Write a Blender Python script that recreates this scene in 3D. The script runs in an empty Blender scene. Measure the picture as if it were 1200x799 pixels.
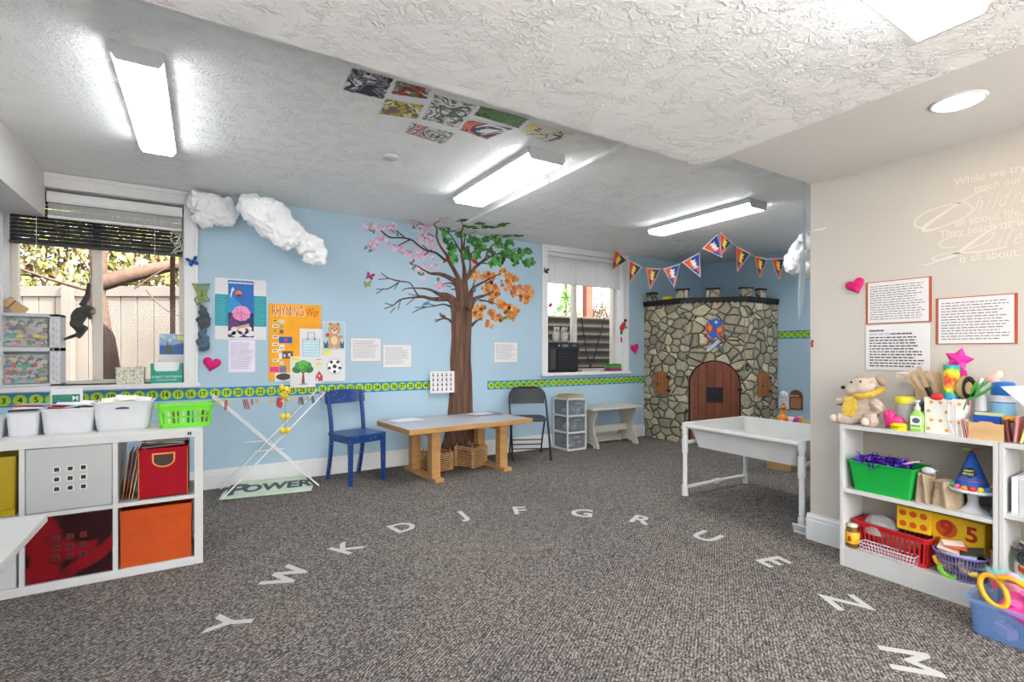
import bpy, bmesh, math, random
from mathutils import Matrix, Vector, Euler
from math import pi, sin, cos, radians as R
scene = bpy.context.scene
COL = scene.collection
RND = random.Random(7)

# ------------------------------------------------------------ camera, sky, sun, exposure
cam_d = bpy.data.cameras.new('camera'); cam = bpy.data.objects.new('camera', cam_d); COL.objects.link(cam)
cam.location = (0, 0, 1.205); cam.rotation_euler = (R(90), 0, R(-31.58))
cam_d.sensor_width = 36; cam_d.lens = 17.67; cam_d.shift_y = 0.0104; cam_d.clip_start = .02
scene.camera = cam
scene.view_settings.view_transform = 'Standard'; scene.view_settings.look = 'None'
scene.view_settings.gamma = 1; scene.view_settings.use_curve_mapping = False
scene.view_settings.exposure = 1.42
LAMP = 9.0        # radiance of the fluorescent diffusers
w = bpy.data.worlds.new('world'); scene.world = w; w.use_nodes = True
nt = w.node_tree; bg = nt.nodes['Background']
sky = nt.nodes.new('ShaderNodeTexSky'); sky.sky_type = 'NISHITA'; sky.sun_disc = False
sky.sun_elevation = R(48); sky.sun_rotation = R(200); sky.air_density = 1.0; sky.dust_density = 3.0
hs = nt.nodes.new('ShaderNodeHueSaturation'); hs.inputs['Saturation'].default_value = .35
nt.links.new(sky.outputs[0], hs.inputs['Color']); nt.links.new(hs.outputs[0], bg.inputs[0]); bg.inputs[1].default_value = .45
sd = bpy.data.lights.new('sun', 'SUN'); sun = bpy.data.objects.new('sun', sd); COL.objects.link(sun)
sd.energy = 13.0; sd.angle = R(.6); sd.color = (1, .97, .93); sun.rotation_euler = Euler((R(44), 0, R(38)))
sun.location = (0, -6, 9)

# ------------------------------------------------------------ materials
def lin(h):
    h = h.lstrip('#'); o = []
    for i in (0, 2, 4):
        c = int(h[i:i+2], 16)/255; o.append(c/12.92 if c <= .04045 else ((c+.055)/1.055)**2.4)
    return (*o, 1)
def scale(c, k): return (min(1, c[0]*k), min(1, c[1]*k), min(1, c[2]*k), 1)
def newmat(name):
    m = bpy.data.materials.new(name); m.use_nodes = True
    return m, m.node_tree, m.node_tree.nodes['Principled BSDF']
def M(name, hexc, rough=.55, metal=0, var=.07, vs=9, bump=0, bs=80, alpha=1, trans=0, emit=0, spec=.4, stretch=None, sheen=0):
    m, t, p = newmat(name); N = t.nodes.new; L = t.links.new
    c = lin(hexc)
    tc = N('ShaderNodeTexCoord'); src = tc.outputs['Object']
    if stretch:
        mp = N('ShaderNodeMapping'); mp.inputs['Scale'].default_value = stretch; L(src, mp.inputs[0]); src = mp.outputs[0]
    n = N('ShaderNodeTexNoise'); n.inputs['Scale'].default_value = vs; n.inputs['Detail'].default_value = 4; L(src, n.inputs[0])
    r = N('ShaderNodeValToRGB'); r.color_ramp.elements[0].position = .3; r.color_ramp.elements[1].position = .7
    r.color_ramp.elements[0].color = scale(c, 1-var); r.color_ramp.elements[1].color = scale(c, 1+var)
    L(n.outputs[0], r.inputs[0]); L(r.outputs[0], p.inputs['Base Color'])
    p.inputs['Roughness'].default_value = rough; p.inputs['Metallic'].default_value = metal
    p.inputs['Specular IOR Level'].default_value = spec
    p.inputs['Alpha'].default_value = alpha
    if trans: p.inputs['Transmission Weight'].default_value = trans
    if sheen: p.inputs['Sheen Weight'].default_value = sheen
    if emit:
        L(r.outputs[0], p.inputs['Emission Color']); p.inputs['Emission Strength'].default_value = emit
    if bump:
        n2 = N('ShaderNodeTexNoise'); n2.inputs['Scale'].default_value = bs; n2.inputs['Detail'].default_value = 3; L(src, n2.inputs[0])
        b = N('ShaderNodeBump'); b.inputs['Strength'].default_value = bump; b.inputs['Distance'].default_value = .01
        L(n2.outputs[0], b.inputs['Height']); L(b.outputs[0], p.inputs['Normal'])
    return m
def ceiling_mat(name, hexc, bump=.5, sc=16):
    m, t, p = newmat(name); N = t.nodes.new; L = t.links.new
    c = lin(hexc); tc = N('ShaderNodeTexCoord')
    p.inputs['Roughness'].default_value = .75; p.inputs['Specular IOR Level'].default_value = .25
    n0 = N('ShaderNodeTexNoise'); n0.inputs['Scale'].default_value = 1.3; L(tc.outputs['Object'], n0.inputs[0])
    r0 = N('ShaderNodeValToRGB'); r0.color_ramp.elements[0].color = scale(c, .96); r0.color_ramp.elements[1].color = scale(c, 1.04)
    L(n0.outputs[0], r0.inputs[0]); L(r0.outputs[0], p.inputs['Base Color'])
    n1 = N('ShaderNodeTexNoise'); n1.inputs['Scale'].default_value = sc; n1.inputs['Detail'].default_value = 5; n1.inputs['Roughness'].default_value = .6; n1.inputs['Distortion'].default_value = .25
    L(tc.outputs['Object'], n1.inputs[0])
    # thin raised ridges where the noise crosses its middle
    s = N('ShaderNodeMath'); s.operation = 'SUBTRACT'; s.inputs[1].default_value = .5; L(n1.outputs[0], s.inputs[0])
    a = N('ShaderNodeMath'); a.operation = 'ABSOLUTE'; L(s.outputs[0], a.inputs[0])
    r1 = N('ShaderNodeValToRGB'); r1.color_ramp.elements[0].color = (1,1,1,1); r1.color_ramp.elements[1].position = .085; r1.color_ramp.elements[1].color = (0,0,0,1)
    L(a.outputs[0], r1.inputs[0])
    n3 = N('ShaderNodeTexNoise'); n3.inputs['Scale'].default_value = sc*.45; L(tc.outputs['Object'], n3.inputs[0])
    r3 = N('ShaderNodeValToRGB'); r3.color_ramp.elements[0].position = .44; r3.color_ramp.elements[1].position = .62; L(n3.outputs[0], r3.inputs[0])
    mm = N('ShaderNodeMath'); mm.operation = 'MULTIPLY'; L(r1.outputs[0], mm.inputs[0]); L(r3.outputs[0], mm.inputs[1])
    n2 = N('ShaderNodeTexNoise'); n2.inputs['Scale'].default_value = sc*3; n2.inputs['Detail'].default_value = 3; L(tc.outputs['Object'], n2.inputs[0])
    m2 = N('ShaderNodeMath'); m2.operation = 'MULTIPLY_ADD'; m2.inputs[1].default_value = .5; L(n2.outputs[0], m2.inputs[0]); L(mm.outputs[0], m2.inputs[2])
    b = N('ShaderNodeBump'); b.inputs['Strength'].default_value = bump; b.inputs['Distance'].default_value = .012
    L(m2.outputs[0], b.inputs['Height']); L(b.outputs[0], p.inputs['Normal'])
    return m
def carpet_mat():
    m, t, p = newmat('carpet'); N = t.nodes.new; L = t.links.new
    tc = N('ShaderNodeTexCoord'); p.inputs['Roughness'].default_value = .95; p.inputs['Specular IOR Level'].default_value = .1
    mr = N('ShaderNodeMapping'); mr.inputs['Rotation'].default_value = (0, 0, R(-36)); L(tc.outputs['Object'], mr.inputs[0]); mp = N('ShaderNodeMapping'); mp.inputs['Scale'].default_value = (.62, 1, 1); L(mr.outputs[0], mp.inputs[0])
    wv = N('ShaderNodeTexWave'); wv.bands_direction = 'Y'; wv.inputs['Scale'].default_value = 23; wv.inputs['Distortion'].default_value = 1.2; wv.inputs['Detail Scale'].default_value = 8; L(mr.outputs[0], wv.inputs[0]); ww = N('ShaderNodeMath'); ww.operation = 'MULTIPLY'; ww.inputs[1].default_value = .17; L(wv.outputs[1], ww.inputs[0])
    v = N('ShaderNodeTexVoronoi'); v.inputs['Scale'].default_value = 150; v.inputs['Randomness'].default_value = .45; L(mp.outputs[0], v.inputs[0])
    n = N('ShaderNodeTexNoise'); n.inputs['Scale'].default_value = 210; n.inputs['Detail'].default_value = 3; n.inputs['Roughness'].default_value = .6; L(tc.outputs['Object'], n.inputs[0])
    sep = N('ShaderNodeSeparateColor'); L(v.outputs['Color'], sep.inputs[0])
    dm = N('ShaderNodeMath'); dm.operation = 'MULTIPLY_ADD'; dm.inputs[1].default_value = -.65; L(ww.outputs[0], dm.inputs[2]); L(v.outputs['Distance'], dm.inputs[0]); a0 = N('ShaderNodeMath'); a0.operation = 'MULTIPLY_ADD'; a0.inputs[1].default_value = .38; L(sep.outputs[0], a0.inputs[0]); L(dm.outputs[0], a0.inputs[2]); a = N('ShaderNodeMath'); a.operation = 'ADD'; L(a0.outputs[0], a.inputs[0])
    h = N('ShaderNodeMath'); h.operation = 'MULTIPLY'; h.inputs[1].default_value = .62; L(n.outputs[0], h.inputs[0]); L(h.outputs[0], a.inputs[1])
    r = N('ShaderNodeValToRGB'); e = r.color_ramp.elements
    e[0].position = .08; e[0].color = lin('#3d3a38'); e[1].position = .64; e[1].color = lin('#b5afa9')
    e2 = r.color_ramp.elements.new(.37); e2.color = lin('#7d7772')
    L(a.outputs[0], r.inputs[0])
    n2 = N('ShaderNodeTexNoise'); n2.inputs['Scale'].default_value = 1.1; n2.inputs['Detail'].default_value = 3; L(tc.outputs['Object'], n2.inputs[0])
    r2 = N('ShaderNodeValToRGB'); r2.color_ramp.elements[0].position = .35; r2.color_ramp.elements[0].color = (.86,.86,.88,1); r2.color_ramp.elements[1].position = .65; r2.color_ramp.elements[1].color = (1,.975,.95,1); L(n2.outputs[0], r2.inputs[0])
    mx = N('ShaderNodeMix'); mx.data_type = 'RGBA'; mx.blend_type = 'MULTIPLY'; mx.inputs[0].default_value = 1; L(r.outputs[0], mx.inputs[6]); L(r2.outputs[0], mx.inputs[7])
    L(mx.outputs[2], p.inputs['Base Color'])
    b = N('ShaderNodeBump'); b.inputs['Strength'].default_value = .5; b.inputs['Distance'].default_value = .006; L(a.outputs[0], b.inputs['Height']); L(b.outputs[0], p.inputs['Normal'])
    return m
def stone_mat():
    m, t, p = newmat('field_stone'); N = t.nodes.new; L = t.links.new
    tc = N('ShaderNodeTexCoord'); p.inputs['Roughness'].default_value = .7; p.inputs['Specular IOR Level'].default_value = .3
    nw = N('ShaderNodeTexNoise'); nw.inputs['Scale'].default_value = 3.5; nw.inputs['Detail'].default_value = 2; L(tc.outputs['Object'], nw.inputs[0])
    mixv = N('ShaderNodeMix'); mixv.data_type = 'RGBA'; mixv.inputs[0].default_value = .12; L(tc.outputs['Object'], mixv.inputs[6]); L(nw.outputs['Color'], mixv.inputs[7])
    mp = N('ShaderNodeMapping'); mp.inputs['Scale'].default_value = (1, 1, 1.3); L(mixv.outputs[2], mp.inputs[0])
    vc = N('ShaderNodeTexVoronoi'); vc.inputs['Scale'].default_value = 7.6; L(mp.outputs[0], vc.inputs[0])
    ve = N('ShaderNodeTexVoronoi'); ve.feature = 'DISTANCE_TO_EDGE'; ve.inputs['Scale'].default_value = 7.6; L(mp.outputs[0], ve.inputs[0])
    sep = N('ShaderNodeSeparateColor'); L(vc.outputs['Color'], sep.inputs[0])
    cr = N('ShaderNodeValToRGB'); cr.color_ramp.interpolation = 'LINEAR'; e = cr.color_ramp.elements
    e[0].color = lin('#a39a88'); e[1].color = lin('#e8dcc0')
    for pos, c in ((.2, '#bfb296'), (.4, '#9a9686'), (.6, '#d6c8a8'), (.8, '#b7b29c')):
        x = cr.color_ramp.elements.new(pos); x.color = lin(c)
    L(sep.outputs[0], cr.inputs[0])
    n = N('ShaderNodeTexNoise'); n.inputs['Scale'].default_value = 26; n.inputs['Detail'].default_value = 6; n.inputs['Roughness'].default_value = .7; L(tc.outputs['Object'], n.inputs[0])
    rn = N('ShaderNodeValToRGB'); rn.color_ramp.elements[0].position = .3; rn.color_ramp.elements[0].color = (.68,.66,.62,1); rn.color_ramp.elements[1].position = .65; rn.color_ramp.elements[1].color = (1.0,1.0,1.0,1); L(n.outputs[0], rn.inputs[0])
    mx = N('ShaderNodeMix'); mx.data_type = 'RGBA'; mx.blend_type = 'MULTIPLY'; mx.inputs[0].default_value = 1; L(cr.outputs[0], mx.inputs[6]); L(rn.outputs[0], mx.inputs[7])
    re = N('ShaderNodeValToRGB'); re.color_ramp.elements[0].position = .012; re.color_ramp.elements[1].position = .05; L(ve.outputs['Distance'], re.inputs[0])
    m2 = N('ShaderNodeMix'); m2.data_type = 'RGBA'; L(re.outputs[0], m2.inputs[0]); m2.inputs[6].default_value = lin('#24211b'); L(mx.outputs[2], m2.inputs[7])
    L(m2.outputs[2], p.inputs['Base Color'])
    rh = N('ShaderNodeValToRGB'); rh.color_ramp.elements[1].position = .14; L(ve.outputs['Distance'], rh.inputs[0])
    ad = N('ShaderNodeMath'); ad.operation = 'MULTIPLY_ADD'; ad.inputs[1].default_value = .45; L(n.outputs[0], ad.inputs[0]); L(rh.outputs[0], ad.inputs[2])
    b = N('ShaderNodeBump'); b.inputs['Strength'].default_value = .9; b.inputs['Distance'].default_value = .03; L(ad.outputs[0], b.inputs['Height']); L(b.outputs[0], p.inputs['Normal'])
    return m
def chipped_mat(name, base, chip, thr=.66, sc=60):
    m, t, p = newmat(name); N = t.nodes.new; L = t.links.new
    tc = N('ShaderNodeTexCoord'); n = N('ShaderNodeTexNoise'); n.inputs['Scale'].default_value = sc; n.inputs['Detail'].default_value = 2; L(tc.outputs['Object'], n.inputs[0])
    r = N('ShaderNodeValToRGB'); r.color_ramp.elements[0].position = thr; r.color_ramp.elements[0].color = lin(base); r.color_ramp.elements[1].position = thr+.03; r.color_ramp.elements[1].color = lin(chip)
    L(n.outputs[0], r.inputs[0]); L(r.outputs[0], p.inputs['Base Color']); p.inputs['Roughness'].default_value = .35
    return m
def speckle_mat(name, base, cols, sc=120, rough=.6, alpha=1):
    m, t, p = newmat(name); N = t.nodes.new; L = t.links.new
    tc = N('ShaderNodeTexCoord'); v = N('ShaderNodeTexVoronoi'); v.inputs['Scale'].default_value = sc; L(tc.outputs['Object'], v.inputs[0])
    s = N('ShaderNodeSeparateColor'); L(v.outputs['Color'], s.inputs[0])
    r = N('ShaderNodeValToRGB'); r.color_ramp.interpolation = 'CONSTANT'; r.color_ramp.elements[0].color = lin(base); r.color_ramp.elements[1].position = .5; r.color_ramp.elements[1].color = lin(cols[0])
    for i, c in enumerate(cols[1:]): x = r.color_ramp.elements.new(.5+.5*(i+1)/len(cols)); x.color = lin(c)
    L(s.outputs[0], r.inputs[0]); L(r.outputs[0], p.inputs['Base Color']); p.inputs['Roughness'].default_value = rough; p.inputs['Alpha'].default_value = alpha
    return m
def paint_mat(name, cols, sc=9, dist=1.5, seed=0):
    """blotchy finger painting: bands of poster paint"""
    m, t, p = newmat(name); N = t.nodes.new; L = t.links.new
    tc = N('ShaderNodeTexCoord'); mp = N('ShaderNodeMapping'); mp.inputs['Location'].default_value = (seed*3.1, seed*1.7, seed*.9); L(tc.outputs['Object'], mp.inputs[0])
    n = N('ShaderNodeTexNoise'); n.inputs['Scale'].default_value = sc; n.inputs['Detail'].default_value = 3; n.inputs['Distortion'].default_value = dist; L(mp.outputs[0], n.inputs[0])
    r = N('ShaderNodeValToRGB'); r.color_ramp.interpolation = 'CONSTANT'; k = len(cols)
    r.color_ramp.elements[0].color = lin(cols[0]); r.color_ramp.elements[1].position = .36; r.color_ramp.elements[1].color = lin(cols[1])
    for i, c in enumerate(cols[2:]): x = r.color_ramp.elements.new(.36+.28*(i+1)/(k-1)); x.color = lin(c)
    L(n.outputs[0], r.inputs[0]); L(r.outputs[0], p.inputs['Base Color']); p.inputs['Roughness'].default_value = .6
    return m
def smoke_mat(name, c0, c1, sc=5):
    m = paint_mat(name, [c0, c0, c0, c0, c1], sc, .6, 3); m.node_tree.nodes['Principled BSDF'].inputs['Roughness'].default_value = .12
    for n in m.node_tree.nodes:
        if n.type == 'VALTORGB': n.color_ramp.interpolation = 'EASE'
    return m
def glass_mat(name, tint='#ffffff', gl=.08, k=None):
    m = bpy.data.materials.new(name); m.use_nodes = True; t = m.node_tree; t.nodes.clear(); N = t.nodes.new; L = t.links.new
    o = N('ShaderNodeOutputMaterial'); tr = N('ShaderNodeBsdfTransparent'); tr.inputs[0].default_value = lin(tint)
    g = N('ShaderNodeBsdfGlossy'); g.inputs['Roughness'].default_value = .06
    lw = N('ShaderNodeLayerWeight'); lw.inputs[0].default_value = .25; mu = N('ShaderNodeMath'); mu.operation = 'MULTIPLY'; mu.inputs[1].default_value = gl*4; L(lw.outputs['Fresnel'], mu.inputs[0])
    mx = N('ShaderNodeMixShader'); L(mu.outputs[0], mx.inputs[0]); L(tr.outputs[0], mx.inputs[1]); L(g.outputs[0], mx.inputs[2]); L(mx.outputs[0], o.inputs[0])
    return m
def plastic_clear(name, hexc, alpha=.45, rough=.2):
    m, t, p = newmat(name); N = t.nodes.new; L = t.links.new
    tc = N('ShaderNodeTexCoord'); n = N('ShaderNodeTexNoise'); n.inputs['Scale'].default_value = 6; L(tc.outputs['Object'], n.inputs[0])
    r = N('ShaderNodeValToRGB'); r.color_ramp.elements[0].color = scale(lin(hexc), .92); r.color_ramp.elements[1].color = scale(lin(hexc), 1.08); L(n.outputs[0], r.inputs[0]); L(r.outputs[0], p.inputs['Base Color'])
    p.inputs['Alpha'].default_value = alpha; p.inputs['Roughness'].default_value = rough
    return m

# ------------------------------------------------------------ mesh builder
class MB:
    def __init__(s, mat=None):
        s.v = []; s.f = []; s.fm = []; s.fs = []; s.mats = []; s.mi = 0; s.T = Matrix.Identity(4)
        if mat: s.m(mat)
    def m(s, mat):
        if mat not in s.mats: s.mats.append(mat)
        s.mi = s.mats.index(mat); return s
    def at(s, loc=(0,0,0), rot=(0,0,0), sc=1):
        s.T = Matrix.LocRotScale(Vector(loc), Euler(rot), Vector((sc,)*3 if not hasattr(sc, '__len__') else sc)); return s
    def add(s, vs, fs, smooth=False):
        b = len(s.v); T = s.T
        s.v += [tuple(T @ Vector(p)) for p in vs]
        for f in fs: s.f.append([i+b for i in f]); s.fm.append(s.mi); s.fs.append(smooth)
        return s
    def box(s, x0, x1, y0, y1, z0, z1):
        vs = [(x0,y0,z0),(x1,y0,z0),(x1,y1,z0),(x0,y1,z0),(x0,y0,z1),(x1,y0,z1),(x1,y1,z1),(x0,y1,z1)]
        return s.add(vs, [(0,3,2,1),(4,5,6,7),(0,1,5,4),(1,2,6,5),(2,3,7,6),(3,0,4,7)])
    def cbox(s, c, d, rot=None):
        o = s.T
        if rot is not None: s.T = o @ Matrix.LocRotScale(Vector(c), Euler(rot), None); c = (0,0,0)
        s.box(c[0]-d[0]/2, c[0]+d[0]/2, c[1]-d[1]/2, c[1]+d[1]/2, c[2]-d[2]/2, c[2]+d[2]/2); s.T = o; return s
    def prism(s, pts, a, b, axis='y'):
        """2D outline extruded from a to b along an axis"""
        n = len(pts)
        def P(p, h): return (p[0], h, p[1]) if axis == 'y' else ((h, p[0], p[1]) if axis == 'x' else (p[0], p[1], h))
        vs = [P(p, a) for p in pts]+[P(p, b) for p in pts]
        fs = [list(range(n)), list(range(2*n-1, n-1, -1))]+[(i, (i+1) % n, n+(i+1) % n, n+i) for i in range(n)]
        return s.add(vs, fs)
    def loft(s, loops, smooth=True, cap0=True, cap1=True, closed=True):
        n = len(loops[0]); vs = [p for l in loops for p in l]; fs = []
        for k in range(len(loops)-1):
            for i in range(n if closed else n-1):
                j = (i+1) % n; fs.append((k*n+i, k*n+j, (k+1)*n+j, (k+1)*n+i))
        s.add(vs, fs, smooth)
        if cap0: s.add(loops[0], [list(range(n-1, -1, -1))])
        if cap1: s.add(loops[-1], [list(range(n))])
        return s
    def tube(s, pts, r, seg=8, smooth=True, closed=False):
        P = [Vector(p) for p in pts]; n = len(P); rr = r if hasattr(r, '__len__') else [r]*n
        loops = []; up = None
        for i in range(n):
            if closed: d = (P[(i+1) % n]-P[i-1])
            else: d = (P[min(i+1, n-1)]-P[max(i-1, 0)])
            if d.length < 1e-9: d = Vector((0,0,1))
            d.normalize()
            if up is None:
                up = Vector((0,0,1)) if abs(d.z) < .9 else Vector((1,0,0))
            a = d.cross(up)
            if a.length < 1e-6: a = d.cross(Vector((0,1,0)))
            a.normalize(); b = a.cross(d).normalized(); up = b
            loops.append([tuple(P[i]+a*(cos(2*pi*k/seg)*rr[i])+b*(sin(2*pi*k/seg)*rr[i])) for k in range(seg)])
        if closed: loops.append(loops[0])
        return s.loft(loops, smooth, not closed, not closed)
    def cyl(s, p0, p1, r0, r1=None, seg=16): return s.tube([p0, p1], [r0, r0 if r1 is None else r1], seg)
    def lathe(s, prof, c=(0,0,0), seg=20, sx=1, sy=1, smooth=True):
        loops = [[(c[0]+cos(2*pi*k/seg)*r*sx, c[1]+sin(2*pi*k/seg)*r*sy, c[2]+z) for k in range(seg)] for r, z in prof]
        return s.loft(loops, smooth)
    def ball(s, c, r, seg=12, rings=8, rot=None):
        if not hasattr(r, '__len__'): r = (r, r, r)
        o = s.T
        if rot is not None: s.T = o @ Matrix.LocRotScale(Vector(c), Euler(rot), None); c = (0,0,0)
        loops = []
        for i in range(1, rings):
            a = pi*i/rings
            loops.append([(c[0]+sin(a)*cos(2*pi*k/seg)*r[0], c[1]+sin(a)*sin(2*pi*k/seg)*r[1], c[2]-cos(a)*r[2]) for k in range(seg)])
        n = seg; vs = [p for l in loops for p in l]; fs = []
        for k in range(len(loops)-1):
            for i in range(n): j = (i+1) % n; fs.append((k*n+i, k*n+j, (k+1)*n+j, (k+1)*n+i))
        b = len(vs); vs += [(c[0], c[1], c[2]-r[2]), (c[0], c[1], c[2]+r[2])]; m = (len(loops)-1)*n
        for i in range(n): fs.append((b, (i+1) % n, i)); fs.append((b+1, m+i, m+(i+1) % n))
        s.add(vs, fs, True); s.T = o; return s
    def rr(s, secs, seg=4, smooth=False, cap0=True, cap1=True):
        """stack of rounded rectangles (w, d, z, r[, cx, cy])"""
        loops = []
        for q in secs:
            w_, d_, z, r = q[:4]; cx, cy = (q[4], q[5]) if len(q) > 4 else (0, 0); r = min(r, w_/2-1e-4, d_/2-1e-4); l = []
            for qx, qy, a0 in ((1,1,0),(-1,1,90),(-1,-1,180),(1,-1,270)):
                for k in range(seg+1):
                    a = R(a0+90*k/seg); l.append((cx+qx*(w_/2-r)+r*cos(a), cy+qy*(d_/2-r)+r*sin(a), z))
            loops.append(l)
        return s.loft(loops, smooth, cap0, cap1)
    def tub(s, w0, d0, w1, d1, h, t=.003, r=.02, lip=.006, z0=0):
        """open-topped container with walls and a rim"""
        return s.rr([(w0, d0, z0, r), (w1, d1, z0+h-.008, r), (w1+2*lip, d1+2*lip, z0+h-.008, r), (w1+2*lip, d1+2*lip, z0+h, r), (w1-2*t, d1-2*t, z0+h, r), (w0-2*t, d0-2*t, z0+t*1.5, r)], smooth=False)
    def text(s, txt, x, z, h, y=0, align='C', bold=0, shear=0, ws=1, rot=0):
        vs, fs, w_ = text_geo(txt, bold, shear); ox = {'C': -w_/2, 'L': 0, 'R': -w_}[align]; out = []
        ca, sa = cos(rot), sin(rot)
        for a, b in vs:
            p, q = (a+ox)*h*ws, b*h; out.append((x+p*ca-q*sa, y, z+p*sa+q*ca))
        return s.add(out, fs)
    def lines(s, x0, x1, z1, z0, n, y, hh=.3, seed=1, ragged=.3):
        rg = random.Random(seed); p = (z1-z0)/n
        for i in range(n):
            x = x0; end = x1-(x1-x0)*rg.random()*ragged
            while x < end:
                wl = (x1-x0)*rg.uniform(.03, .11); e = min(x+wl, end); zc = z1-(i+.5)*p
                s.box(x, e, y-.0004, y, zc-p*hh/2, zc+p*hh/2); x = e+(x1-x0)*.018
        return s
    def build(s, name, parent=None, loc=(0,0,0), rot=(0,0,0), bevel=0, bseg=2, remesh=0, smooth_it=0, disp=0, dscale=.1, subd=0):
        me = bpy.data.meshes.new(name); me.from_pydata(s.v, [], s.f)
        for m_ in s.mats: me.materials.append(m_)
        me.polygons.foreach_set('material_index', s.fm); me.polygons.foreach_set('use_smooth', s.fs); me.update()
        bm = bmesh.new(); bm.from_mesh(me); bmesh.ops.recalc_face_normals(bm, faces=bm.faces[:]); bm.to_mesh(me); bm.free()
        o = bpy.data.objects.new(name, me); COL.objects.link(o); o.location = loc; o.rotation_euler = rot
        if parent: o.parent = parent
        if remesh:
            md = o.modifiers.new('remesh', 'REMESH'); md.mode = 'VOXEL'; md.voxel_size = remesh; md.use_smooth_shade = True
        if smooth_it:
            md = o.modifiers.new('smooth', 'SMOOTH'); md.iterations = smooth_it; md.factor = .6
        if disp:
            tx = bpy.data.textures.new(name+'_relief', 'CLOUDS'); tx.noise_scale = dscale; tx.noise_depth = 4
            md = o.modifiers.new('disp', 'DISPLACE'); md.texture = tx; md.strength = disp; md.mid_level = .5
        if bevel:
            md = o.modifiers.new('bevel', 'BEVEL'); md.width = bevel; md.segments = bseg; md.limit_method = 'ANGLE'; md.angle_limit = R(40)
        return o
TG = {}
def _tg(txt, bold, shear):
    cu = bpy.data.curves.new('lettering', 'FONT'); cu.body = txt; cu.size = 1; cu.offset = bold; cu.shear = shear; cu.resolution_u = 3
    o = bpy.data.objects.new('lettering', cu); COL.objects.link(o); bpy.context.view_layer.update()
    me = o.evaluated_get(bpy.context.evaluated_depsgraph_get()).to_mesh()
    vs = [(v.co.x, v.co.y) for v in me.vertices]; fs = [list(p.vertices) for p in me.polygons]
    o.evaluated_get(bpy.context.evaluated_depsgraph_get()).to_mesh_clear(); bpy.data.objects.remove(o); bpy.data.curves.remove(cu)
    return vs, fs
def text_geo(txt, bold=0, shear=0):
    if 'H' not in TG: TG['H'] = max(v[1] for v in _tg('H', 0, 0)[0])
    k = (txt, bold, shear)
    if k not in TG:
        vs, fs = _tg(txt, bold, shear); H = TG['H']; x0 = min(v[0] for v in vs)
        vs = [((a-x0)/H, b/H) for a, b in vs]; TG[k] = (vs, fs, max(v[0] for v in vs))
    return TG[k]
def thing(name, label, cat, loc=(0,0,0), rz=0, group=None, rot=None):
    o = bpy.data.objects.new(name, None); COL.objects.link(o); o.empty_display_size = .05
    o.location = loc; o.rotation_euler = rot if rot else (0, 0, rz); o['label'] = label; o['category'] = cat
    if group: o['group'] = group
    return o
def tag(o, label, cat, group=None, kind=None):
    o['label'] = label; o['category'] = cat
    if group: o['group'] = group
    if kind: o['kind'] = kind
    return o
def struct(o): o['kind'] = 'structure'; return o
def fix(mb):
    """a mesh builder whose origin should be the thing's own base: centre and lowest point"""
    xs = [p[0] for p in mb.v]; ys = [p[1] for p in mb.v]; zs = [p[2] for p in mb.v]
    c = ((min(xs)+max(xs))/2, (min(ys)+max(ys))/2, min(zs)); mb.v = [(p[0]-c[0], p[1]-c[1], p[2]-c[2]) for p in mb.v]; return c
def solo(mb, name, label, cat, group=None, kind=None, **kw):
    c = fix(mb); return tag(mb.build(name, loc=c, **kw), label, cat, group, kind)
def dup(root, loc, rz=None, label=None):
    r = root.copy(); COL.objects.link(r); r.location = loc
    if rz is not None: r.rotation_euler = (0, 0, rz)
    if label: r['label'] = label
    for ch in list(root.children):
        c = ch.copy(); COL.objects.link(c); c.parent = r
        for g in list(ch.children): d = g.copy(); COL.objects.link(d); d.parent = c
    return r
def arc(cx, cz, r, a0, a1, n=12, sx=1): return [(cx+cos(R(a0+(a1-a0)*i/n))*r*sx, cz+sin(R(a0+(a1-a0)*i/n))*r) for i in range(n+1)]
def smooth_path(pts, n=6):
    out = []; P = [pts[0]]+list(pts)+[pts[-1]]
    for i in range(1, len(P)-2):
        for k in range(n):
            t_ = k/n; out.append(tuple(.5*((2*P[i][j])+(-P[i-1][j]+P[i+1][j])*t_+(2*P[i-1][j]-5*P[i][j]+4*P[i+1][j]-P[i+2][j])*t_**2+(-P[i-1][j]+3*P[i][j]-3*P[i+1][j]+P[i+2][j])*t_**3) for j in range(len(pts[0]))))
    out.append(tuple(pts[-1])); return out

white = M('white_paint', '#dfdfdf', .45, var=.02)
whitep = M('white_plastic', '#cdced2', .4, var=.02)
lam = M('white_laminate', '#cbcac8', .45, var=.02)
blackp = M('black_plastic', '#1b1c1f', .45)
blackm = M('black_metal', '#26282c', .35, metal=.3)
paper = M('paper', '#e2dfe0', .8, var=.02)
ink = M('ink', '#3a3a40', .8)
greyink = M('pale_ink', '#8f8c90', .8)
black = M('black', '#101010', .6)
pine = M('pine', '#b98b55', .5, var=.16, vs=6, stretch=(1, 1, 6))
chrome = M('chrome', '#c9c9c9', .2, metal=1)
def C_(h, rough=.5, **k):
    key = 'c_%s_%s' % (h, rough)
    if key not in TG: TG[key] = M('colour_'+h.strip('#'), h, rough, **k)
    return TG[key]
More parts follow.
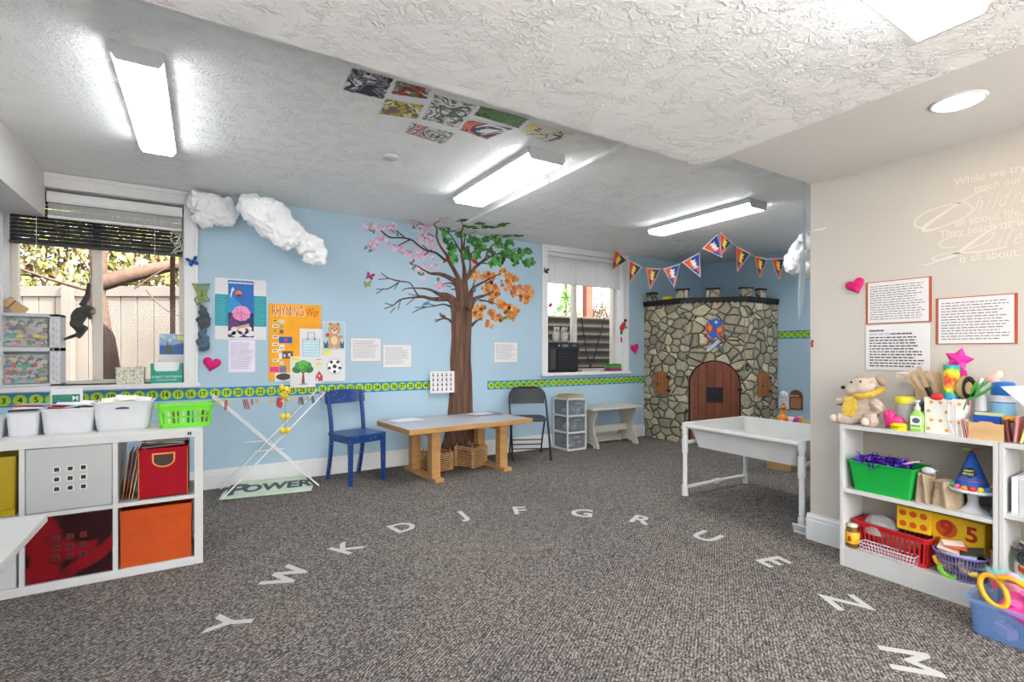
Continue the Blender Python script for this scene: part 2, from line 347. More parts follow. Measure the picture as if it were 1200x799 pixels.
# ============================================================ the room
ZC, ZR, ZL = 2.58, 2.55, 2.28          # ceiling left bay, right bay, lowered ceiling
blue = M('wall_blue', '#a9c3d4', .6, var=.03, vs=1.2, bump=.12, bs=160)
beige = M('wall_beige', '#cbc5bc', .6, var=.02, vs=1.2, bump=.12, bs=160)
soff = M('soffit_paint', '#d9d6d2', .6, var=.02, vs=1.2, bump=.1, bs=160)
ceil_t = ceiling_mat('ceiling_texture', '#f4f4f3', .62, 24)
ceil_l = ceiling_mat('ceiling_texture_low', '#f2f1ef', .6, 23)
carpet = carpet_mat()
XL, YB = -2.4, -2.0
struct(MB(carpet).box(XL-.1, 6.73, YB-.1, 5.25, -.1, 0).build('floor'))
b = MB(blue)       # back wall with two window openings
W1 = (-1.27, -.137, .94, 2.464); W2 = (3.68, 4.965, .94, 2.47)
y0, y1 = 5.15, 5.40
for (x0, x1, z0, z1) in ((XL-.1, W1[0], 0, 2.7), (W1[0], W1[1], 0, W1[2]), (W1[0], W1[1], W1[3], 2.7), (W1[1], W2[0], 0, 2.7), (W2[0], W2[1], 0, W2[2]), (W2[0], W2[1], W2[3], 2.7), (W2[1], 6.73, 0, 2.7)):
    b.box(x0, x1, y0, y1, z0, z1)
struct(b.build('wall_back'))
struct(MB(blue).box(XL-.1, XL, YB, 5.15, 0, 2.7).build('wall_left'))
b = MB(beige)       # wall behind the camera, with two wide openings added to let in extra daylight
for (x0, x1, z0, z1) in ((XL, -2.1, 0, 2.7), (-2.1, .35, 0, .25), (-2.1, .35, 2.2, 2.7), (.35, .65, 0, 2.7), (.65, 3.1, 0, .25), (.65, 3.1, 2.2, 2.7), (3.1, 3.33, 0, 2.7)): b.box(x0, x1, YB-.1, YB, z0, z1)
struct(b.build('wall_front'))
struct(MB(beige).box(3.33, 3.45, YB, 1.75, 0, 2.285).build('wall_right'))
struct(MB(beige).box(3.45, 6.73, 1.63, 1.75, 0, 2.7).build('wall_partition'))
struct(MB(blue).box(6.63, 6.73, 1.75, 5.15, 0, 2.7).build('wall_alcove'))
struct(MB(ceil_t).box(-1.03, 2.35, 1.905, 5.15, ZC, ZC+.1).build('ceiling'))
struct(MB(ceil_t).box(2.35, 6.63, 1.75, 5.15, ZR, ZC+.1).build('ceiling'))
struct(MB(ceil_l).box(-1.03, 2.45, YB, 1.905, ZL, ZC+.1).build('ceiling'))
struct(MB(soff).box(2.45, 3.45, YB, 1.75, 2.285, ZC+.1).build('ceiling'))
struct(MB(soff).box(XL, -1.03, YB, 5.15, 2.235, ZC+.1).build('ceiling'))
# baseboards: stepped profile
def base_profile(): return [(0, 0), (.018, 0), (.018, .125), (.014, .132), (.014, .148), (.007, .158), (.006, .168), (0, .168)]
def baseboard(name, p0, p1, n):
    d = Vector(p1)-Vector(p0); mb = MB(white); pr = base_profile(); N_ = Vector(n)
    l0 = [tuple(Vector(p0)+N_*a+Vector((0,0,z))) for a, z in pr]; l1 = [tuple(Vector(p1)+N_*a+Vector((0,0,z))) for a, z in pr]
    mb.loft([l0, l1], smooth=False); return struct(mb.build(name))
baseboard('baseboard_back', (XL, 5.15, 0), (5.385, 5.15, 0), (0, -1, 0))
baseboard('baseboard_right', (3.33, YB, 0), (3.33, 1.768, 0), (-1, 0, 0))
baseboard('baseboard_partition', (3.33, 1.75, 0), (6.63, 1.75, 0), (0, 1, 0))
baseboard('baseboard_alcove', (6.63, 1.75, 0), (6.63, 3.9, 0), (-1, 0, 0))

# windows: casing, sill, vinyl frame, panes, blinds
vinyl = M('window_vinyl', '#d8cfc4', .4, var=.02)
glass = glass_mat('window_glass')
slat_w = M('blind_white', '#e2e2e2', .5, var=.02); slat_d = M('blind_dark', '#3c3f40', .4, var=.05); slat_e = M('blind_cord', '#d5d2cc', .7)
def window(n, Wn, mull, yg, casing_l=True, topz=2.575):
    x0, x1, z0, z1 = Wn
    e = thing('window_%d' % n, '', '', (x0, 5.15, z0)); del e['label']; del e['category']; e['kind'] = 'structure'
    def bl(nm, mb, **k): return struct(mb.build(nm, e, loc=(-x0, -5.15, -z0), **k))
    c = MB(white)
    if casing_l: c.box(x0-.09, x0, 5.125, 5.15, z0-.0, z1)
    c.box(x1, x1+.1, 5.125, 5.15, z0, z1); c.box(x0-.09, x1+.1, 5.125, 5.15, z1, min(topz, 2.549 if n == 2 else 2.579))
    c.box(x0-.1, x1+.11, 5.112, 5.15, z1+.075, min(topz, 2.549 if n == 2 else 2.579))
    c.box(x1+.075, x1+.1, 5.118, 5.15, z0, z1)
    bl('window_casing', c, bevel=.003)
    s_ = MB(white); s_.box(x0-.1, x1+.115, 5.10, 5.15, z0-.04, z0); s_.box(x0, x1, 5.15, yg, z0-.04, z0); bl('window_sill', s_, bevel=.004)
    j = MB(white); j.box(x0-.004, x0+.004, 5.15, 5.40, z0, z1); j.box(x1-.004, x1+.004, 5.15, 5.40, z0, z1); j.box(x0, x1, 5.15, 5.40, z1-.004, z1+.004); bl('window_jamb', j)
    f = MB(vinyl); t_ = .045
    f.box(x0+.004, x0+t_, yg, yg+.07, z0, z1); f.box(x1-t_, x1-.004, yg, yg+.07, z0, z1); f.box(x0+t_, x1-t_, yg, yg+.07, z0, z0+t_*.7); f.box(x0+t_, x1-t_, yg, yg+.07, z1-t_, z1)
    f.box(mull-.03, mull+.03, yg-.008, yg+.07, z0+t_*.7, z1-t_)
    bl('window_frame', f, bevel=.004)
    for a, b_ in ((x0+t_, mull-.03), (mull+.03, x1-t_)): bl('window_pane', MB(glass).box(a, b_, yg+.035, yg+.039, z0+.03, z1-t_))
    return e
window(1, W1, -.745, 5.33); window(2, W2, 4.24, 5.29)
for n_, (xa, xb) in ((3, (-2.1, .35)), (4, (.65, 3.1))):  # unseen windows, added so that daylight brightens the room
    e = thing('window_%d' % n_, '', '', (xa, YB-.05, .25)); del e['label']; del e['category']; e['kind'] = 'structure'
    f = MB(white); w__ = xb-xa
    for q in (0, w__/2-.03, w__-.06): f.box(q, q+.06, -.03, .03, 0, 1.95)
    f.box(0, w__, -.03, .03, 0, .05).box(0, w__, -.03, .03, 1.9, 1.95); struct(f.build('window_frame', e)); struct(MB(glass).box(.03, w__-.03, -.003, .003, .03, 1.92).build('window_pane', e))
struct(MB(M('bounce_slab', '#d3d1ce', .8)).box(-7, 8, -12, YB-.1, -.15, -.03).build('ground'))  # pale slab added out of view to bounce daylight up to the ceiling
def blind(x0, x1, ztop, zbot, y, mat, n, stack, label, name='window_blind', cords=(), dep=.025, gap=None, railmat=None, rail=None):
    e = thing(name, label, 'blind', ((x0+x1)/2, y, ztop)); o = (-(x0+x1)/2, -y, -ztop)
    MB(railmat or mat).box(x0, x1, y-.02, y+.02, ztop-.04, ztop).build('head_rail', e, loc=o, bevel=.003)
    if rail: MB(rail).box(x0, x1, y-.03, y-.022, ztop-.03, ztop+.04).build('valance', e, loc=o, bevel=.003)
    s_ = MB(mat); zb = zbot+.02; zt = ztop-.045
    for i in range(n):
        z = zb+(zt-zb)*(i+.5)/n
        s_.cbox(((x0+x1)/2, y, z), (x1-x0-.01, dep, .003 if n < 16 else .0045), (R(stack), 0, 0))
    s_.build('slats', e, loc=o)
    MB(mat).box(x0+.003, x1-.003, y-.016, y+.016, zbot, zbot+.022).build('bottom_rail', e, loc=o, bevel=.003)
    for cx in cords:
        MB(slat_e).tube([(cx, y-.022, ztop-.04), (cx, y-.024, zbot)], .0018, 6).build('ladder_cord', e, loc=o)
    return e, o
e, o = blind(-1.02, -.15, 2.395, 2.235, 5.165, slat_w, 14, 10, 'white slatted blind pulled up over the left window', cords=(-.93, -.62, -.30), dep=.03, rail=white)
pts = []
c_ = MB(slat_e)
for k in range(7):
    rg = random.Random(k); x = -.2+rg.uniform(-.05, .04); pts = [(x, 5.135, 2.235)]
    for q in range(5): pts.append((-.19+rg.uniform(-.045, .045), 5.13+rg.uniform(-.008, .008), 2.2-.035*q-rg.uniform(0, .03)))
    c_.tube(smooth_path(pts, 5), .0022, 5)
c_.build('tangled_pull_cords', e, loc=o)
blind(-1.26, -.15, 2.46, 2.035, 5.27, slat_d, 12, 56, 'dark grey slatted blind hanging behind the white one at the left window', cords=(-1.1, -.35), dep=.036)
e, o = blind(3.69, 4.955, 2.46, 2.075, 5.18, slat_w, 12, 44, 'white slatted blind lowered a third over the right window', cords=(3.8, 4.15, 4.5, 4.85), dep=.05, rail=white)
MB(slat_e).tube([(4.93, 5.15, 2.075), (4.93, 5.15, 1.75)], .003, 6).build('pull_cord', e, loc=o)

# ============================================================ outside
ground_m = M('outside_soil', '#5f574a', .9, var=.2, vs=5, bump=.3)
struct(MB(ground_m).box(-9, 3.2, 5.40, 16, .5, .62).build('ground'))
struct(MB(ground_m).box(3.2, 12, 6.65, 16, 1.35, 1.5).build('ground'))
struct(MB(ground_m).box(3.2, 12, 5.40, 6.62, .5, .62).build('ground'))
fence_m = M('fence_vinyl', '#5f5850', .6, var=.15, vs=1.6)
# pale board fence outside the left window
fa, fb = Vector((-3.6, 9.42, 0)), Vector((2.1, 5.98, 0)); fd = (fb-fa); fl_ = fd.length; ang = math.atan2(fd.y, fd.x)
e = thing('board_fence', 'pale beige vertical board fence outside the left window', 'fence', (fa.x, fa.y, .62), ang)
mb = MB(fence_m); x = 0
while x < fl_-.05:
    mb.box(x+.004, x+.196, 0, .025, .02, 1.30); x += .2
mb.build('boards', e, bevel=.004)
MB(fence_m).box(0, fl_, -.02, .045, 1.26, 1.385).build('top_rail', e, bevel=.005)
MB(fence_m).box(0, fl_, -.02, .045, .0, .12).build('bottom_rail', e, bevel=.005)
for px_ in (.4, 2.52, 4.62): MB(fence_m).box(px_, px_+.13, -.06, .07, 0, 1.42).build('post', e, bevel=.006)
bark = M('bark', '#4a3629', .85, var=.3, vs=12, bump=.8, bs=40, stretch=(1, 1, .25))
e = thing('garden_tree', 'leaning brown tree with a heavy bent limb between window and fence', 'tree', (-.74, 6.35, .62))
mb = MB(bark); mb.at((.74, -6.35, -.62))
mb.tube(smooth_path([(-.76, 6.35, .6), (-.79, 6.35, 1.0), (-.85, 6.4, 1.4), (-.89, 6.4, 1.75), (-.88, 6.4, 2.0), (-.9, 6.4, 2.6)]), [.105]*6+[.09]*6+[.075]*6+[.065]*6+[.07]*7, 12)
mb.build('trunk', e)
for pl, r0 in (([(-.88, 6.4, 1.88), (-.6, 6.42, 2.0), (-.2, 6.5, 2.14), (.2, 6.5, 2.10), (.7, 6.5, 2.2)], .085), ([(-.88, 6.4, 1.8), (-1.1, 6.4, 1.85), (-1.5, 6.4, 2.0), (-1.95, 6.5, 2.25)], .02), ([(-1.3, 6.4, 1.92), (-1.7, 6.45, 1.93), (-2.4, 6.5, 1.9)], .012),
               ([(-.9, 6.4, 1.88), (-1.0, 6.35, 2.1), (-1.15, 6.3, 2.4)], .012), ([(-1.5, 6.4, 1.98), (-1.9, 6.4, 1.86), (-2.3, 6.4, 1.7)], .009), ([(-.5, 6.42, 1.84), (-.3, 6.3, 1.62), (.1, 6.2, 1.5), (.4, 6.2, 1.45)], .008), ([(-.2, 6.5, 1.95), (.1, 6.4, 2.2), (.3, 6.4, 2.4)], .012), ([(-.6, 6.4, 1.85), (-.3, 6.4, 2.1), (0, 6.4, 2.2)], .01)):
    sp = smooth_path(pl, 6); MB(bark).at((.74, -6.35, -.62)).tube(sp, [r0*(1-.65*i/len(sp)) for i in range(len(sp))], 8).build('branch', e)
o_ = MB(M('stake_wood', '#7d6347', .8, var=.15)).box(-.03, .03, -.03, .03, 0, 1.25).build('wooden_stake', loc=(-.98, 6.95, .62)); tag(o_, 'thin brown wooden stake standing by the fence post', 'stake')
o_ = MB(M('stake_dark', '#5a4030', .8, var=.15)).box(-.02, .02, -.015, .015, 0, 1.46).build('wooden_stake', loc=(-.235, 5.5, .62)); tag(o_, 'narrow dark wooden stake close outside the right edge of the left window', 'stake')
# thickets: loose small leaves and twigs
def thicket(c, size, n, cols, leaf=.035, seed=1, twigs=40):
    rg = random.Random(seed); mb = MB()
    for i in range(n):
        mb.m(cols[rg.randrange(len(cols))])
        while True:
            p = [rg.uniform(-1, 1) for _ in range(3)]
            if p[0]**2+p[1]**2+p[2]**2*.7 < 1: break
        s_ = leaf*rg.uniform(.6, 1.4)
        mb.at([c[k]+p[k]*size[k] for k in range(3)], (rg.uniform(0, 6), rg.uniform(0, 6), rg.uniform(0, 6)))
        mb.add([(-s_, 0, 0), (0, -s_*.5, s_*.1), (s_, 0, 0), (0, s_*.5, s_*.1)], [(0, 1, 2, 3)])
    mb.at(); mb.m(bark)
    for i in range(twigs):
        a = Vector([c[k]+rg.uniform(-.8, .8)*size[k] for k in range(3)]); b2 = a+Vector((rg.uniform(-.5, .5), rg.uniform(-.2, .2), rg.uniform(-.5, .6)))
        mb.tube([tuple(a), tuple((a+b2)/2+Vector((0, 0, .05))), tuple(b2)], [.012, .009, .004], 5)
    return mb
yg = [M('leaf_yellow', '#948a3c', .7), M('leaf_green', '#59662a', .7), M('leaf_brown', '#5f4c37', .8), M('leaf_pale', '#a2986c', .7)]
for i, (c, s_, l) in enumerate([((-4.2, 11.0, 2.9), (1.5, .7, 1.4), 'yellow green thicket behind the fence, left of the two'), ((-1.6, 9.9, 2.7), (1.6, .7, 1.3), 'yellow green and brown thicket behind the fence in the middle of the left window'), ((.9, 8.6, 2.6), (1.5, .6, 1.1), 'yellow green thicket above the heavy limb at the right of the left window')]):
    mb = thicket(c, s_, 7000, yg, .058, i+1, 150); solo(mb, 'bush', l, 'bush')
# window well outside the right window
corr = M('corrugated_metal', '#6f6253', .5, metal=.15, var=.12, vs=3)
mb = MB(corr); loops = []
nz = 80
for i in range(nz+1):
    z = .62+1.12*i/nz; off = .03*sin(2*pi*z/.125)
    loops.append([(3.45, 6.1+off, z), (6.6, 6.1+off, z)])
for i in range(nz): mb.add([loops[i][0], loops[i][1], loops[i+1][1], loops[i+1][0]], [(0, 1, 2, 3)], True)
mb.box(3.4, 6.65, 6.14, 6.17, .62, 1.75)
mb.box(3.4, 3.45, 5.42, 6.17, .62, 1.75)
solo(mb, 'window_well', 'brown corrugated metal window well outside the right window', 'window well')
solo(MB(black).tube([(4.95, 6.02, 1.74), (5.05, 6.02, 1.2), (5.13, 6.02, .95)], .009, 6).tube([(5.42, 6.02, 1.74), (5.24, 6.02, 1.2), (5.13, 6.02, .95)], .009, 6).tube([(5.13, 6.02, .95), (5.13, 6.02, .62)], .011, 6), 'hanging_cable', 'black forked cable hanging in the corrugated window well', 'cable')
solo(MB(M('rust_wood', '#6a3522', .8, var=.15)).box(5.88, 6.02, 7.0, 7.12, 1.5, 3.2), 'wooden_post', 'reddish brown wooden post behind the window well', 'post')
cg = [M('conifer', '#4f7a3a', .8), M('conifer_light', '#86a35c', .8)]
mb = MB(bark).cyl((6.18, 8.0, 1.5), (6.18, 8.0, 2.4), .04, .015, 8); e = thing('conifer', 'small green conifer behind the window well', 'tree', (6.18, 8.0, 1.5)); mb.build('trunk', e, loc=(-6.18, -8, -1.5))
rg = random.Random(5); mb = MB()
for i in range(900):
    mb.m(cg[i % 2]); h = rg.random(); r_ = .38*(1-h)*rg.random()**.5; a = rg.uniform(0, 6.3); s_ = .04
    mb.at((cos(a)*r_, sin(a)*r_, .1+h*.95), (rg.uniform(0, 6), rg.uniform(0, 6), a)); mb.add([(-s_, 0, 0), (0, -s_*.4, 0), (s_, 0, 0), (0, s_*.4, 0)], [(0, 1, 2, 3)])
mb.build('foliage', e)
solo(thicket((7.6, 8.4, 1.75), (1.1, .4, .45), 900, [yg[0], yg[1]], .045, 11, 30), 'bush', 'low yellow green bush behind the right half of the window well', 'bush')
solo(thicket((6.0, 8.8, 1.65), (.8, .4, .4), 500, [yg[1], yg[3]], .045, 12, 20), 'bush', 'low green bush behind the left half of the window well', 'bush')
rg = random.Random(3); mb = MB(bark)
for i in range(40):
    a = Vector((7.2+rg.uniform(-.5, .5), 8.0, 1.5)); p = [tuple(a)]
    for k in range(4): a = a+Vector((rg.uniform(-.15, .15), rg.uniform(-.1, .1), rg.uniform(.15, .4))); p.append(tuple(a))
    mb.tube(p, [.012, .01, .008, .006, .003], 5)
solo(mb, 'bare_shrub', 'bare twiggy shrub seen through the right pane of the right window', 'shrub')

# ============================================================ ceiling fixtures
lens = bpy.data.materials.new('lamp_diffuser'); lens.use_nodes = True; t = lens.node_tree; p = t.nodes['Principled BSDF']
p.inputs['Base Color'].default_value = (.8, .8, .8, 1); p.inputs['Emission Color'].default_value = (.95, .975, 1, 1); p.inputs['Emission Strength'].default_value = LAMP
capm = M('lamp_cap_metal', '#b9babd', .5, var=.03)
def fixture(label, x0, x1, y0, y1, ztop, group=None, h=.075, tie='y'):
    cx, cy = (x0+x1)/2, (y0+y1)/2; L_, W_ = (y1-y0, x1-x0) if tie == 'y' else (x1-x0, y1-y0)
    e = thing('fluorescent_light', label, 'light', (cx, cy, ztop), 0 if tie == 'y' else R(90), group)
    MB(capm).box(-W_/2-.002, W_/2+.002, -L_/2+.012, L_/2-.012, -.040, 0).build('base_pan', e)
    pr = [(-W_/2, -.040), (-W_/2, -.046), (-W_/2+.02, -h), (W_/2-.02, -h), (W_/2, -.046), (W_/2, -.040)]
    MB(lens).prism(pr, -L_/2+.012, L_/2-.012, 'y').build('diffuser', e)
    for sgn in (-1, 1):
        pr2 = [(a*1.02, (b+.004)*1.03-.004) for a, b in pr]+[(W_/2, 0), (-W_/2, 0)]
        MB(capm).prism(pr2, sgn*L_/2-.006*sgn-.006, sgn*L_/2-.006*sgn+.006, 'y').build('end_cap', e, bevel=.002)
    return e
fixture('long fluorescent ceiling light above the left window', -.35, -.155, 2.81, 4.05, ZC)
e = fixture('wide fluorescent ceiling light beside the ceiling paintings', 1.86, 2.155, 2.80, 4.0, ZC)
MB(C_('#c0392b')).tube([(.14, -.1, -.075), (.155, -.11, -.12), (.15, -.105, -.16)], .004, 6).build('pull_chain', e, loc=(.0, -.3, .02))
fixture('fluorescent ceiling light above the pennant bunting', 4.08, 4.32, 2.65, 3.85, ZR)
fixture('added unseen fluorescent light deep in the alcove behind the beige wall', 6.08, 6.30, 1.85, 2.9, ZR)  # extra lamp hidden by the wall, added to brighten castle and alcove
fixture('fluorescent light on the lowered ceiling at the top right of the photo', .75, 1.975, .52, .715, ZL, tie='x')
fixture('added unseen fluorescent light on the lowered ceiling behind the camera', .75, 1.975, -.9, -.705, ZL, tie='x')  # extra lamp out of view, added to raise the room brightness
e = thing('recessed_downlight', 'round recessed warm ceiling light in the smooth soffit', 'light', (2.775, .84, 2.285))
prof = [(.075, -.001), (.078, -.006), (.095, -.006), (.1, 0), (.075, 0)]
MB(white).lathe([(.077, -.001), (.08, -.007), (.094, -.007), (.1, -.0005)], seg=32).build('trim_ring', e)
warm = bpy.data.materials.new('downlight_lens'); warm.use_nodes = True; p = warm.node_tree.nodes['Principled BSDF']; p.inputs['Emission Color'].default_value = (1, .80, .56, 1); p.inputs['Emission Strength'].default_value = 20
MB(warm).lathe([(.0775, -.0085), (.0, -.0095)], seg=32).build('lens', e)
solo(MB(M('vent_cover', '#cfcfcf', .6)).lathe([(.055, -.006), (.05, -.012), (.0, -.012)], (1.13, 3.47, ZC), 24).lathe([(.055, 0), (.055, -.006)], (1.13, 3.47, ZC), 24), 'ceiling_cover_plate', 'round grey cover plate on the textured ceiling', 'cover plate')
# ============================================================ back wall
WY = 5.15
def fold(x, z, off=.002, zc=None):
    """the mural runs up the wall and on over the ceiling"""
    zc = zc or (2.578 if x < 2.35 else 2.548)
    if z <= zc-off: return (x, WY-off, z)
    return (x, WY-off-(z-(zc-off)), zc-off)
bandb = M('band_blue', '#1f7fc0', .5); lime = M('band_lime', '#a5cf2a', .5); dkink = M('numeral_ink', '#20251a', .6)
def number_band(label, x0, n0, n1, zc, h, sp, loc, rz, first, length):
    e = thing('number_line', label, 'number line', loc, rz)
    MB(bandb).box(0, length, -.002, 0, -h/2, h/2).build('strip', e)
    d_ = MB(lime); t_ = MB(dkink); r = MB(M('band_rim', '#3f6b2a', .6) if 'rim' not in TG else TG['rim'])
    for i, n in enumerate(range(n0, n1+1)):
        x = first+sp*i
        r.prism(arc(x, 0, h*.435, 0, 345, 23), -.0030, -.002); d_.prism(arc(x, 0, h*.41, 0, 345, 23), -.0038, -.003)
        t_.text(str(n), x, -h*.20, h*.40, -.0044, bold=.022, ws=.82 if n > 9 else 1)
    r.build('disc_rim', e); d_.build('disc', e); t_.build('numeral', e)
number_band('blue number line with green discs under the left window and posters', -1.49, 1, 40, .84, .10, .09, (-1.49, WY, .84), 0, .05, 3.605)
number_band('blue number line with green discs from the tree to the castle', 2.827, 41, 69, .81, .10, .09, (2.83, WY, .81), 0, .05, 2.553)
number_band('short blue number line with green discs on the alcove wall beside the castle', 0, 70, 75, 1.43, .105, .085, (6.63, 3.905, 1.43), R(-90), .05, .53)

def sheet(name, label, cat, x0, x1, z0, z1, mat=paper, wall='b', group=None, tilt=0, out=0, X=3.33):
    """a flat thing pinned to a wall; returns its empty and its frame: x right, z up from the lower left, -y to the room"""
    if wall == 'b': e = thing(name, label, cat, (x0, WY-out, z0), 0, group)
    elif wall == 'r': e = thing(name, label, cat, (X-out, x0, z0), R(-90), group)
    return e
def rect(mb, x0, x1, z0, z1, k): return mb.box(x0, x1, -.0012*(k+1), -.0012*k if k else 0, z0, z1)

# poster with brain picture
teal = C_('#1a98a4'); e = sheet('poster', 'white and teal poster with a pink brain on dark blue, left of the orange board', 'poster', .09, .498, 1.315, 1.86)
rect(MB(paper), 0, .408, 0, .545, 0).build('paper', e)
rect(MB(teal), 0, .10, .12, .40, 1).build('teal_band', e); rect(MB(teal), .305, .408, .12, .40, 1).build('teal_band', e)
mb = MB(greyink); mb = MB(C_('#5fb9c2')).lines(.008, .09, .39, .13, 14, -.0025, seed=3).lines(.315, .40, .39, .13, 14, -.0025, seed=4); mb.build('printed_lines', e)
p_ = MB(C_('#1668b8')); p_.box(.10, .305, -.0036, -.0012, .02, .53); p_.m(C_('#1e2a63')).box(.10, .305, -.0046, -.0036, .02, .24); p_.m(C_('#1c8fc9')).prism([(.10, .24), (.10, .42), (.16, .36), (.22, .30), (.24, .24)], -.0046, -.0036)
p_.m(C_('#5c2f6e')).prism([(.10, .17), (.15, .26), (.17, .15), (.305, .09), (.305, .07), (.10, .07)], -.005, -.0046); p_.build('picture', e)
br_ = MB(C_('#e78fc0')).prism([(.205+cos(R(a))*(.072+.003*sin(R(a*9))), .235+sin(R(a))*(.068+.003*cos(R(a*11)))) for a in range(0, 360, 8)], -.006, -.005)
br_.m(C_('#c4588f')).box(.204, .207, -.0066, -.006, .17, .30)
rg = random.Random(2)
for i in range(34):
    a, r_ = rg.uniform(0, 360), rg.uniform(.01, .058); x, z = .205+cos(R(a))*r_, .235+sin(R(a))*r_
    q = arc(x, z, .010, a, a+190, 6); br_.prism(q+[(u*.75+x*.25, v*.75+z*.25) for u, v in reversed(q)], -.0066, -.006)
br_.m(C_('#e3a08c')).prism(arc(.215, .13, .05, 200, 380, 10, 1.1), -.0058, -.0052); br_.build('brain_picture', e)
mb = MB(paper)
for x, z, s_ in ((.13, .06, .022), (.17, .05, .03), (.22, .075, .03), (.27, .055, .028), (.15, .095, .018), (.26, .1, .02)): mb.prism(arc(x, z, s_, 0, 340, 14, 1.5), -.0064, -.0052)
mb.m(black)
for x, z in ((.14, .045), (.2, .05), (.25, .075)): mb.prism([(x-.02, z), (x, z+.008), (x+.02, z), (x, z-.002)], -.007, -.0064)
mb.build('cloud_picture', e)
mb = MB(C_('#e8743a')).prism(arc(.185, .415, .026, 0, 340, 14), -.0058, -.0046); mb.m(C_('#5b2330')).prism(arc(.187, .405, .020, 180, 360, 10), -.0064, -.0058)
mb.m(paper).prism([(.125, .37), (.118, .40), (.125, .43), (.132, .445), (.118, .44), (.14, .468), (.152, .435), (.142, .44), (.134, .42), (.13, .40)], -.0058, -.0046).build('arrow_and_balloon_picture', e)
MB(paper).lines(.108, .298, .518, .498, 1, -.0052, hh=.75, seed=8, ragged=0).build('title', e)
# pale lilac sheet below
lilac = C_('#e4dbee'); e = sheet('printed_sheet', 'pale lilac printed sheet under the brain poster', 'paper', .195, .406, 1.02, 1.31)
rect(MB(lilac), 0, .211, 0, .29, 0).build('paper', e); MB(C_('#8d84a0')).lines(.015, .20, .27, .03, 20, -.0016, seed=5).build('printed_lines', e)

# orange rhyming board
orange = C_('#f6a91c', .6); e = sheet('rhyming_board', 'orange foam board headed RHYMING with picture cards', 'poster', .519, .925, .93, 1.655)
MB(orange).box(0, .46, -.008, 0, 0, .725).build('board', e, bevel=.002)
MB(C_('#c8502a')).text('RHYMING', .03, .615, .085, -.0096, 'L', ws=.50, bold=.0).text('Wor', .325, .615, .08, -.0096, 'L', ws=.5).build('title', e)
MB(C_('#fbe3b0')).text('RHYMING', .033, .613, .085, -.0088, 'L', ws=.50, bold=.03).build('title_outline', e)
rows = [(.55, 'e9d34a'), (.50, 'fff6d8'), (.455, 'e8c93a'), (.40, 'f0e8d0'), (.33, 'fff6d8'), (.27, 'f0e8d0'), (.18, 'f0e8d0')]
for i, (z, c) in enumerate(rows):
    MB(C_('#'+c)).box(.03, .085, -.010, -.008, z, z+.026).m(ink).lines(.036, .078, z+.024, z+.004, 1, -.0104, hh=.5, seed=i).build('word_strip', e)
for x0, x1, z0, z1, c in ((.09, .13, .54, .575, 'cfd6da'), (.092, .125, .495, .53, 'b5a33a'), (.09, .125, .445, .48, '5d6672'), (.085, .20, .355, .415, '2b57b0'), (.09, .13, .29, .34, 'f2f2f2'), (.115, .205, .21, .28, '5a4c48'), (.085, .112, .205, .26, 'd8e0f0'), (.09, .125, .155, .185, 'd9d0bb'), (.01, .085, .085, .135, 'e52a8c'), (.09, .15, .08, .14, '6b6f9a')):
    k = MB(C_('#'+c)).box(x0, x1, -.010, -.008, z0, z1)
    if c == '2b57b0': k.m(C_('#d83a4a')).prism(arc(.145, .385, .016, 0, 340, 10), -.0106, -.010)
    if c == 'f2f2f2': k.m(ink).prism(arc(.11, .31, .015, 0, 340, 12), -.0106, -.010); k.m(paper).prism(arc(.11, .31, .010, 0, 340, 12), -.011, -.0106)
    if c == '5a4c48': k.m(paper).box(.125, .14, -.0106, -.01, .225, .25).box(.165, .185, -.0106, -.01, .23, .26)
    k.build('picture_card', e)
mb = MB(paper).box(.05, .20, -.0098, -.008, .0, .075); mb.m(C_('#3f3f42')).prism(arc(.125, .04, .032, 0, 345, 20, 2), -.0104, -.0098); mb.build('picture_card', e)
def card(label, x0, x1, z0, z1, y=.010):
    return thing('picture_card', label, 'picture card', (x0, WY-y, z0)), x1-x0, z1-z0
e, W_, H_ = card('white card with a drawn pale blue shopping bag, pinned on the orange board', .785, .99, 1.14, 1.425)
mb = MB(paper).box(0, W_, -.001, 0, 0, H_); mb.m(C_('#7fa9ba')).box(.025, W_-.022, -.0018, -.001, .02, .19); mb.m(C_('#c5e0e6')).box(.03, W_-.027, -.0026, -.0018, .025, .185)
mb.m(C_('#7fa9ba'))
for k in range(5): mb.box(.035, W_-.03, -.003, -.0026, .05+.028*k, .053+.028*k)
for x in (.07, .135): mb.m(C_('#2d6f94')).box(x-.008, x+.008, -.0036, -.003, .178, .192)
mb.m(C_('#5a6a72')); q = [(.07, .19), (.07, .25), (.135, .25), (.135, .19), (.131, .19), (.131, .246), (.074, .246), (.074, .19)]; mb.prism(q, -.003, -.001)
mb.build('card', e)
e, W_, H_ = card('card with a brown cartoon teddy bear on pale blue', .994, 1.207, 1.23, 1.50)
mb = MB(paper).box(0, W_, -.001, 0, 0, H_); mb.m(C_('#a9cbd6')).box(.006, W_-.006, -.0018, -.001, .006, H_-.006); mb.m(C_('#2f5f57')).prism([(.01, .01), (.01, .08), (.03, .05), (.045, .09), (.06, .01)], -.0026, -.0018).prism([(.15, .01), (.17, .08), (.185, .05), (.2, .09), (.2, .01)], -.0026, -.0018)
fur = C_('#c89a72'); lf = C_('#e6c9a4')
DN = [0]
def disc(mb, mat, x, z, r, k, sx=1): DN[0] = (DN[0]+1) % 9; return mb.m(mat).prism(arc(x, z, r, 0, 345, 20, sx), -.0026-.0012*(k+1)-.00011*DN[0], -.0026-.0007*k)
for x in (.073, .143): disc(mb, fur, x, .245, .02, 0); disc(mb, C_('#8a5c3f'), x, .245, .010, 1)
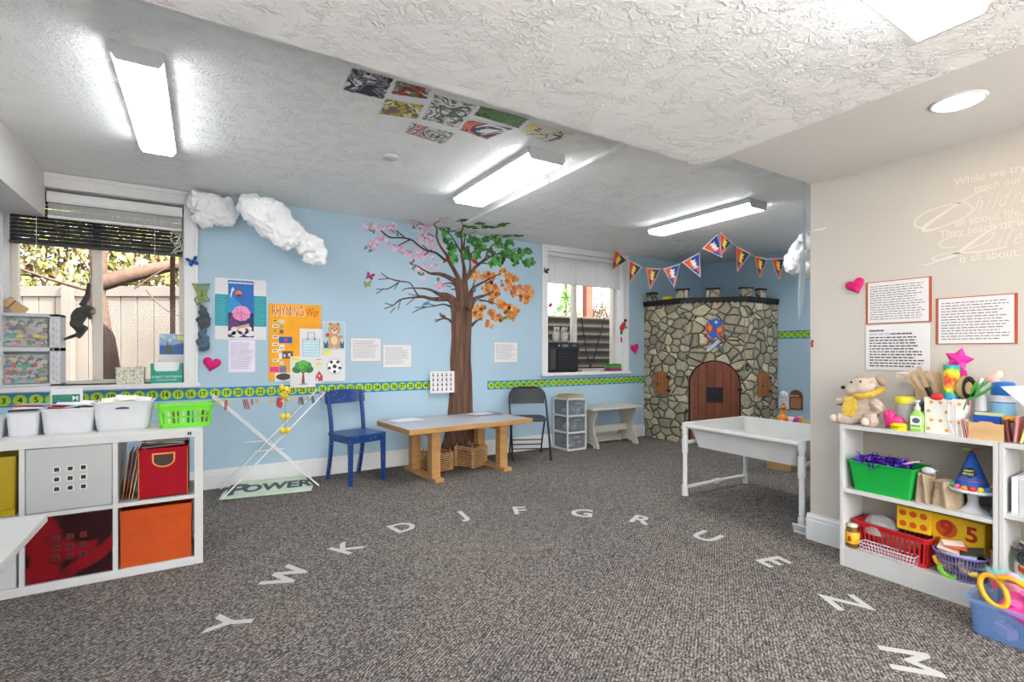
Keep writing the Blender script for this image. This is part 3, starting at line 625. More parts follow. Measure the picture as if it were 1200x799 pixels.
disc(mb, fur, .078, .03, .028, 0); disc(mb, fur, .138, .03, .028, 0); disc(mb, fur, .055, .13, .024, 0, 1.3); disc(mb, fur, .168, .12, .02, 0, 1.3)
disc(mb, fur, .108, .09, .062, 1, .88); disc(mb, lf, .108, .085, .042, 2, .8); disc(mb, fur, .108, .195, .058, 2, 1); disc(mb, lf, .108, .175, .024, 3, 1.2)
disc(mb, black, .108, .185, .008, 4, 1.3); disc(mb, black, .086, .2, .006, 4); disc(mb, black, .13, .2, .006, 4); disc(mb, C_('#b9404a'), .045, .14, .018, 1)
mb.build('card', e)
e, W_, H_ = card('white card with a green cartoon tree, lowest on the orange board', .70, .925, .865, 1.16, .014)
mb = MB(paper).box(0, W_, -.001, 0, 0, H_); mb.m(C_('#6e4b33')).prism([(.10, .035), (.108, .13), (.085, .17), (.115, .15), (.145, .17), (.122, .13), (.13, .035)], -.0018, -.001)
for x, z, r_, c in ((.06, .17, .034, '#2f7a35'), (.165, .17, .034, '#2f7a35'), (.085, .21, .036, '#3f9a3f'), (.145, .21, .036, '#3f9a3f'), (.115, .225, .035, '#59b24d'), (.115, .185, .03, '#3f9a3f'), (.1, .19, .018, '#59b24d')): disc(mb, C_(c), x, z, r_, 0 if c == '#2f7a35' else 1, 1.25)
mb.m(C_('#e7dd4a')).box(.01, .075, -.002, -.001, .255, .285).m(C_('#a8a8a8')).prism(arc(.115, .03, .01, 0, 340, 12, 4), -.0014, -.001); mb.build('card', e)
e, W_, H_ = card('white card with a small red schoolhouse between tree card and ball card', .925, .995, .90, 1.16, .008)
mb = MB(paper).box(0, W_, -.001, 0, 0, H_); mb.m(C_('#c23a3f')).prism([(.005, .02), (.005, .07), (.035, .12), (.068, .07), (.068, .02)], -.002, -.001).m(paper).prism(arc(.037, .07, .01, 0, 340, 10), -.0028, -.002).box(.012, .026, -.0028, -.002, .02, .045).m(C_('#e7dd4a')).box(.008, .06, -.002, -.001, .17, .20).m(greyink).box(.008, .055, -.002, -.001, .225, .232); mb.build('card', e)
e, W_, H_ = card('white card with a black and white football below the teddy bear card', .994, 1.207, .915, 1.225, .010)
mb = MB(paper).box(0, W_, -.001, 0, 0, H_); disc(mb, C_('#3a3d42'), .11, .145, .073, 0); disc(mb, C_('#f4f4f4'), .11, .145, .070, 1)
for a, rr_ in ((None, 0),)+tuple((72*k+90, .052) for k in range(5)):
    cx, cz = (.11, .145) if a is None else (.11+cos(R(a+36))*rr_, .145+sin(R(a+36))*rr_)
    mb.m(C_('#3a3d42')).prism([(cx+cos(R(90+72*k))*(.022 if a is None else .017), cz+sin(R(90+72*k))*(.022 if a is None else .017)) for k in range(5)], -.0078, -.0062)
mb.m(C_('#e7dd4a')).box(.005, .08, -.002, -.001, .265, .30); mb.build('card', e)
# three framed notes and the picture grid
for lb, x0, x1, z0, z1 in (('white printed note nearest the football card', 1.264, 1.567, 1.108, 1.342), ('white printed note between the football card note and the tree', 1.594, 1.90, 1.041, 1.276), ('white printed note right of the tree mural', 2.918, 3.239, 1.081, 1.315)):
    e = sheet('printed_note', lb, 'paper', x0, x1, z0, z1); MB(C_('#b9a98c')).box(-.004, x1-x0+.004, -.003, 0, -.004, z1-z0+.004).build('backing', e)
    MB(paper).box(0, x1-x0, -.0042, -.003, 0, z1-z0).build('paper', e); MB(greyink).lines(.02, x1-x0-.02, z1-z0-.02, .03, 13, -.0046, seed=int(x0*10)).build('printed_lines', e)
e = thing('picture_chart', 'small white chart with rows of tiny figures at the left edge of the tree trunk', 'chart', (2.085, WY-.075, .755)); MB(paper).box(0, .285, -.001, 0, 0, .235).build('paper', e)
rg = random.Random(9)
for i in range(4):
    for j in range(5):
        c = C_(rg.choice(['#5a4a55', '#74506a', '#3f5a63', '#a0485a', '#4a4a4a'])); x, z = .035+j*.052, .025+i*.052
        MB(c).prism([(x-.011, z), (x-.008, z+.018), (x, z+.024), (x+.008, z+.018), (x+.011, z)], -.002, -.001).prism(arc(x, z+.031, .007, 0, 340, 10), -.002, -.001).build('figure', e)
# ---- the four-season tree
TREE = {"B":[[[2.48,1.69,0.118],[2.34,1.81,0.071],[2.22,1.84,0.038],[2.12,1.88,0.021],[2.02,1.89,0.015],[1.86,1.88,0.01],[1.79,1.85,0.006]],[[2.32,1.8,0.055],[2.16,1.78,0.034],[2.04,1.8,0.025],[1.98,1.81,0.017],[1.94,1.86,0.013],[1.88,1.94,0.01],[1.77,1.95,0.013],[1.66,1.97,0.01],[1.57,2.02,0.008]],[[1.66,1.97,0.008],[1.54,1.95,0.006]],[[1.77,1.95,0.008],[1.71,1.86,0.006]],[[1.75,1.93,0.01],[1.64,1.86,0.008],[1.52,1.85,0.006]],[[1.6,1.86,0.008],[1.52,1.8,0.006]],[[2.04,1.8,0.021],[1.88,1.78,0.013],[1.77,1.75,0.013],[1.7,1.69,0.008],[1.6,1.65,0.006]],[[1.78,1.75,0.008],[1.75,1.64,0.006]],[[1.7,1.69,0.008],[1.61,1.71,0.006]],[[1.94,1.78,0.008],[1.84,1.7,0.006]],[[1.72,1.67,0.008],[1.67,1.61,0.006]],[[2.04,1.8,0.01],[1.86,1.82,0.006]],[[2.38,1.7,0.021],[2.28,1.73,0.013],[2.18,1.71,0.01],[2.08,1.69,0.008],[1.98,1.66,0.008],[1.91,1.62,0.006]],[[2.18,1.71,0.008],[2.08,1.73,0.006]],[[2.08,1.69,0.008],[1.94,1.68,0.006]],[[2.38,1.53,0.029],[2.32,1.57,0.017],[2.26,1.57,0.013],[2.17,1.53,0.008]],[[2.26,1.57,0.008],[2.16,1.55,0.006]],[[2.32,1.57,0.008],[2.25,1.6,0.006]],[[2.5,1.75,0.105],[2.44,1.96,0.063],[2.36,2.02,0.046],[2.24,2.06,0.034],[2.12,2.06,0.021],[2.04,2.09,0.015],[1.94,2.14,0.008]],[[2.46,1.92,0.025],[2.36,1.97,0.013],[2.26,1.95,0.008]],[[2.44,1.91,0.015],[2.36,1.9,0.008]],[[2.36,1.93,0.01],[2.3,1.94,0.006]],[[2.5,1.94,0.055],[2.42,2.09,0.042],[2.34,2.21,0.034],[2.3,2.29,0.025],[2.24,2.36,0.021],[2.19,2.46,0.019],[2.19,2.56,0.017],[2.11,2.69,0.01],[2.1,2.89,0.008]],[[2.16,2.47,0.01],[2.08,2.49,0.008]],[[2.29,2.22,0.025],[2.18,2.29,0.019],[2.06,2.31,0.015],[1.98,2.35,0.015],[1.9,2.4,0.015],[1.79,2.41,0.013],[1.66,2.4,0.013],[1.57,2.46,0.01]],[[1.88,2.4,0.013],[1.75,2.32,0.008]],[[1.82,2.42,0.013],[1.73,2.48,0.008]],[[2.13,2.32,0.01],[2.04,2.25,0.008]],[[2.08,2.32,0.01],[2.02,2.36,0.008]],[[2.52,1.71,0.126],[2.53,2.02,0.055],[2.52,2.17,0.034],[2.49,2.31,0.025],[2.49,2.48,0.019],[2.38,2.8,0.01],[2.27,3.0,0.008]],[[2.49,2.31,0.017],[2.4,2.45,0.013],[2.34,2.52,0.01],[2.28,2.55,0.006]],[[2.52,2.35,0.017],[2.53,2.48,0.013],[2.57,2.6,0.008],[2.58,2.74,0.006]],[[2.55,2.02,0.038],[2.6,2.16,0.019],[2.6,2.3,0.017],[2.68,2.38,0.013],[2.75,2.47,0.008]],[[2.6,2.3,0.013],[2.57,2.39,0.008]],[[2.56,2.04,0.038],[2.66,2.17,0.029],[2.79,2.28,0.021],[2.82,2.36,0.017],[2.89,2.45,0.013],[2.98,2.52,0.008],[3.01,2.72,0.008],[3.14,2.82,0.006]],[[2.77,2.25,0.017],[2.91,2.34,0.013],[3.05,2.38,0.008],[3.24,2.46,0.006]],[[2.75,2.23,0.013],[2.87,2.23,0.006]],[[2.58,1.73,0.105],[2.62,1.91,0.034],[2.71,1.98,0.021],[2.84,2.05,0.015],[3.0,2.13,0.008]],[[2.62,1.91,0.015],[2.66,2.03,0.008]],[[2.56,1.69,0.105],[2.66,1.81,0.042],[2.79,1.86,0.021],[2.91,1.91,0.01]],[[2.71,1.8,0.017],[2.84,1.79,0.01],[2.96,1.76,0.006]],[[2.61,1.5,0.034],[2.68,1.56,0.015],[2.75,1.59,0.008]],[[2.04,2.58,0.01],[1.91,2.7,0.006]]],"P":[[1.48,2.48],[1.43,2.48],[1.55,2.48],[1.49,2.31],[1.46,2.28],[1.57,2.36],[1.52,2.34],[1.7,2.52],[1.72,2.48],[1.69,2.31],[1.82,2.28],[1.88,2.23],[1.92,2.19],[1.98,2.28],[1.98,2.4],[2.02,2.24],[2.08,2.45],[2.12,2.4],[2.13,2.36],[2.12,2.25],[1.92,2.12],[1.96,2.08],[2.03,2.04],[2.16,2.14],[2.22,1.97],[2.26,1.92],[1.86,2.74],[1.93,2.67],[2.04,2.57],[2.1,2.97],[2.16,2.81],[2.08,2.54],[1.94,2.54],[2.26,2.37],[1.78,2.3],[1.86,2.26],[2.03,2.08],[2.22,1.94],[2.07,2.5]],"G":[[2.26,2.55],[2.31,2.46],[2.33,2.58],[2.37,2.37],[2.41,2.24],[2.47,2.54],[2.3,2.97],[2.62,2.48],[2.66,2.5],[2.73,2.51],[2.75,2.41],[2.66,2.3],[2.57,2.35],[2.55,2.29],[2.84,2.52],[2.86,2.36],[2.88,2.64],[3.0,2.48],[3.07,2.43],[3.14,2.52],[3.12,2.35],[3.24,2.34],[3.42,2.44],[3.44,2.32],[3.31,2.41],[2.91,2.23],[3.0,2.3],[2.46,3.02],[2.59,2.93],[2.68,3.07],[2.41,2.86],[3.1,2.77],[3.0,2.71],[2.36,2.29],[3.17,2.38],[3.36,2.28],[2.71,2.43],[2.31,3.01],[2.48,2.86],[2.65,2.97],[2.68,3.15],[2.93,2.52],[3.05,2.36],[3.19,2.29],[2.72,2.31],[2.36,2.39],[2.96,2.27]],"O":[[2.66,2.09],[2.75,2.1],[2.85,2.11],[2.91,2.09],[3.05,2.14],[3.14,2.11],[3.22,2.08],[2.84,2.0],[2.82,1.94],[2.93,1.95],[2.91,1.87],[3.05,2.02],[3.12,1.96],[3.24,1.99],[3.31,1.95],[3.39,1.98],[3.42,1.92],[3.34,1.84],[3.17,1.9],[2.89,1.83],[2.98,1.79],[3.07,1.75],[3.17,1.74],[3.22,1.68],[3.12,1.65],[3.02,1.75],[2.71,1.68],[2.78,1.7],[2.73,1.6],[2.89,1.64],[2.98,1.6],[2.86,1.52],[2.68,1.64],[3.12,2.04],[2.96,1.92],[3.19,1.93],[3.29,1.89],[3.4,1.86],[3.1,1.69],[3.18,1.62],[2.92,1.6]],"birds":[[2.32,2.22],[2.66,2.23],[2.64,1.89],[2.07,1.72],[2.26,1.59],[3.07,1.6],[2.6,1.59]],"trunk":[[[2.36,1.75],[2.6,1.74]],[[2.37,1.62],[2.64,1.6]],[[2.36,1.51],[2.63,1.52]],[[2.37,1.4],[2.61,1.4]],[[2.348,1.48],[2.652,1.573]],[[2.394,1.334],[2.624,1.422]],[[2.348,1.104],[2.604,1.144]],[[2.362,0.937],[2.624,0.93]],[[2.325,0.604],[2.638,0.587]],[[2.312,0.48],[2.638,0.458]],[[2.225,0.234],[2.703,0.19]],[[2.175,0.051],[2.77,0.016]]],"paint":{"A":[[0.61,2.47],[0.82,2.46],[0.84,2.7],[0.62,2.72]],"B":[[0.83,2.47],[1.02,2.46],[1.04,2.57],[0.85,2.62]],"C":[[0.84,2.68],[1.05,2.64],[1.08,2.82],[0.86,2.88]],"D":[[1.05,2.5],[1.31,2.49],[1.33,2.81],[1.1,2.81]],"E":[[1.06,2.88],[1.36,2.88],[1.36,3.08],[1.07,3.04]],"F":[[1.31,2.48],[1.64,2.47],[1.66,2.61],[1.33,2.6]],"G":[[1.33,2.67],[1.63,2.63],[1.57,2.86],[1.35,2.82]],"H":[[1.67,2.52],[2.0,2.48],[1.95,2.7],[1.67,2.64]]},"bf":[[1.453,1.974],[1.435,1.894]]}
tm = thing('tree_mural', 'big four-season tree mural with a raised brown trunk and bird pictures', 'mural', (2.48, WY, 0)); TO = (-2.48, -WY, 0)
trunk_m = M('trunk_bark', '#684a3c', .75, var=.55, vs=14, bump=1.0, bs=30, stretch=(1.8, 1.8, .16)); branch_m = M('branch_paint', '#4a3a37', .7, var=.15)
mb = MB(trunk_m); loops = []
T_ = sorted([((a[0], b_[0]), (a[1]+b_[1])/2) for a, b_ in TREE['trunk']], key=lambda q: -q[1])
T_ = [((2.35, 2.60), 1.75), ((2.365, 2.63), 1.62), ((2.365, 2.62), 1.5), ((2.37, 2.615), 1.36), ((2.35, 2.61), 1.12), ((2.36, 2.625), .93), ((2.33, 2.635), .6), ((2.315, 2.64), .45), ((2.27, 2.68), .22), ((2.17, 2.76), .03), ((2.16, 2.77), 0.0)]
NS = 22
def tr_at(z):
    for i in range(len(T_)-1):
        if T_[i][1] >= z >= T_[i+1][1]:
            k = (T_[i][1]-z)/(T_[i][1]-T_[i+1][1]+1e-9); return [T_[i][0][j]*(1-k)+T_[i+1][0][j]*k for j in (0, 1)]
for i in range(61):
    z = 1.75*(1-i/60); l, r_ = tr_at(z); D = .05+.035*(1-z/1.75)+.05*max(0, .3-z)/.3
    loops.append([(l+(r_-l)*j/NS, WY-.002-D*math.sqrt(max(0, 1-(2*j/NS-1)**2))*(1+.16*sin(j*1.9+z*2.2)+.10*sin(j*3.3-z*5)) * (1 if z < 1.45 else .35+.65*(1.75-z)/.30), z) for j in range(NS+1)])
mb.loft(loops, True, False, False, closed=False); mb.build('trunk', tm, loc=TO)
bm_ = MB(branch_m)
for bi, br in enumerate(TREE['B']):
    sp = smooth_path([tuple(p) for p in br], 5); big = br[0][2] > .035; k = MB(trunk_m) if big else bm_; rows = []; zc = 2.578 if sum(p[0] for p in sp)/len(sp) < 2.35 else 2.548
    for i in range(len(sp)):
        x, z, w_ = sp[i]; d_ = Vector((sp[min(i+1, len(sp)-1)][0]-sp[max(i-1, 0)][0], sp[min(i+1, len(sp)-1)][1]-sp[max(i-1, 0)][1])); d_.normalize(); n_ = Vector((-d_.y, d_.x)); w_ *= 1.25
        rows.append([fold(x+n_.x*w_*q/2, z+n_.y*w_*q/2, .002+.00025*bi+(.30*w_*(1-q*q) if w_ > .02 else 0), zc) for q in (-1, -.6, -.2, .2, .6, 1)])
    k.loft(rows, True, False, False, closed=False)
    if big: k.build('limb', tm, loc=TO)
bm_.build('branches', tm, loc=TO)
def scatter(name, pts, n, rad, size, mats, shape, seed):
    rg = random.Random(seed); mb = MB()
    for cx, cz in pts:
        for i in range(n):
            a, r_ = rg.uniform(0, 6.28), rad*rg.random()**.6; x, z = cx+cos(a)*r_, cz+sin(a)*r_*.8; s_ = size*rg.uniform(.7, 1.25); ph = rg.uniform(0, 6.28); mb.m(rg.choice(mats))
            if shape == 'blossom': q = [(s_*(.62+.38*cos(5*t_))*cos(t_+ph), s_*(.62+.38*cos(5*t_))*sin(t_+ph)) for t_ in [2*pi*k/20 for k in range(20)]]
            elif shape == 'maple': q = [(s_*(1 if k % 2 == 0 else .45)*cos(2*pi*k/10+ph), s_*(1 if k % 2 == 0 else .45)*sin(2*pi*k/10+ph)) for k in range(10)]
            else: q = [(s_*1.2*cos(t_)*cos(ph)-s_*.6*sin(t_)*(1+.25*cos(4*t_))*sin(ph), s_*1.2*cos(t_)*sin(ph)+s_*.6*sin(t_)*(1+.25*cos(4*t_))*cos(ph)) for t_ in [2*pi*k/14 for k in range(14)]]
            o_ = .0024+.00012*rg.randrange(8); mb.add([fold(x+u, z+v, o_, 2.578 if x < 2.35 else 2.548) for u, v in q], [list(range(len(q)))])
    return mb.build(name, tm, loc=TO)
scatter('pink_blossom', TREE['P'], 9, .062, .019, [C_('#e8a9c6'), C_('#f0c3d8'), C_('#d889ae')], 'blossom', 1)
scatter('green_leaves', TREE['G'], 6, .055, .034, [C_('#3f7f35'), C_('#5aa045'), C_('#2d6a33')], 'oval', 2)
scatter('blossom_leaves', [p for i, p in enumerate(TREE['P']) if i % 4 == 0], 3, .06, .02, [C_('#4f8a6a')], 'oval', 6)
scatter('orange_leaves', TREE['O'], 7, .058, .036, [C_('#d9812b'), C_('#e79a3a'), C_('#c0651f')], 'maple', 3)
for (x, z), c, c2, fl in zip(TREE['birds'], ('#c0282f', '#c0282f', '#5a7fa8', '#5f9aa8', '#7a6048', '#6f8a3f', '#a9b86a'), ('#8a1c22', '#8a1c22', '#38587f', '#3f7f8f', '#5a4433', '#4f6a2f', '#8a9a4a'), (1, -1, 1, 1, -1, 1, 1)):
    q = [(-.045, .005), (-.03, .022), (-.01, .026), (.008, .03), (.02, .045), (.035, .045), (.048, .034), (.04, .03), (.038, .012), (.02, -.008), (-.01, -.012), (-.04, -.03), (-.06, -.035)]
    mb = MB(C_(c)); mb.add([fold(x+u*fl*.9, z+v, .004) for u, v in q], [list(range(len(q)))]); w2 = [(-.035, .002), (-.01, .018), (.018, .012), (0, -.004)]
    mb.m(C_(c2)); mb.add([fold(x+u*fl*.9, z+v, .0046) for u, v in w2], [(0, 1, 2, 3)]); o_ = mb.build('painted_bird', tm, loc=TO)
# butterflies
def butterfly(name, label, x, z, s, c1, c2, rot=0, y=WY, out=.004):
    e = thing(name, label, 'butterfly', (x, y, z), rot=(0, R(rot), 0)); m1, m2 = C_(c1), C_(c2)
    for sgn in (-1, 1):
        q = [(0, .1), (.35, .75), (.9, .85), (.85, .35), (.5, .05), (.75, -.3), (.55, -.8), (.2, -.55), (0, -.15)]
        mb = MB(m1); mb.add([(sgn*a*s, -out-abs(a)*s*.55, b_*s) for a, b_ in q]+[(sgn*a*s, -out-abs(a)*s*.55+.001, b_*s) for a, b_ in q], [list(range(9)), list(range(17, 8, -1))])
        mb.m(m2)
        for cx, cz, r_ in ((.55, .5, .14), (.45, -.35, .12)): mb.add([(sgn*(cx+cos(R(a))*r_)*s, -out-(cx+cos(R(a))*r_)*s*.55-.001, (cz+sin(R(a))*r_)*s) for a in range(0, 360, 40)], [list(range(9))])
        mb.build('wing', e)
    MB(black).ball((0, -out-.001, 0), (s*.08, s*.08, s*.5), 8, 6).build('body', e); return e
butterfly('butterfly_decoration', 'pink butterfly left of the bare branches', 1.455, 1.975, .045, '#c2357a', '#4a1c38', 15)
butterfly('butterfly_decoration', 'yellow green butterfly below the pink butterfly', 1.432, 1.893, .04, '#a8b45a', '#3c3c20', -10)
butterfly('butterfly_decoration', 'blue butterfly on the right casing of the left window', -.075, 1.975, .05, '#2554a0', '#15305f', -20, y=5.115)
butterfly('butterfly_decoration', 'dark butterfly on the left casing of the right window', 3.63, 2.21, .045, '#2b3038', '#101318', 10, y=5.115)
# hanging fabric charms at the left casing
def crumple(mb, c, r, seed, n=14):
    rg = random.Random(seed)
    for i in range(n):
        p = [c[k]+rg.uniform(-.75, .75)*r[k] for k in range(3)]; mb.ball(p, [r[k]*rg.uniform(.3, .6) for k in range(3)], 8, 6, (rg.uniform(0, 3), rg.uniform(0, 3), rg.uniform(0, 3)))
    return mb
def draped(name, label, cat, x, z0, z1, w0, w1, mat, y=5.10, seed=0):
    rg = random.Random(seed); mb = MB(mat)
    for i in range(9):
        k = i/8; w_ = w0+(w1-w0)*min(1, k*1.6)*(1 if k < .8 else .75); mb.ball((x+rg.uniform(-.012, .012)+.02*k, y+rg.uniform(-.008, .008), z1+(z0-z1)*k*.92-.01), (w_*rg.uniform(.75, 1.0), .018, .026), 10, 7, (0, rg.uniform(-.7, .7), 0))
    for i in range(4): mb.ball((x+rg.uniform(-.03, .04), y, z0+rg.uniform(.02, .07)), (.012, .01, .035), 8, 6, (0, rg.uniform(-.8, .8), 0))
    c = fix(mb); o = mb.build(name, loc=c, remesh=.006, disp=.02, dscale=.03); return tag(o, label, cat)
mb = MB(C_('#8a9a4f')); q = [(-.075, 1.80), (-.03, 1.79), (.05, 1.80), (.035, 1.77), (-.005, 1.76), (.01, 1.72), (.045, 1.66), (.0, 1.655), (-.045, 1.62), (-.06, 1.66), (-.03, 1.71), (-.05, 1.745)]
for s_, w_ in ((1, .012), (.55, .008)):
    pts_ = [(a*s_, 5.106, 1.70+(b_-1.71)*s_) for a, b_ in q]; mb.tube(pts_, w_*.8, 6, closed=True)
mb.tube([(-.05, 5.106, 1.78), (.02, 5.106, 1.66)], .007, 6).tube([(.03, 5.106, 1.77), (-.03, 5.106, 1.63)], .007, 6); solo(mb, 'woven_charm', 'small green woven star charm on the right casing of the left window', 'charm')
draped('cloth_charm', 'dark grey crumpled cloth hanging beneath the green charm', 'cloth', .0, 1.42, 1.60, .02, .062, C_('#4f555a', .9), seed=1)
draped('cloth_charm', 'grey blue crumpled cloth hanging below the dark grey one', 'cloth', -.01, 1.23, 1.42, .022, .058, C_('#546a78', .9), seed=2)
# crepe hearts
def heart_pts(s, n=28):
    return [(s*16*sin(t_)**3/17, s*(13*cos(t_)-5*cos(2*t_)-2*cos(3*t_)-cos(4*t_))/17) for t_ in [2*pi*k/n for k in range(n)]]
magenta = M('crepe_magenta', '#d4146f', .6, bump=.6, bs=60)
def heart(label, x, y, z, s, rz=0, tilt=0, thick=.03, mat=None, name='crepe_heart'):
    mb = MB(mat or magenta); pts = heart_pts(s); rings = []
    for k, (f_, d_) in enumerate(((1, 0), (1.0, .3), (.85, .75), (.5, 1), (.05, 1.05))): rings.append([(a*f_, -d_*thick, b_*f_) for a, b_ in pts])
    mb.loft(rings, True); o = mb.build(name, loc=(x, y, z), rot=(0, R(tilt), rz)); tag(o, label, 'heart'); return o
heart('magenta crepe paper heart on the wall right of the left window', .065, 5.148, 1.10, .075, tilt=12)
heart('magenta crepe paper heart right of the right window', 5.20, 5.148, 1.25, .085, tilt=-12, thick=.02)

# ============================================================ things on the left window sill
SZ = .94
def drawer_unit():
    e = thing('drawer_unit', 'clear plastic two-drawer unit full of craft bits on the left window sill', 'drawers', (-1.17, 5.235, SZ))
    mb = MB(whitep); w_, h_, d_ = .46, .555, .19
    for z0, z1 in ((0, .02), (.265, .30), (.53, .555)): mb.box(-w_/2, w_/2, -d_/2, d_/2, z0, z1)
    mb.box(-w_/2, -w_/2+.06, -d_/2, d_/2, 0, h_).box(w_/2-.065, w_/2, -d_/2, d_/2, 0, h_); mb.box(-w_/2, w_/2, d_/2-.01, d_/2, 0, h_)
    mb.build('frame', e, bevel=.006)
    mb = MB(C_('#b5b2ae'))
    for i in range(9): mb.box(w_/2-.045, w_/2-.035, -d_/2-.001, -d_/2+.001, .04+i*.055, .07+i*.055).box(w_/2-.025, w_/2-.018, -d_/2-.001, -d_/2+.001, .03+i*.055, .05+i*.055)
    mb.build('side_slots', e)
    clear = plastic_clear('clear_drawer', '#dfe6ea', .10, .15)
    for z in (.02, .30):
        MB(clear).box(-w_/2+.062, w_/2-.067, -d_/2+.003, -d_/2+.006, z+.003, z+.225).build('drawer_front', e)
        MB(clear).box(-w_/2+.062, w_/2-.067, -d_/2-.008, -d_/2+.006, z+.195, z+.225).build('drawer_lip', e)
    return e
drawer_unit()
rg = random.Random(21)
cols = {'green': '#2faa6a', 'teal': '#46b7a8', 'yellow': '#ecd83a', 'pink': '#e29bb8', 'tan': '#cfa98c', 'blue': '#3d79b8', 'lilac': '#b9a3cf', 'brown': '#8a6a55', 'red': '#c9353f'}
for tier, z0 in (('lower', .965), ('upper', 1.245)):
    # a printed liner behind the bits, then the bits themselves
    for i in range(26):
        c = rg.choice(list(cols)); k = rg.randrange(3); x = -1.33+.29*((i % 9)+.5)/9+rg.uniform(-.012, .012); lay = i//9; z = z0+.02+.055*lay+rg.uniform(0, .01); y = 5.165+rg.uniform(0, .02)
        mb = MB(C_(cols[c])); rot = (rg.uniform(-.2, .2), rg.uniform(-.5, .5), rg.uniform(-.3, .3))
        if k == 0: mb.cbox((0, 0, 0), (.034, .02, .024)); nm = 'craft_block'; lb = 'small %s craft block in the %s clear drawer on the sill'
        elif k == 1: mb.cyl((-.024, 0, 0), (.024, 0, 0), .011, seg=10); nm = 'craft_tube'; lb = '%s cardboard craft tube in the %s clear drawer on the sill'
        else: mb.ball((0, 0, 0), (.019, .012, .016), 10, 7); nm = 'craft_ball'; lb = '%s craft ball in the %s clear drawer on the sill'
        o = mb.build(nm, loc=(x, y, z), rot=rot); tag(o, lb % (c, tier), 'craft supply', 'craft bits in the clear drawers')
speck = speckle_mat('cork_liner', '#e5dcd0', ['#b59b86', '#8a7768', '#d6c3ae', '#5f5148'], 45)
for tier, z0 in (('lower', .963), ('upper', 1.243)): tag(MB(speck).box(-.147, .147, -.01, .01, 0, .215).build('speckled_card', loc=(-1.178, 5.235, z0)), 'speckled cream card standing in the %s clear drawer' % tier, 'card')
e = thing('cardboard_box', 'open tan cardboard box lid leaning on top of the clear drawer unit', 'box', (-1.20, 5.235, 1.495)); card_m = M('cardboard', '#c9a47a', .8, var=.06)
mb = MB(card_m); mb.at((0, 0, .055), (0, R(38), 0)); mb.box(-.07, .07, -.05, .05, -.045, -.042).box(-.07, -.067, -.05, .05, -.045, .03).box(-.07, .07, -.05, -.047, -.045, .03); mb.build('box', e)
MB(C_('#5a4030')).at((0, 0, .055), (0, R(38), 0)).box(-.03, -.022, -.052, -.05, -.045, .03).build('tape_strip', e)
e = thing('speckled_basket', 'cream speckled woven box with toy cars in it on the left sill', 'box', (-.51, 5.215, SZ)); MB(speckle_mat('woven', '#dcd8c6', ['#a8a68c', '#c9c7a9', '#86876c', '#eceadd'], 160)).tub(.185, .12, .19, .125, .135, .006, .006, .002).build('box', e)
for i, (x, c, lb) in enumerate(((-.05, '#2b2b30', 'black toy car lying in the speckled box'), (.02, '#d9b82f', 'yellow toy car lying in the speckled box'), (.06, '#c9b9a5', 'tan toy car lying in the speckled box'))):
    t2 = thing('toy_car', lb, 'toy', (-.51+x, 5.20, SZ+.108+.006*i), R(20*i)); MB(C_(c, .3)).prism([(-.03, 0), (-.03, .012), (-.016, .014), (-.008, .024), (.012, .024), (.02, .014), (.03, .012), (.03, 0)], -.013, .013).build('body', t2, bevel=.002)
    for sx in (-.017, .017): MB(black).cyl((sx, -.015, .0), (sx, .015, .0), .006, seg=10).build('wheels', t2)
gb = C_('#159a80'); e = thing('notebook_box', 'green open-front box marked SUBJECT NOTEBOOK on the left sill', 'box', (-.262, 5.215, SZ))
mb = MB(gb); F = [(-.112, 0), (.112, 0), (.112, .165), (.09, .165), (.085, .115), (.07, .10), (-.07, .10), (-.085, .115), (-.09, .165), (-.112, .165)]
mb.prism(F, -.062, -.058).box(-.112, -.108, -.058, .06, 0, .165).box(.108, .112, -.058, .06, 0, .165).box(-.112, .112, .056, .06, 0, .165).box(-.112, .112, -.058, .06, 0, .004); mb.build('carton', e)
MB(paper).text('1-SUBJECT NOTEBOOK', 0, .045, .017, -.0635, ws=.92).text('COLLEGE RULED', 0, .02, .013, -.0635).build('lettering', e)
for i in range(6): tag(MB(C_(['#e8e4e6', '#cfc9d0', '#3a3236', '#f2f0f2', '#b9b4b8', '#6a4a44'][i])).cbox((0, 0, 0), (.18, .008, .17), (R(6*i-12), R([3, -4, 2, -2, 5, -3][i]), 0)).build('notebook', loc=(-.262, 5.175+.016*i, SZ+.093)), ['white', 'pale grey', 'black', 'bright white', 'grey', 'brown'][i]+' notebook standing in the green carton', 'notebook', 'notebooks in the green carton')
e = thing('picture_book', 'blue picture of a dark spruce under a yellow sun, behind the green carton', 'picture', (-.235, 5.31, SZ+.0)); MB(paper).box(-.09, .105, 0, .012, 0, .42).build('board', e)
mb = MB(C_('#8fb0d8')).at((0, 0, .15)).box(-.086, .101, -.001, 0, .10, .266); mb.m(C_('#3f66a0')).box(-.086, .101, -.002, -.001, .09, .17); mb.m(C_('#587089')).prism([(-.086, .165), (0, .17), (.06, .185), (.101, .195), (.101, .165)], -.003, -.002); mb.m(C_('#4a5f4a')).prism([(-.05, .10), (-.035, .15), (-.03, .215), (-.02, .16), (-.008, .19), (0, .145), (.012, .10)], -.004, -.003)
mb.m(C_('#e8e06a')).prism(arc(.065, .235, .024, 0, 340, 14), -.003, -.001)
for x, z in ((-.05, .235), (-.01, .215), (.02, .24), (-.07, .25)): mb.m(C_('#cfd8b0')).prism(arc(x, z, .012, 0, 340, 10), -.003, -.001)
mb.build('picture', e)
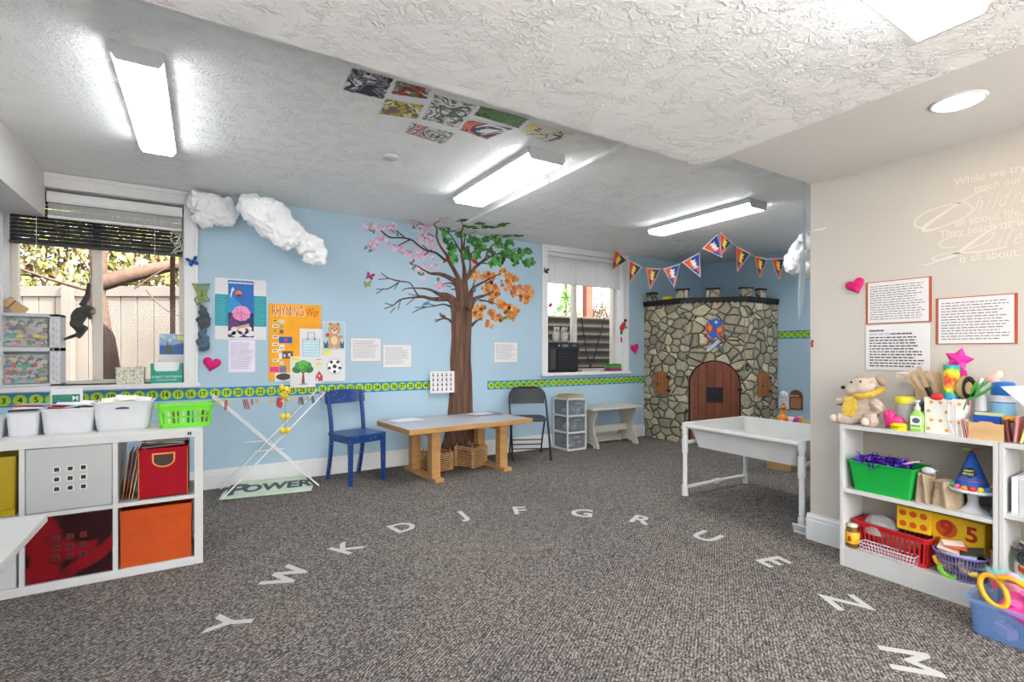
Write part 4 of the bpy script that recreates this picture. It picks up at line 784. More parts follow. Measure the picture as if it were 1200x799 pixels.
# plush monkey hanging by one arm
mk = M('monkey_plush', '#46443f', .95, var=.2, vs=60, bump=.7, bs=200, sheen=.2)
e = thing('monkey_plush', 'dark grey plush monkey hanging by one arm in the left window', 'plush toy', (-.87, 5.235, 1.29)); o = (.87, -5.235, -1.29)
mb = MB(mk); A = lambda *p: [(x, 5.235+y, z) for x, y, z in p]
mb.tube(A((-.785, 0, 1.735), (-.79, 0, 1.66), (-.825, 0, 1.57)), [.014, .02, .026], 10).ball((-.783, 5.235, 1.745), .017)
mb.ball((-.845, 5.235, 1.49), (.052, .04, .075), rot=(0, R(18), 0)).ball((-.86, 5.235, 1.43), (.045, .04, .045)).ball((-.785, 5.235, 1.535), (.046, .042, .044))
mb.tube(A((-.82, -.02, 1.53), (-.77, -.03, 1.49), (-.775, -.035, 1.465)), [.02, .017, .018], 10)
mb.tube(A((-.86, -.01, 1.42), (-.80, -.02, 1.39), (-.83, -.02, 1.345), (-.85, -.02, 1.315)), [.028, .024, .018, .016], 10).tube(A((-.87, .01, 1.42), (-.84, .01, 1.35), (-.90, .01, 1.32), (-.945, .01, 1.30)), [.028, .022, .014, .010], 10)
mb.build('body', e, loc=o, remesh=.007, smooth_it=2)
MB(C_('#8f887c')).ball((-.758, 5.222, 1.525), (.022, .03, .02)).build('muzzle', e, loc=o); MB(mk).ball((-.80, 5.235, 1.575), (.012, .006, .014)).build('ear', e, loc=o)
MB(C_('#3a3a38')).tube([(-.783, 5.235, 1.75), (-.783, 5.235, 2.04)], .0015, 5).build('string', e, loc=o)

# ============================================================ things on the right window sill
e = thing('speaker', 'black party loudspeaker on the right window sill', 'speaker', (3.935, 5.19, SZ)); sg = M('speaker_grille', '#1d1e21', .5, var=.3, vs=200)
MB(blackp).box(-.235, .235, -.06, .09, .008, .385).build('cabinet', e, bevel=.012)
mb = MB(sg).box(-.11, .20, -.068, -.06, .03, .29); mb.m(C_('#33353a'))
for z in (.08, .12, .16, .2, .24): mb.box(-.105, .195, -.070, -.068, z, z+.006)
mb.build('grille', e, bevel=.003); MB(C_('#3c3e44')).box(-.22, -.13, -.066, -.06, .04, .30).build('side_panel', e, bevel=.004)
mb = MB(C_('#2c2e33')).box(-.12, .22, -.066, -.06, .305, .375); mb.build('control_panel', e, bevel=.003)
for x in (-.09, .14, .175): MB(chrome).cyl((x, -.066, .34), (x, -.078, .34), .012, seg=14).build('knob', e)
MB(C_('#6f7680')).box(-.03, .06, -.068, -.066, .325, .357).build('display', e)
for sx in (-.18, .18): MB(black).box(sx-.03, sx+.03, -.05, .07, 0, .01).build('foot', e)
MB(blackp).tube([(.235, -.02, .34), (.265, -.02, .33), (.265, -.02, .27), (.235, -.02, .26)], .012, 8).build('handle', e)
owl = M('owl_grey', '#b9b8b2', .9, var=.25, vs=60, bump=.6, bs=120)
for i, (x, lb) in enumerate(((3.86, 'pale grey owl ornament, left of the pair on the loudspeaker'), (3.995, 'pale grey owl ornament, right of the pair on the loudspeaker'))):
    e = thing('owl_ornament', lb, 'ornament', (x, 5.20, SZ+.385)); s_ = 1 if i == 0 else -1
    mb = MB(owl).ball((0, 0, .075), (.055, .045, .078)).ball((.008*s_, -.005, .155), (.048, .04, .042)); mb.ball((-.03, 0, .19), (.01, .01, .016)).ball((.04, 0, .19), (.01, .01, .016)); mb.build('body', e, remesh=.008, smooth_it=2)
    for k in (-.018, .022): MB(C_('#5d5f5f')).ball((k, -.04, .16), (.011, .006, .012)).build('eye', e)
    MB(C_('#55524a')).cyl((.002, -.043, .15), (.002, -.052, .142), .006, .001, 8).build('beak', e)
for i, (c, w_, h_) in enumerate((('purple', .215, .022), ('red', .2, .026), ('green', .205, .028), ('dark green', .19, .02))):
    z = SZ+sum((.022, .026, .028)[:i]); col = {'purple': '#4a3a86', 'red': '#b8404a', 'green': '#3f9f3a', 'dark green': '#2a7a34'}[c]
    e = thing('book', '%s book in the small stack at the right end of the right sill' % c, 'book', (4.83, 5.19, z), R([0, 3, -2, 4][i])); MB(C_(col)).box(-w_/2, w_/2, -.06, .06, 0, h_).build('cover', e, bevel=.001); MB(paper).box(-w_/2+.004, w_/2+.001, -.058, .0605, .003, h_-.003).build('pages', e)
for i, (x, w_, c) in enumerate(((4.38, .3, '#d8d6d0'), (4.36, .26, '#8f8a86'))):
    tag(MB(C_(c)).box(-w_/2, w_/2, -.05, .05, 0, .012).build('magazine', loc=(x, 5.18, SZ+.012*i)), ['pale magazine lying flat at the middle of the right sill', 'grey magazine lying on the pale one on the right sill'][i], 'magazine')
redp = C_('#b3262c')
e = thing('hanging_ornament', 'small red paper bird hanging in the left pane of the right window', 'ornament', (3.79, 5.22, 1.80)); MB(redp).prism([(-.035, 0), (-.01, .02), (.0, .05), (.012, .02), (.04, .012), (.012, -.01), (.015, -.045), (-.005, -.015), (-.03, -.03)], -.006, .006).build('bird', e, bevel=.001); MB(C_('#888888')).tube([(0, 0, .04), (0, 0, .27)], .0012, 5).build('string', e)
e = thing('woodpecker_ornament', 'red and black bird ornament hanging on the right jamb of the right window', 'ornament', (4.945, 5.10, 1.36))
mb = MB(redp).ball((-.03, 0, .18), (.04, .03, .05), rot=(0, R(25), 0)).ball((0.0, 0, .225), (.035, .028, .03)); mb.build('body', e, remesh=.008); MB(black).ball((.03, 0, .275), (.022, .02, .022)).tube([(.02, 0, .2), (.055, 0, .175), (.075, 0, .175)], .007, 6).build('head', e); MB(C_('#3d4038')).tube([(-.04, 0, .13), (-.045, 0, .08)], [.018, .012], 8).build('tail', e); MB(redp).prism([(-.06, .04), (-.04, .045), (-.03, -.02), (-.05, -.03)], -.004, .004).build('tag', e)
MB(C_('#888888')).tube([(-.03, 0, .2), (-.05, 0, .08), (-.048, 0, .02)], .0015, 5).build('string', e)
FLAGS = [([(4.716,5.024,2.58),(4.831,4.918,2.426),(4.677,5.048,2.294)],0),([(4.774,4.813,2.404),(4.885,4.709,2.309),(4.764,4.819,2.101)],0),([(4.843,4.594,2.278),(4.978,4.476,2.262),(4.889,4.566,2.004)],0),([(4.912,4.375,2.243),(5.07,4.243,2.301),(5.031,4.303,2.007)],1),([(4.95,4.117,2.292),(5.11,3.984,2.4),(5.144,3.998,2.106)],1),([(4.866,3.758,2.386),(4.989,3.647,2.545),(5.065,3.636,2.279)],1),([(4.953,3.587,2.548),(5.04,3.498,2.417),(4.961,3.582,2.299)],0),([(5.307,3.628,2.431),(5.415,3.526,2.345),(5.315,3.623,2.132)],0),([(5.607,3.596,2.346),(5.708,3.499,2.3),(5.659,3.564,2.081)],0),([(5.925,3.577,2.343),(6.029,3.478,2.338),(6.005,3.528,2.082)],0),([(6.351,3.608,2.411),(6.45,3.512,2.438),(6.416,3.569,2.292)],0)]
# ============================================================ cube shelf at the left
e = thing('cube_shelf', 'white cube shelving unit standing in front of the left window wall', 'shelf', (-.735, 3.565, 0)); o = (.735, -3.565, 0)
mb = MB(lam); X0, X1, Y0, Y1 = -1.475, 0, 3.37, 3.76
mb.box(X0, X1, Y0, Y1, .722, .765).box(X0, X1, Y0, Y1, 0, .045).box(X0, X0+.042, Y0, Y1, .045, .722).box(X1-.042, X1, Y0, Y1, .045, .722)
mb.build('frame', e, loc=o, bevel=.002)
DV = [(-.407, -.386), (-.771, -.750), (-1.135, -1.114)]
for a, b_ in DV: MB(lam).box(a, b_, Y0+.002, Y1, .045, .722).build('divider', e, loc=o)
for a, b_ in ((-.386, -.042), (-.750, -.407), (-1.114, -.771), (X0+.042, -1.135)): MB(lam).box(a, b_, Y0+.004, Y1, .375, .396).build('shelf_board', e, loc=o)
def hole_door(name, mat, rim, dark, x0, x1, z0, z1, y):
    w_, h_ = x1-x0, z1-z0; k = MB(mat).box(x0, x1, y, y+.012, z0, z1).build(name, e, loc=o, bevel=.002)
    r, d_ = MB(rim), MB(dark)
    for i in range(3):
        for j in range(3):
            cx = x0+w_*(.5+.155*(i-1)); cz = z0+h_*(.5+.155*(j-1))-.005*0; r.box(cx-.014, cx+.014, y-.003, y, cz-.014, cz+.014); d_.box(cx-.010, cx+.010, y-.0045, y-.003, cz-.010, cz+.010)
    r.build('hole_rim', k); d_.build('hole', k)
hole_door('grey_door', M('door_grey', '#b4b5b4', .45, var=.02), M('rim_light', '#e3e3e0', .4), M('hole_dark', '#34322c', .7), -.747, -.410, .400, .718, Y0+.004)
hole_door('red_translucent_door', smoke_mat('red_acrylic', '#2c0f12', '#7d0c18', 4), M('red_rim', '#7a2a2c', .2), M('red_hole', '#3c1a1a', .3), -.747, -.410, .05, .372, Y0+.004)
MB(dkink).text('M', -.065, .735, .018, Y0-.002, bold=.03).build('letter_sticker', e, loc=o)
fab_o = M('orange_fabric', '#bd4a12', .85, var=.06, vs=14, bump=.3, bs=120); fab_g = M('grey_fabric', '#c4c5c4', .85, var=.08, vs=6, bump=.3, bs=90)
def fabric_box(label, mat, x0, x1, y0, y1, z0, h_):
    e = thing('storage_box', label, 'storage box', ((x0+x1)/2, (y0+y1)/2, z0)); w_, d_ = x1-x0, y1-y0
    MB(mat).tub(w_-.004, d_, w_, d_, h_, .004, .004, .001).build('box', e, bevel=.002)
    mb = MB(mat); 
    mb.box(-w_/2-.0005, w_/2+.0005, -d_/2-.0035, -d_/2, h_-.055, h_-.001).build('seam_band', e, bevel=.0015)
    return e
fabric_box('orange fabric box in the lower right cube of the white shelf', fab_o, -.378, -.055, Y0+.012, Y1-.02, .046, .305)
fabric_box('light grey fabric box in the lower left cube beneath the white table corner', fab_g, -1.105, -.782, Y0+.012, Y1-.02, .046, .295)
e = thing('magazine_bin', 'mustard yellow plastic bin in the upper left cube', 'storage box', (-.94, 3.55, .397)); ym = M('mustard', '#ab920c', .35, var=.05)
MB(ym).tub(.29, .28, .305, .30, .292, .004, .01, .002).build('bin', e); MB(ym).box(-.15, .15, -.152, -.147, .0, .03).build('base_band', e)
redb = M('red_board', '#9c0a1d', .65, var=.06, spec=.15); e = thing('file_box', 'red file box with an orange rimmed handle hole in the upper right cube', 'storage box', (-.187, 3.54, .397))
mb = MB(redb); w_, h_, d_ = .232, .272, .27
F = [(-w_/2, 0), (w_/2, 0), (w_/2, h_), (-w_/2, h_)]
mb.prism(F, -d_/2, -d_/2+.004).prism(F, d_/2-.004, d_/2).box(-w_/2, -w_/2+.004, -d_/2, d_/2, 0, h_).box(w_/2-.004, w_/2, -d_/2, d_/2, 0, h_).box(-w_/2, w_/2, -d_/2, d_/2, 0, .004).build('box', e)
H_ = [(-.045, .045), (.045, .045)]+arc(0, 0, .045, 0, -180, 12); hz = .205
MB(C_('#e98a3c')).prism([(a*1.18, hz+b_*.75*(1.18)) for a, b_ in H_], -d_/2-.002, -d_/2).build('handle_rim', e)
MB(C_('#3a2320')).prism([(a, hz+b_*.72) for a, b_ in H_], -d_/2-.0035, -d_/2-.002).build('handle_hole', e)
for sx in (-1, 1): MB(C_('#e98a3c')).tube([(sx*(w_/2-.004), -d_/2-.003, z) for z in (0, .2, .255)]+[(sx*(w_/2+.008), -d_/2-.003, .265), (sx*(w_/2-.004), -d_/2-.003, .275)], .002, 6).build('elastic_cord', e)
for i, (c, lb) in enumerate((('#a96b2a', 'amber'), ('#8f2a2a', 'dark red'), ('#c98a3a', 'orange'), ('#b9a7a0', 'clear grey'))):
    tag(MB(C_(c, .3)).cbox((0, 0, .13), (.003, .24, .255)).build('folder', loc=(-.372+.014*i, 3.53, .399), rot=(0, R(7+i), 0)), '%s plastic folder leaning left of the red file box' % lb, 'folder', 'folders left of the red file box')
for i in range(4):
    tag(MB(C_(['#8f8983', '#c9c4bb', '#6f6a66', '#a8a29b'][i])).cbox((0, 0, 0), (.20, .21, .004), (R([2, -3, 1, 4][i]), R([-2, 3, -4, 1][i]), R([3, -8, 5, 0][i]))).build('paper_sheaf', loc=(-.195+.01*i, 3.53, .681+.011*i)), ['dark grey', 'cream', 'charcoal', 'warm grey'][i]+' paper sheaf lying across the red file box', 'paper', 'papers on the red file box')
# bins on the cube shelf
TZ = .765
e = thing('white_bin', 'large white plastic bin with a handle slot next to the green basket', 'storage box', (-.385, 3.64, TZ)); MB(whitep).tub(.235, .165, .275, .19, .16, .003, .035, .005).build('bin', e, bevel=.002)
MB(C_('#3b3f55')).prism([(-.03, .118), (.03, .118), (.03, .126), (0, .131), (-.03, .126)], -.0975, -.093).build('handle_slot', e)
e = thing('white_bin', 'white plastic bin full of pens and paper in the middle of the cube shelf top', 'storage box', (-.62, 3.66, TZ)); MB(whitep).tub(.20, .22, .22, .24, .135, .003, .03, .004).build('bin', e, bevel=.002)
mb = MB(C_('#d8d9dc'))
for i in range(3):
    for j in range(4): mb.box(.1085, .1105, -.06+.035*j, -.04+.035*j, .03+.03*i, .045+.03*i)
mb.build('side_perforations', e)
e = thing('white_bin', 'small white plastic bin with a slot showing red and black, third from the green basket', 'storage box', (-.80, 3.66, TZ)); MB(whitep).tub(.115, .2, .13, .21, .12, .003, .02, .003).build('bin', e, bevel=.002); mb = MB(C_('#c0392b')).box(-.035, 0, -.1035, -.1, .082, .098); mb.m(black).box(0, .025, -.1035, -.1, .082, .098); mb.build('slot', e)
e = thing('white_bin', 'low white plastic bin at the very left edge of the photo on the cube shelf', 'storage box', (-.98, 3.6, TZ)); MB(whitep).tub(.20, .2, .22, .22, .10, .003, .03, .004).build('bin', e, bevel=.002)
rg = random.Random(4); names = {'#2b2b2e': 'black', '#b8303a': 'red', '#f1f1f1': 'white', '#a9b4be': 'grey', '#39507a': 'navy'}
for i in range(10):
    c = list(names)[i % 5]; bx = (-.80, -.62)[i % 2]; y = 3.60+rg.uniform(0, .12); L_ = .06 if bx == -.8 else .085
    t2 = thing('pen', '%s pen sticking out of the %s' % (names[c], 'small white bin' if bx == -.8 else 'middle white bin'), 'pen', (bx+rg.uniform(-.02, .02), y, TZ+.128+.006*(i//2)), group='pens in the white bins', rot=(0, R(rg.uniform(-12, 12)), R(rg.uniform(-25, 25))))
    MB(C_(c)).cyl((-L_, 0, 0), (L_, 0, 0), .005, seg=8).build('barrel', t2); MB(C_(c)).cyl((L_, 0, 0), (L_+.015, 0, 0), .005, .001, 8).build('tip', t2)
for i, (lb, x, y, r_) in enumerate((('white sheet of paper curving out of the middle white bin', -.60, 3.70, 6), ('cream sheet of paper rising from the large white bin', -.42, 3.68, -5), ('white folded paper at the back of the large white bin', -.35, 3.70, 8))):
    tag(MB(paper if i != 1 else C_('#f0ead2')).cbox((0, 0, 0), (.17, .12, .002), (R(8), R(r_), 0)).build('paper_sheet', loc=(x, y, TZ+.153+.012*(i > 0))), lb, 'paper')
e = thing('wipes_pack', 'white and green upright pack behind the white bins', 'package', (-.655, 3.78-.05, TZ)); MB(whitep).rr([(.142, .03, 0, .01), (.142, .03, .235, .01)]).build('pack', e, bevel=.004); mb = MB(C_('#0f7a5c')).box(-.058, .06, -.0175, -.015, .12, .20); mb.build('label_panel', e); MB(paper).text('M', .04, .165, .024, -.019, bold=.03).build('label_mark', e)
tag(MB(C_('#2e7a4a')).cyl((0, 0, 0), (.004, 0, .075), .003, seg=6).build('crayon', loc=(-.50, 3.66, TZ+.10)), 'thin green stick standing in the large white bin', 'stick')
def slat_basket(e, mat, w0, d0, w1, d1, h_, n, nd, z_lo, z_hi, t=.004, lip=.008, barw=.45, rows=1):
    """basket wall: solid band below, slotted middle, rim on top"""
    f = lambda z: (w0+(w1-w0)*z/h_, d0+(d1-d0)*z/h_)
    mb = MB(mat); r = .02
    def band(za, zb): 
        (a, b_), (c, d_) = f(za), f(zb); mb.rr([(a, b_, za, r), (c, d_, zb, r), (c-2*t, d_-2*t, zb, r), (a-2*t, b_-2*t, za, r), (a, b_, za, r)], cap0=False, cap1=False)
    band(.0, z_lo); band(z_hi, h_); a, b_ = f(0); mb.rr([(a-.002, b_-.002, 0, r), (a-.002, b_-.002, .004, r)])
    c, d_ = f(h_); mb.rr([(c+2*lip, d_+2*lip, h_-.008, r+lip), (c+2*lip, d_+2*lip, h_, r+lip), (c-2*t, d_-2*t, h_, r), (c-2*t, d_-2*t, h_-.008, r), (c+2*lip, d_+2*lip, h_-.008, r+lip)], cap0=False, cap1=False)
    (wa, da), (wb, db) = f(z_lo), f(z_hi)
    for s_ in (-1, 1):
        for i in range(n+1):
            k = -1+2*i/n; bw = barw*wa/n/2; xa, xb = k*(wa/2-.012), k*(wb/2-.012)
            mb.add([(xa-bw, s_*da/2, z_lo), (xa+bw, s_*da/2, z_lo), (xb+bw, s_*db/2, z_hi), (xb-bw, s_*db/2, z_hi), (xa-bw, s_*(da/2-t), z_lo), (xa+bw, s_*(da/2-t), z_lo), (xb+bw, s_*(db/2-t), z_hi), (xb-bw, s_*(db/2-t), z_hi)], [(0,1,2,3),(7,6,5,4),(0,3,7,4),(1,5,6,2)])
        for i in range(nd+1):
            k = -1+2*i/nd; bw = barw*da/nd/2; ya, yb = k*(da/2-.012), k*(db/2-.012)
            mb.add([(s_*wa/2, ya-bw, z_lo), (s_*wa/2, ya+bw, z_lo), (s_*wb/2, yb+bw, z_hi), (s_*wb/2, yb-bw, z_hi), (s_*(wa/2-t), ya-bw, z_lo), (s_*(wa/2-t), ya+bw, z_lo), (s_*(wb/2-t), yb+bw, z_hi), (s_*(wb/2-t), yb-bw, z_hi)], [(0,1,2,3),(7,6,5,4),(0,3,7,4),(1,5,6,2)])
    for q in range(1, rows): z = z_lo+(z_hi-z_lo)*q/rows; band(z-.005, z+.005)
    return mb.build('basket', e)
limeb = M('lime_plastic', '#6fd62e', .35, var=.04); e = thing('slotted_basket', 'lime green slotted plastic basket at the right end of the cube shelf top', 'basket', (-.085, 3.56, TZ)); slat_basket(e, limeb, .245, .12, .28, .15, .135, 10, 5, .025, .095, rows=2)
for i, c in enumerate(('#f0efe6', '#8a5a3f', '#e9e9dc', '#3f6f8f', '#d9d4c0', '#a33a3f')): tag(MB(C_(c)).box(-.014, .014, -.04, .04, 0, .085).build('card_pack', loc=(-.175+.036*i, 3.565, TZ+.006)), '%s card pack standing in the lime green basket' % ['white', 'brown', 'ivory', 'blue', 'beige', 'red'][i], 'card pack', 'card packs in the lime green basket')

# white low table whose corner enters at the left
e = thing('white_table', 'white table corner at the left edge in front of the cube shelf', 'table', (-1.13, 2.25, 0)); MB(lam).box(-.60, .604, -.42, .42, .53, .56).build('tabletop', e, bevel=.003)
for sx in (-.52, .1):
    for sy in (-.3, .1): MB(whitep).cyl((sx, sy, 0), (sx, sy, .53), .018, .022, 12).build('leg', e)

# ============================================================ drying rack and POWER sign
wm = M('white_tube', '#e9e9ea', .4, var=.02); e = thing('drying_rack', 'white folding cross-legged drying rack against the blue wall', 'drying rack', (.49, 4.9, 0)); o = (-.49, -4.9, 0)
TL, TR = (.07, .835), (.925, .835)
for y in (4.72, 5.08):
    MB(wm).tube([(TL[0], y, TL[1]), (.885, y+.02, .006)], .0065, 8).build('leg', e, loc=o); MB(wm).tube([(TR[0], y-.012, TR[1]), (.13, y-.01, .006)], .0065, 8).build('leg', e, loc=o)
for x, z in (TL, TR, (.50, .42)): MB(wm).tube([(x, 4.70, z), (x, 5.10, z)], .007, 8).build('cross_rod', e, loc=o)
for x0, x1, z in ((.38, .62, .335), (.30, .50, .42)): MB(wm).tube([(x0, 4.9, z), (x1, 4.92, z)], .005, 6).build('brace_rod', e, loc=o)
sp = smooth_path([(.07, 4.72, .838), (.3, 4.72, .80), (.6, 4.72, .80), (.925, 4.71, .838)], 6)
MB(C_('#d9d6cf')).tube(sp, .002, 5).build('line', e, loc=o)
rg = random.Random(12); pegs = [(.115, 'yellow', .035), (.155, 'dark red', .08), (.185, 'yellow', .035), (.30, 'brown', .08), (.325, 'red', .085), (.35, 'brown', .05), (.385, 'orange', .035), (.43, 'yellow', .02), (.495, 'yellow', .04), (.545, 'brown', .075), (.68, 'yellow', .025), (.715, 'brown', .065), (.745, 'black', .07), (.79, 'orange', .035), (.835, 'navy', .065), (.885, 'brown', .035)]
pc = {'yellow': '#e2c14a', 'dark red': '#9a2b33', 'brown': '#8a6248', 'red': '#b8433f', 'orange': '#d98a3a', 'black': '#3a3636', 'navy': '#2f4672'}
for x, c, L_ in pegs:
    t2 = thing('clothes_peg', '%s peg clipped on the drying rack line' % c, 'clothes peg', (x, 4.718, .81-L_), group='pegs on the drying rack line', rot=(0, R(rg.uniform(-14, 14)), 0))
    MB(C_(pc[c])).box(-.009, -.001, -.006, .004, 0, L_).build('prong', t2, bevel=.001); MB(C_(pc[c])).box(.002, .010, -.006, .004, 0, L_).build('prong', t2, bevel=.001)
yel = C_('#f0d640'); e = thing('paper_garland', 'yellow and red paper flower garland hanging from the drying rack', 'garland', (.60, 4.69, .48)); 
mb = MB(yel); rgg = random.Random(3)
for i in range(16): mb.ball((rgg.uniform(-.03, .03), rgg.uniform(-.02, .02), .30+rgg.uniform(0, .13)), (.020, .014, .020), 8, 6, (rgg.uniform(0, 3), 0, rgg.uniform(0, 3)))
mb.build('yellow_flower', e)
MB(C_('#c22f36')).prism([(-.055, .25), (-.06, .30), (-.045, .34), (-.025, .33), (-.02, .27), (-.035, .24)], -.012, .005).build('red_petal', e, bevel=.002)
for z in (.15, .03): 
    for sx in (-.02, .02): MB(yel).ball((sx, 0, z+.02), (.024, .02, .028), 12, 8).build('yellow_bead', e)
MB(C_('#6f8f4a')).tube([(0, 0, .40), (0, 0, .02)], .002, 5).build('string', e)
gm = M('sign_board', '#c7d6bd', .7, var=.1, vs=5); e = thing('painted_sign', 'pale green board painted POWER lying on the carpet under the drying rack', 'sign', (.49, 4.86, 0.004), rot=(R(2.5), 0, R(-6)))
P_ = [(-.36, -.21), (.33, -.235), (.355, -.10), (.30, .22), (-.24, .24), (-.345, -.04)]
MB(gm).prism(P_, 0.012, .022, 'z').build('board', e, bevel=.002)
mb = MB(C_('#39424b')); mb.at((0, 0, 0), (R(-90), 0, 0)); mb.text('P', -.235, -.13, .27, -.0232, bold=.045, shear=.1, ws=.8).text('OWER', .075, -.10, .19, -.0236, bold=.04, shear=.12, ws=.66); mb.build('lettering', e)

# ============================================================ blue chair
bl_ = chipped_mat('chipped_blue_paint', '#123c7c', '#9fb2c6', .655, 75)
e = thing('wooden_chair', 'blue painted wooden chair with chipped legs beside the drying rack', 'chair', (1.235, 4.79, 0), R(17))
MB(bl_).rr([(.395, .39, .425, .03), (.40, .395, .432, .035), (.40, .395, .445, .035), (.385, .38, .450, .03)]).build('seat', e)
mb = MB(bl_); mb.box(-.18, .18, -.178, -.158, .375, .426).box(-.18, .18, .155, .175, .375, .426).box(-.182, -.162, -.17, .17, .375, .426).box(.162, .182, -.17, .17, .375, .426); mb.build('apron', e)
for sx in (-1, 1):
    MB(bl_).rr([(.032, .032, 0, .004, sx*.172, -.172), (.040, .040, .425, .004, sx*.168, -.168)]).build('leg', e)
    pr = smooth_path([(.245, 0), (.185, .25), (.165, .45), (.185, .62), (.235, .83)], 5)
    MB(bl_).rr([(.03, .036, z, .006, sx*(.165+.01*z), y) for y, z in pr], smooth=True).build('leg', e)
mb = MB(bl_); loops = []
for i in range(13):
    k = -1+2*i/12; x = k*.205; y = .245-.045*(1-k*k)*-1-.045; dz = -.02*abs(k)**3
    loops.append([(x, y-.010, .71-dz*.3), (x, y+.010, .71-dz*.3), (x, y+.03, .84+dz), (x, y+.010, .84+dz)])
mb.loft(loops, smooth=False); mb.build('backrest', e, bevel=.004)

# ============================================================ low wooden table, crates
e = thing('low_table', 'low pine table with a pale grey top standing in front of the tree', 'table', (2.20, 4.665, 0), R(4.5))
MB(M('table_laminate', '#b9bac1', .35, var=.02)).box(-.675, .675, -.365, .365, .503, .513).build('tabletop', e)
mb = MB(pine); mb.box(-.69, .69, -.385, -.365, .468, .513).box(-.69, .69, .365, .385, .468, .513).box(-.69, -.675, -.365, .365, .468, .513).box(.675, .69, -.365, .365, .468, .513).box(-.675, .675, -.365, .365, .47, .503); mb.build('edge_band', e, bevel=.002)
for sx in (-.375, .395):
    MB(pine).box(sx-.045, sx+.045, -.36, .33, 0, .035).build('foot', e, bevel=.003)
    for y in (-.24, .18): MB(pine).box(sx-.045, sx+.045, y-.045, y+.045, .035, .47).build('leg', e, bevel=.003)
    MB(pine).box(sx-.015, sx+.015, -.19, .13, .40, .47).build('top_rail', e)
def papers(label, x, y, z, rz, w_, h_, n, c, name='paper_sheaf'):
    mb = MB(C_(c)); rg = random.Random(int(x*100))
    for i in range(n): mb.cbox((rg.uniform(-.01, .01), rg.uniform(-.01, .01), .001+.0022*i), (w_, h_, .0018), (0, 0, R(rg.uniform(-6, 6))))
    o = mb.build(name, loc=(x, y, z), rot=(0, 0, R(rz))); tag(o, label, 'paper'); return o
papers('white papers at the left end of the low table', 1.73, 4.86, .5135, 8, .30, .21, 4, '#efeef2'); papers('grey magazines at the right end of the low table', 2.68, 4.86, .5135, -12, .28, .2, 4, '#8c8a90')
papers('white sheet on the magazines at the right end of the low table', 2.60, 4.89, .523, 10, .25, .18, 1, '#e8e8ec')
stick = M('crate_stick', '#c9a06c', .6, var=.2, vs=20)
def crate(label, x, y, rz, w_, d_, n, liner):
    e = thing('stick_crate', label, 'crate', (x, y, 0), R(rz)); mb = MB(stick); p = .021
    for i in range(n):
        z = .008+p*i
        for s_ in (-1, 1):
            mb.tube([(-w_/2-.018, s_*d_/2, z), (w_/2+.018, s_*d_/2, z)], .0066, 6); mb.tube([(s_*w_/2, -d_/2-.018, z+p/2), (s_*w_/2, d_/2+.018, z+p/2)], .0066, 6)
    mb.build('stick_walls', e)
    for sx in (-1, 1):
        for sy in (-1, 1): MB(stick).cyl((sx*(w_/2-.012), sy*(d_/2-.012), 0), (sx*(w_/2-.012), sy*(d_/2-.012), n*p+.03), .006, seg=6).build('corner_post', e)
    MB(C_('#4a332a')).box(-w_/2+.01, w_/2-.01, -d_/2+.01, d_/2-.01, .004, n*p*.72).build('inner_lining', e)
    return e
crate('smaller wooden stick crate under the low table, left one', 2.04, 4.79, 14, .20, .24, 9, 0); crate('bigger wooden stick crate under the low table, right one', 2.42, 4.77, 26, .235, .225, 10, 0)
rg = random.Random(31)
for i in range(8): tag(MB(M('dried_bark%d' % i, ['#6a4a44', '#7c5a4c'][i % 2], .8)).cyl((-.085, 0, 0), (.085, 0, 0), .012, .009, 8).build('bark_stick', loc=(2.42+rg.uniform(-.03, .03), 4.77+rg.uniform(-.06, .06), .175+.018*(i // 3)), rot=(0, R(rg.uniform(-6, 6)), R(rg.uniform(-70, 70)))), ['brown bark stick lying in the bigger stick crate', 'light brown bark stick lying in the bigger stick crate'][i % 2], 'stick', 'bark sticks in the bigger crate')

# ============================================================ folding chair, drawer tower, bench
e = thing('folding_chair', 'black metal folding chair between low table and drawer tower', 'chair', (3.20, 4.84, 0), R(-24)); fv = M('chair_vinyl', '#2f3338', .5, var=.1)
path = [(-.215, -.235, 0), (-.215, -.10, .30), (-.215, .06, .62), (-.20, .10, .72)]
p2 = smooth_path(path, 4)+[(-.17, .12, .76), (-.10, .13, .785), (.10, .13, .785), (.17, .12, .76)]+[(-x, y, z) for x, y, z in reversed(smooth_path(path, 4))]
MB(blackm).tube(p2, .012, 10).build('front_frame', e)
for sx in (-1, 1): MB(blackm).tube([(sx*.19, .24, 0), (sx*.19, .13, .22), (sx*.19, -.02, .44)], .010, 8).build('leg', e)
for y, z in ((.20, .10), (.17, .16)): MB(blackm).tube([(-.19, y, z), (.19, y, z)], .007, 8).build('rear_rung', e)
MB(blackm).tube([(-.214, -.18, .12), (.214, -.18, .12)], .007, 8).build('front_rung', e)
MB(fv).rr([(.36, .36, .425, .06, 0, -.03), (.38, .38, .432, .06, 0, -.03), (.38, .38, .45, .06, 0, -.03), (.34, .34, .46, .06, 0, -.03)], smooth=False).build('seat', e, bevel=.003)
mb = MB(fv); loops = []
for i in range(11):
    k = -1+2*i/10; x = k*.197; yb = .035*(1-k*k); loops.append([(x, .065+yb-.01, .60), (x, .085+yb-.01, .60), (x, .135+yb-.02, .775-.025*abs(k)**4), (x, .115+yb-.02, .775-.025*abs(k)**4)])
mb.loft(loops, False).build('backrest', e, bevel=.004)
for sx in (-1, 1):
    for p in ((sx*.215, -.235), (sx*.19, .24)): MB(black).cyl((p[0], p[1], 0), (p[0], p[1], .018), .015, seg=10).build('rubber_foot', e)

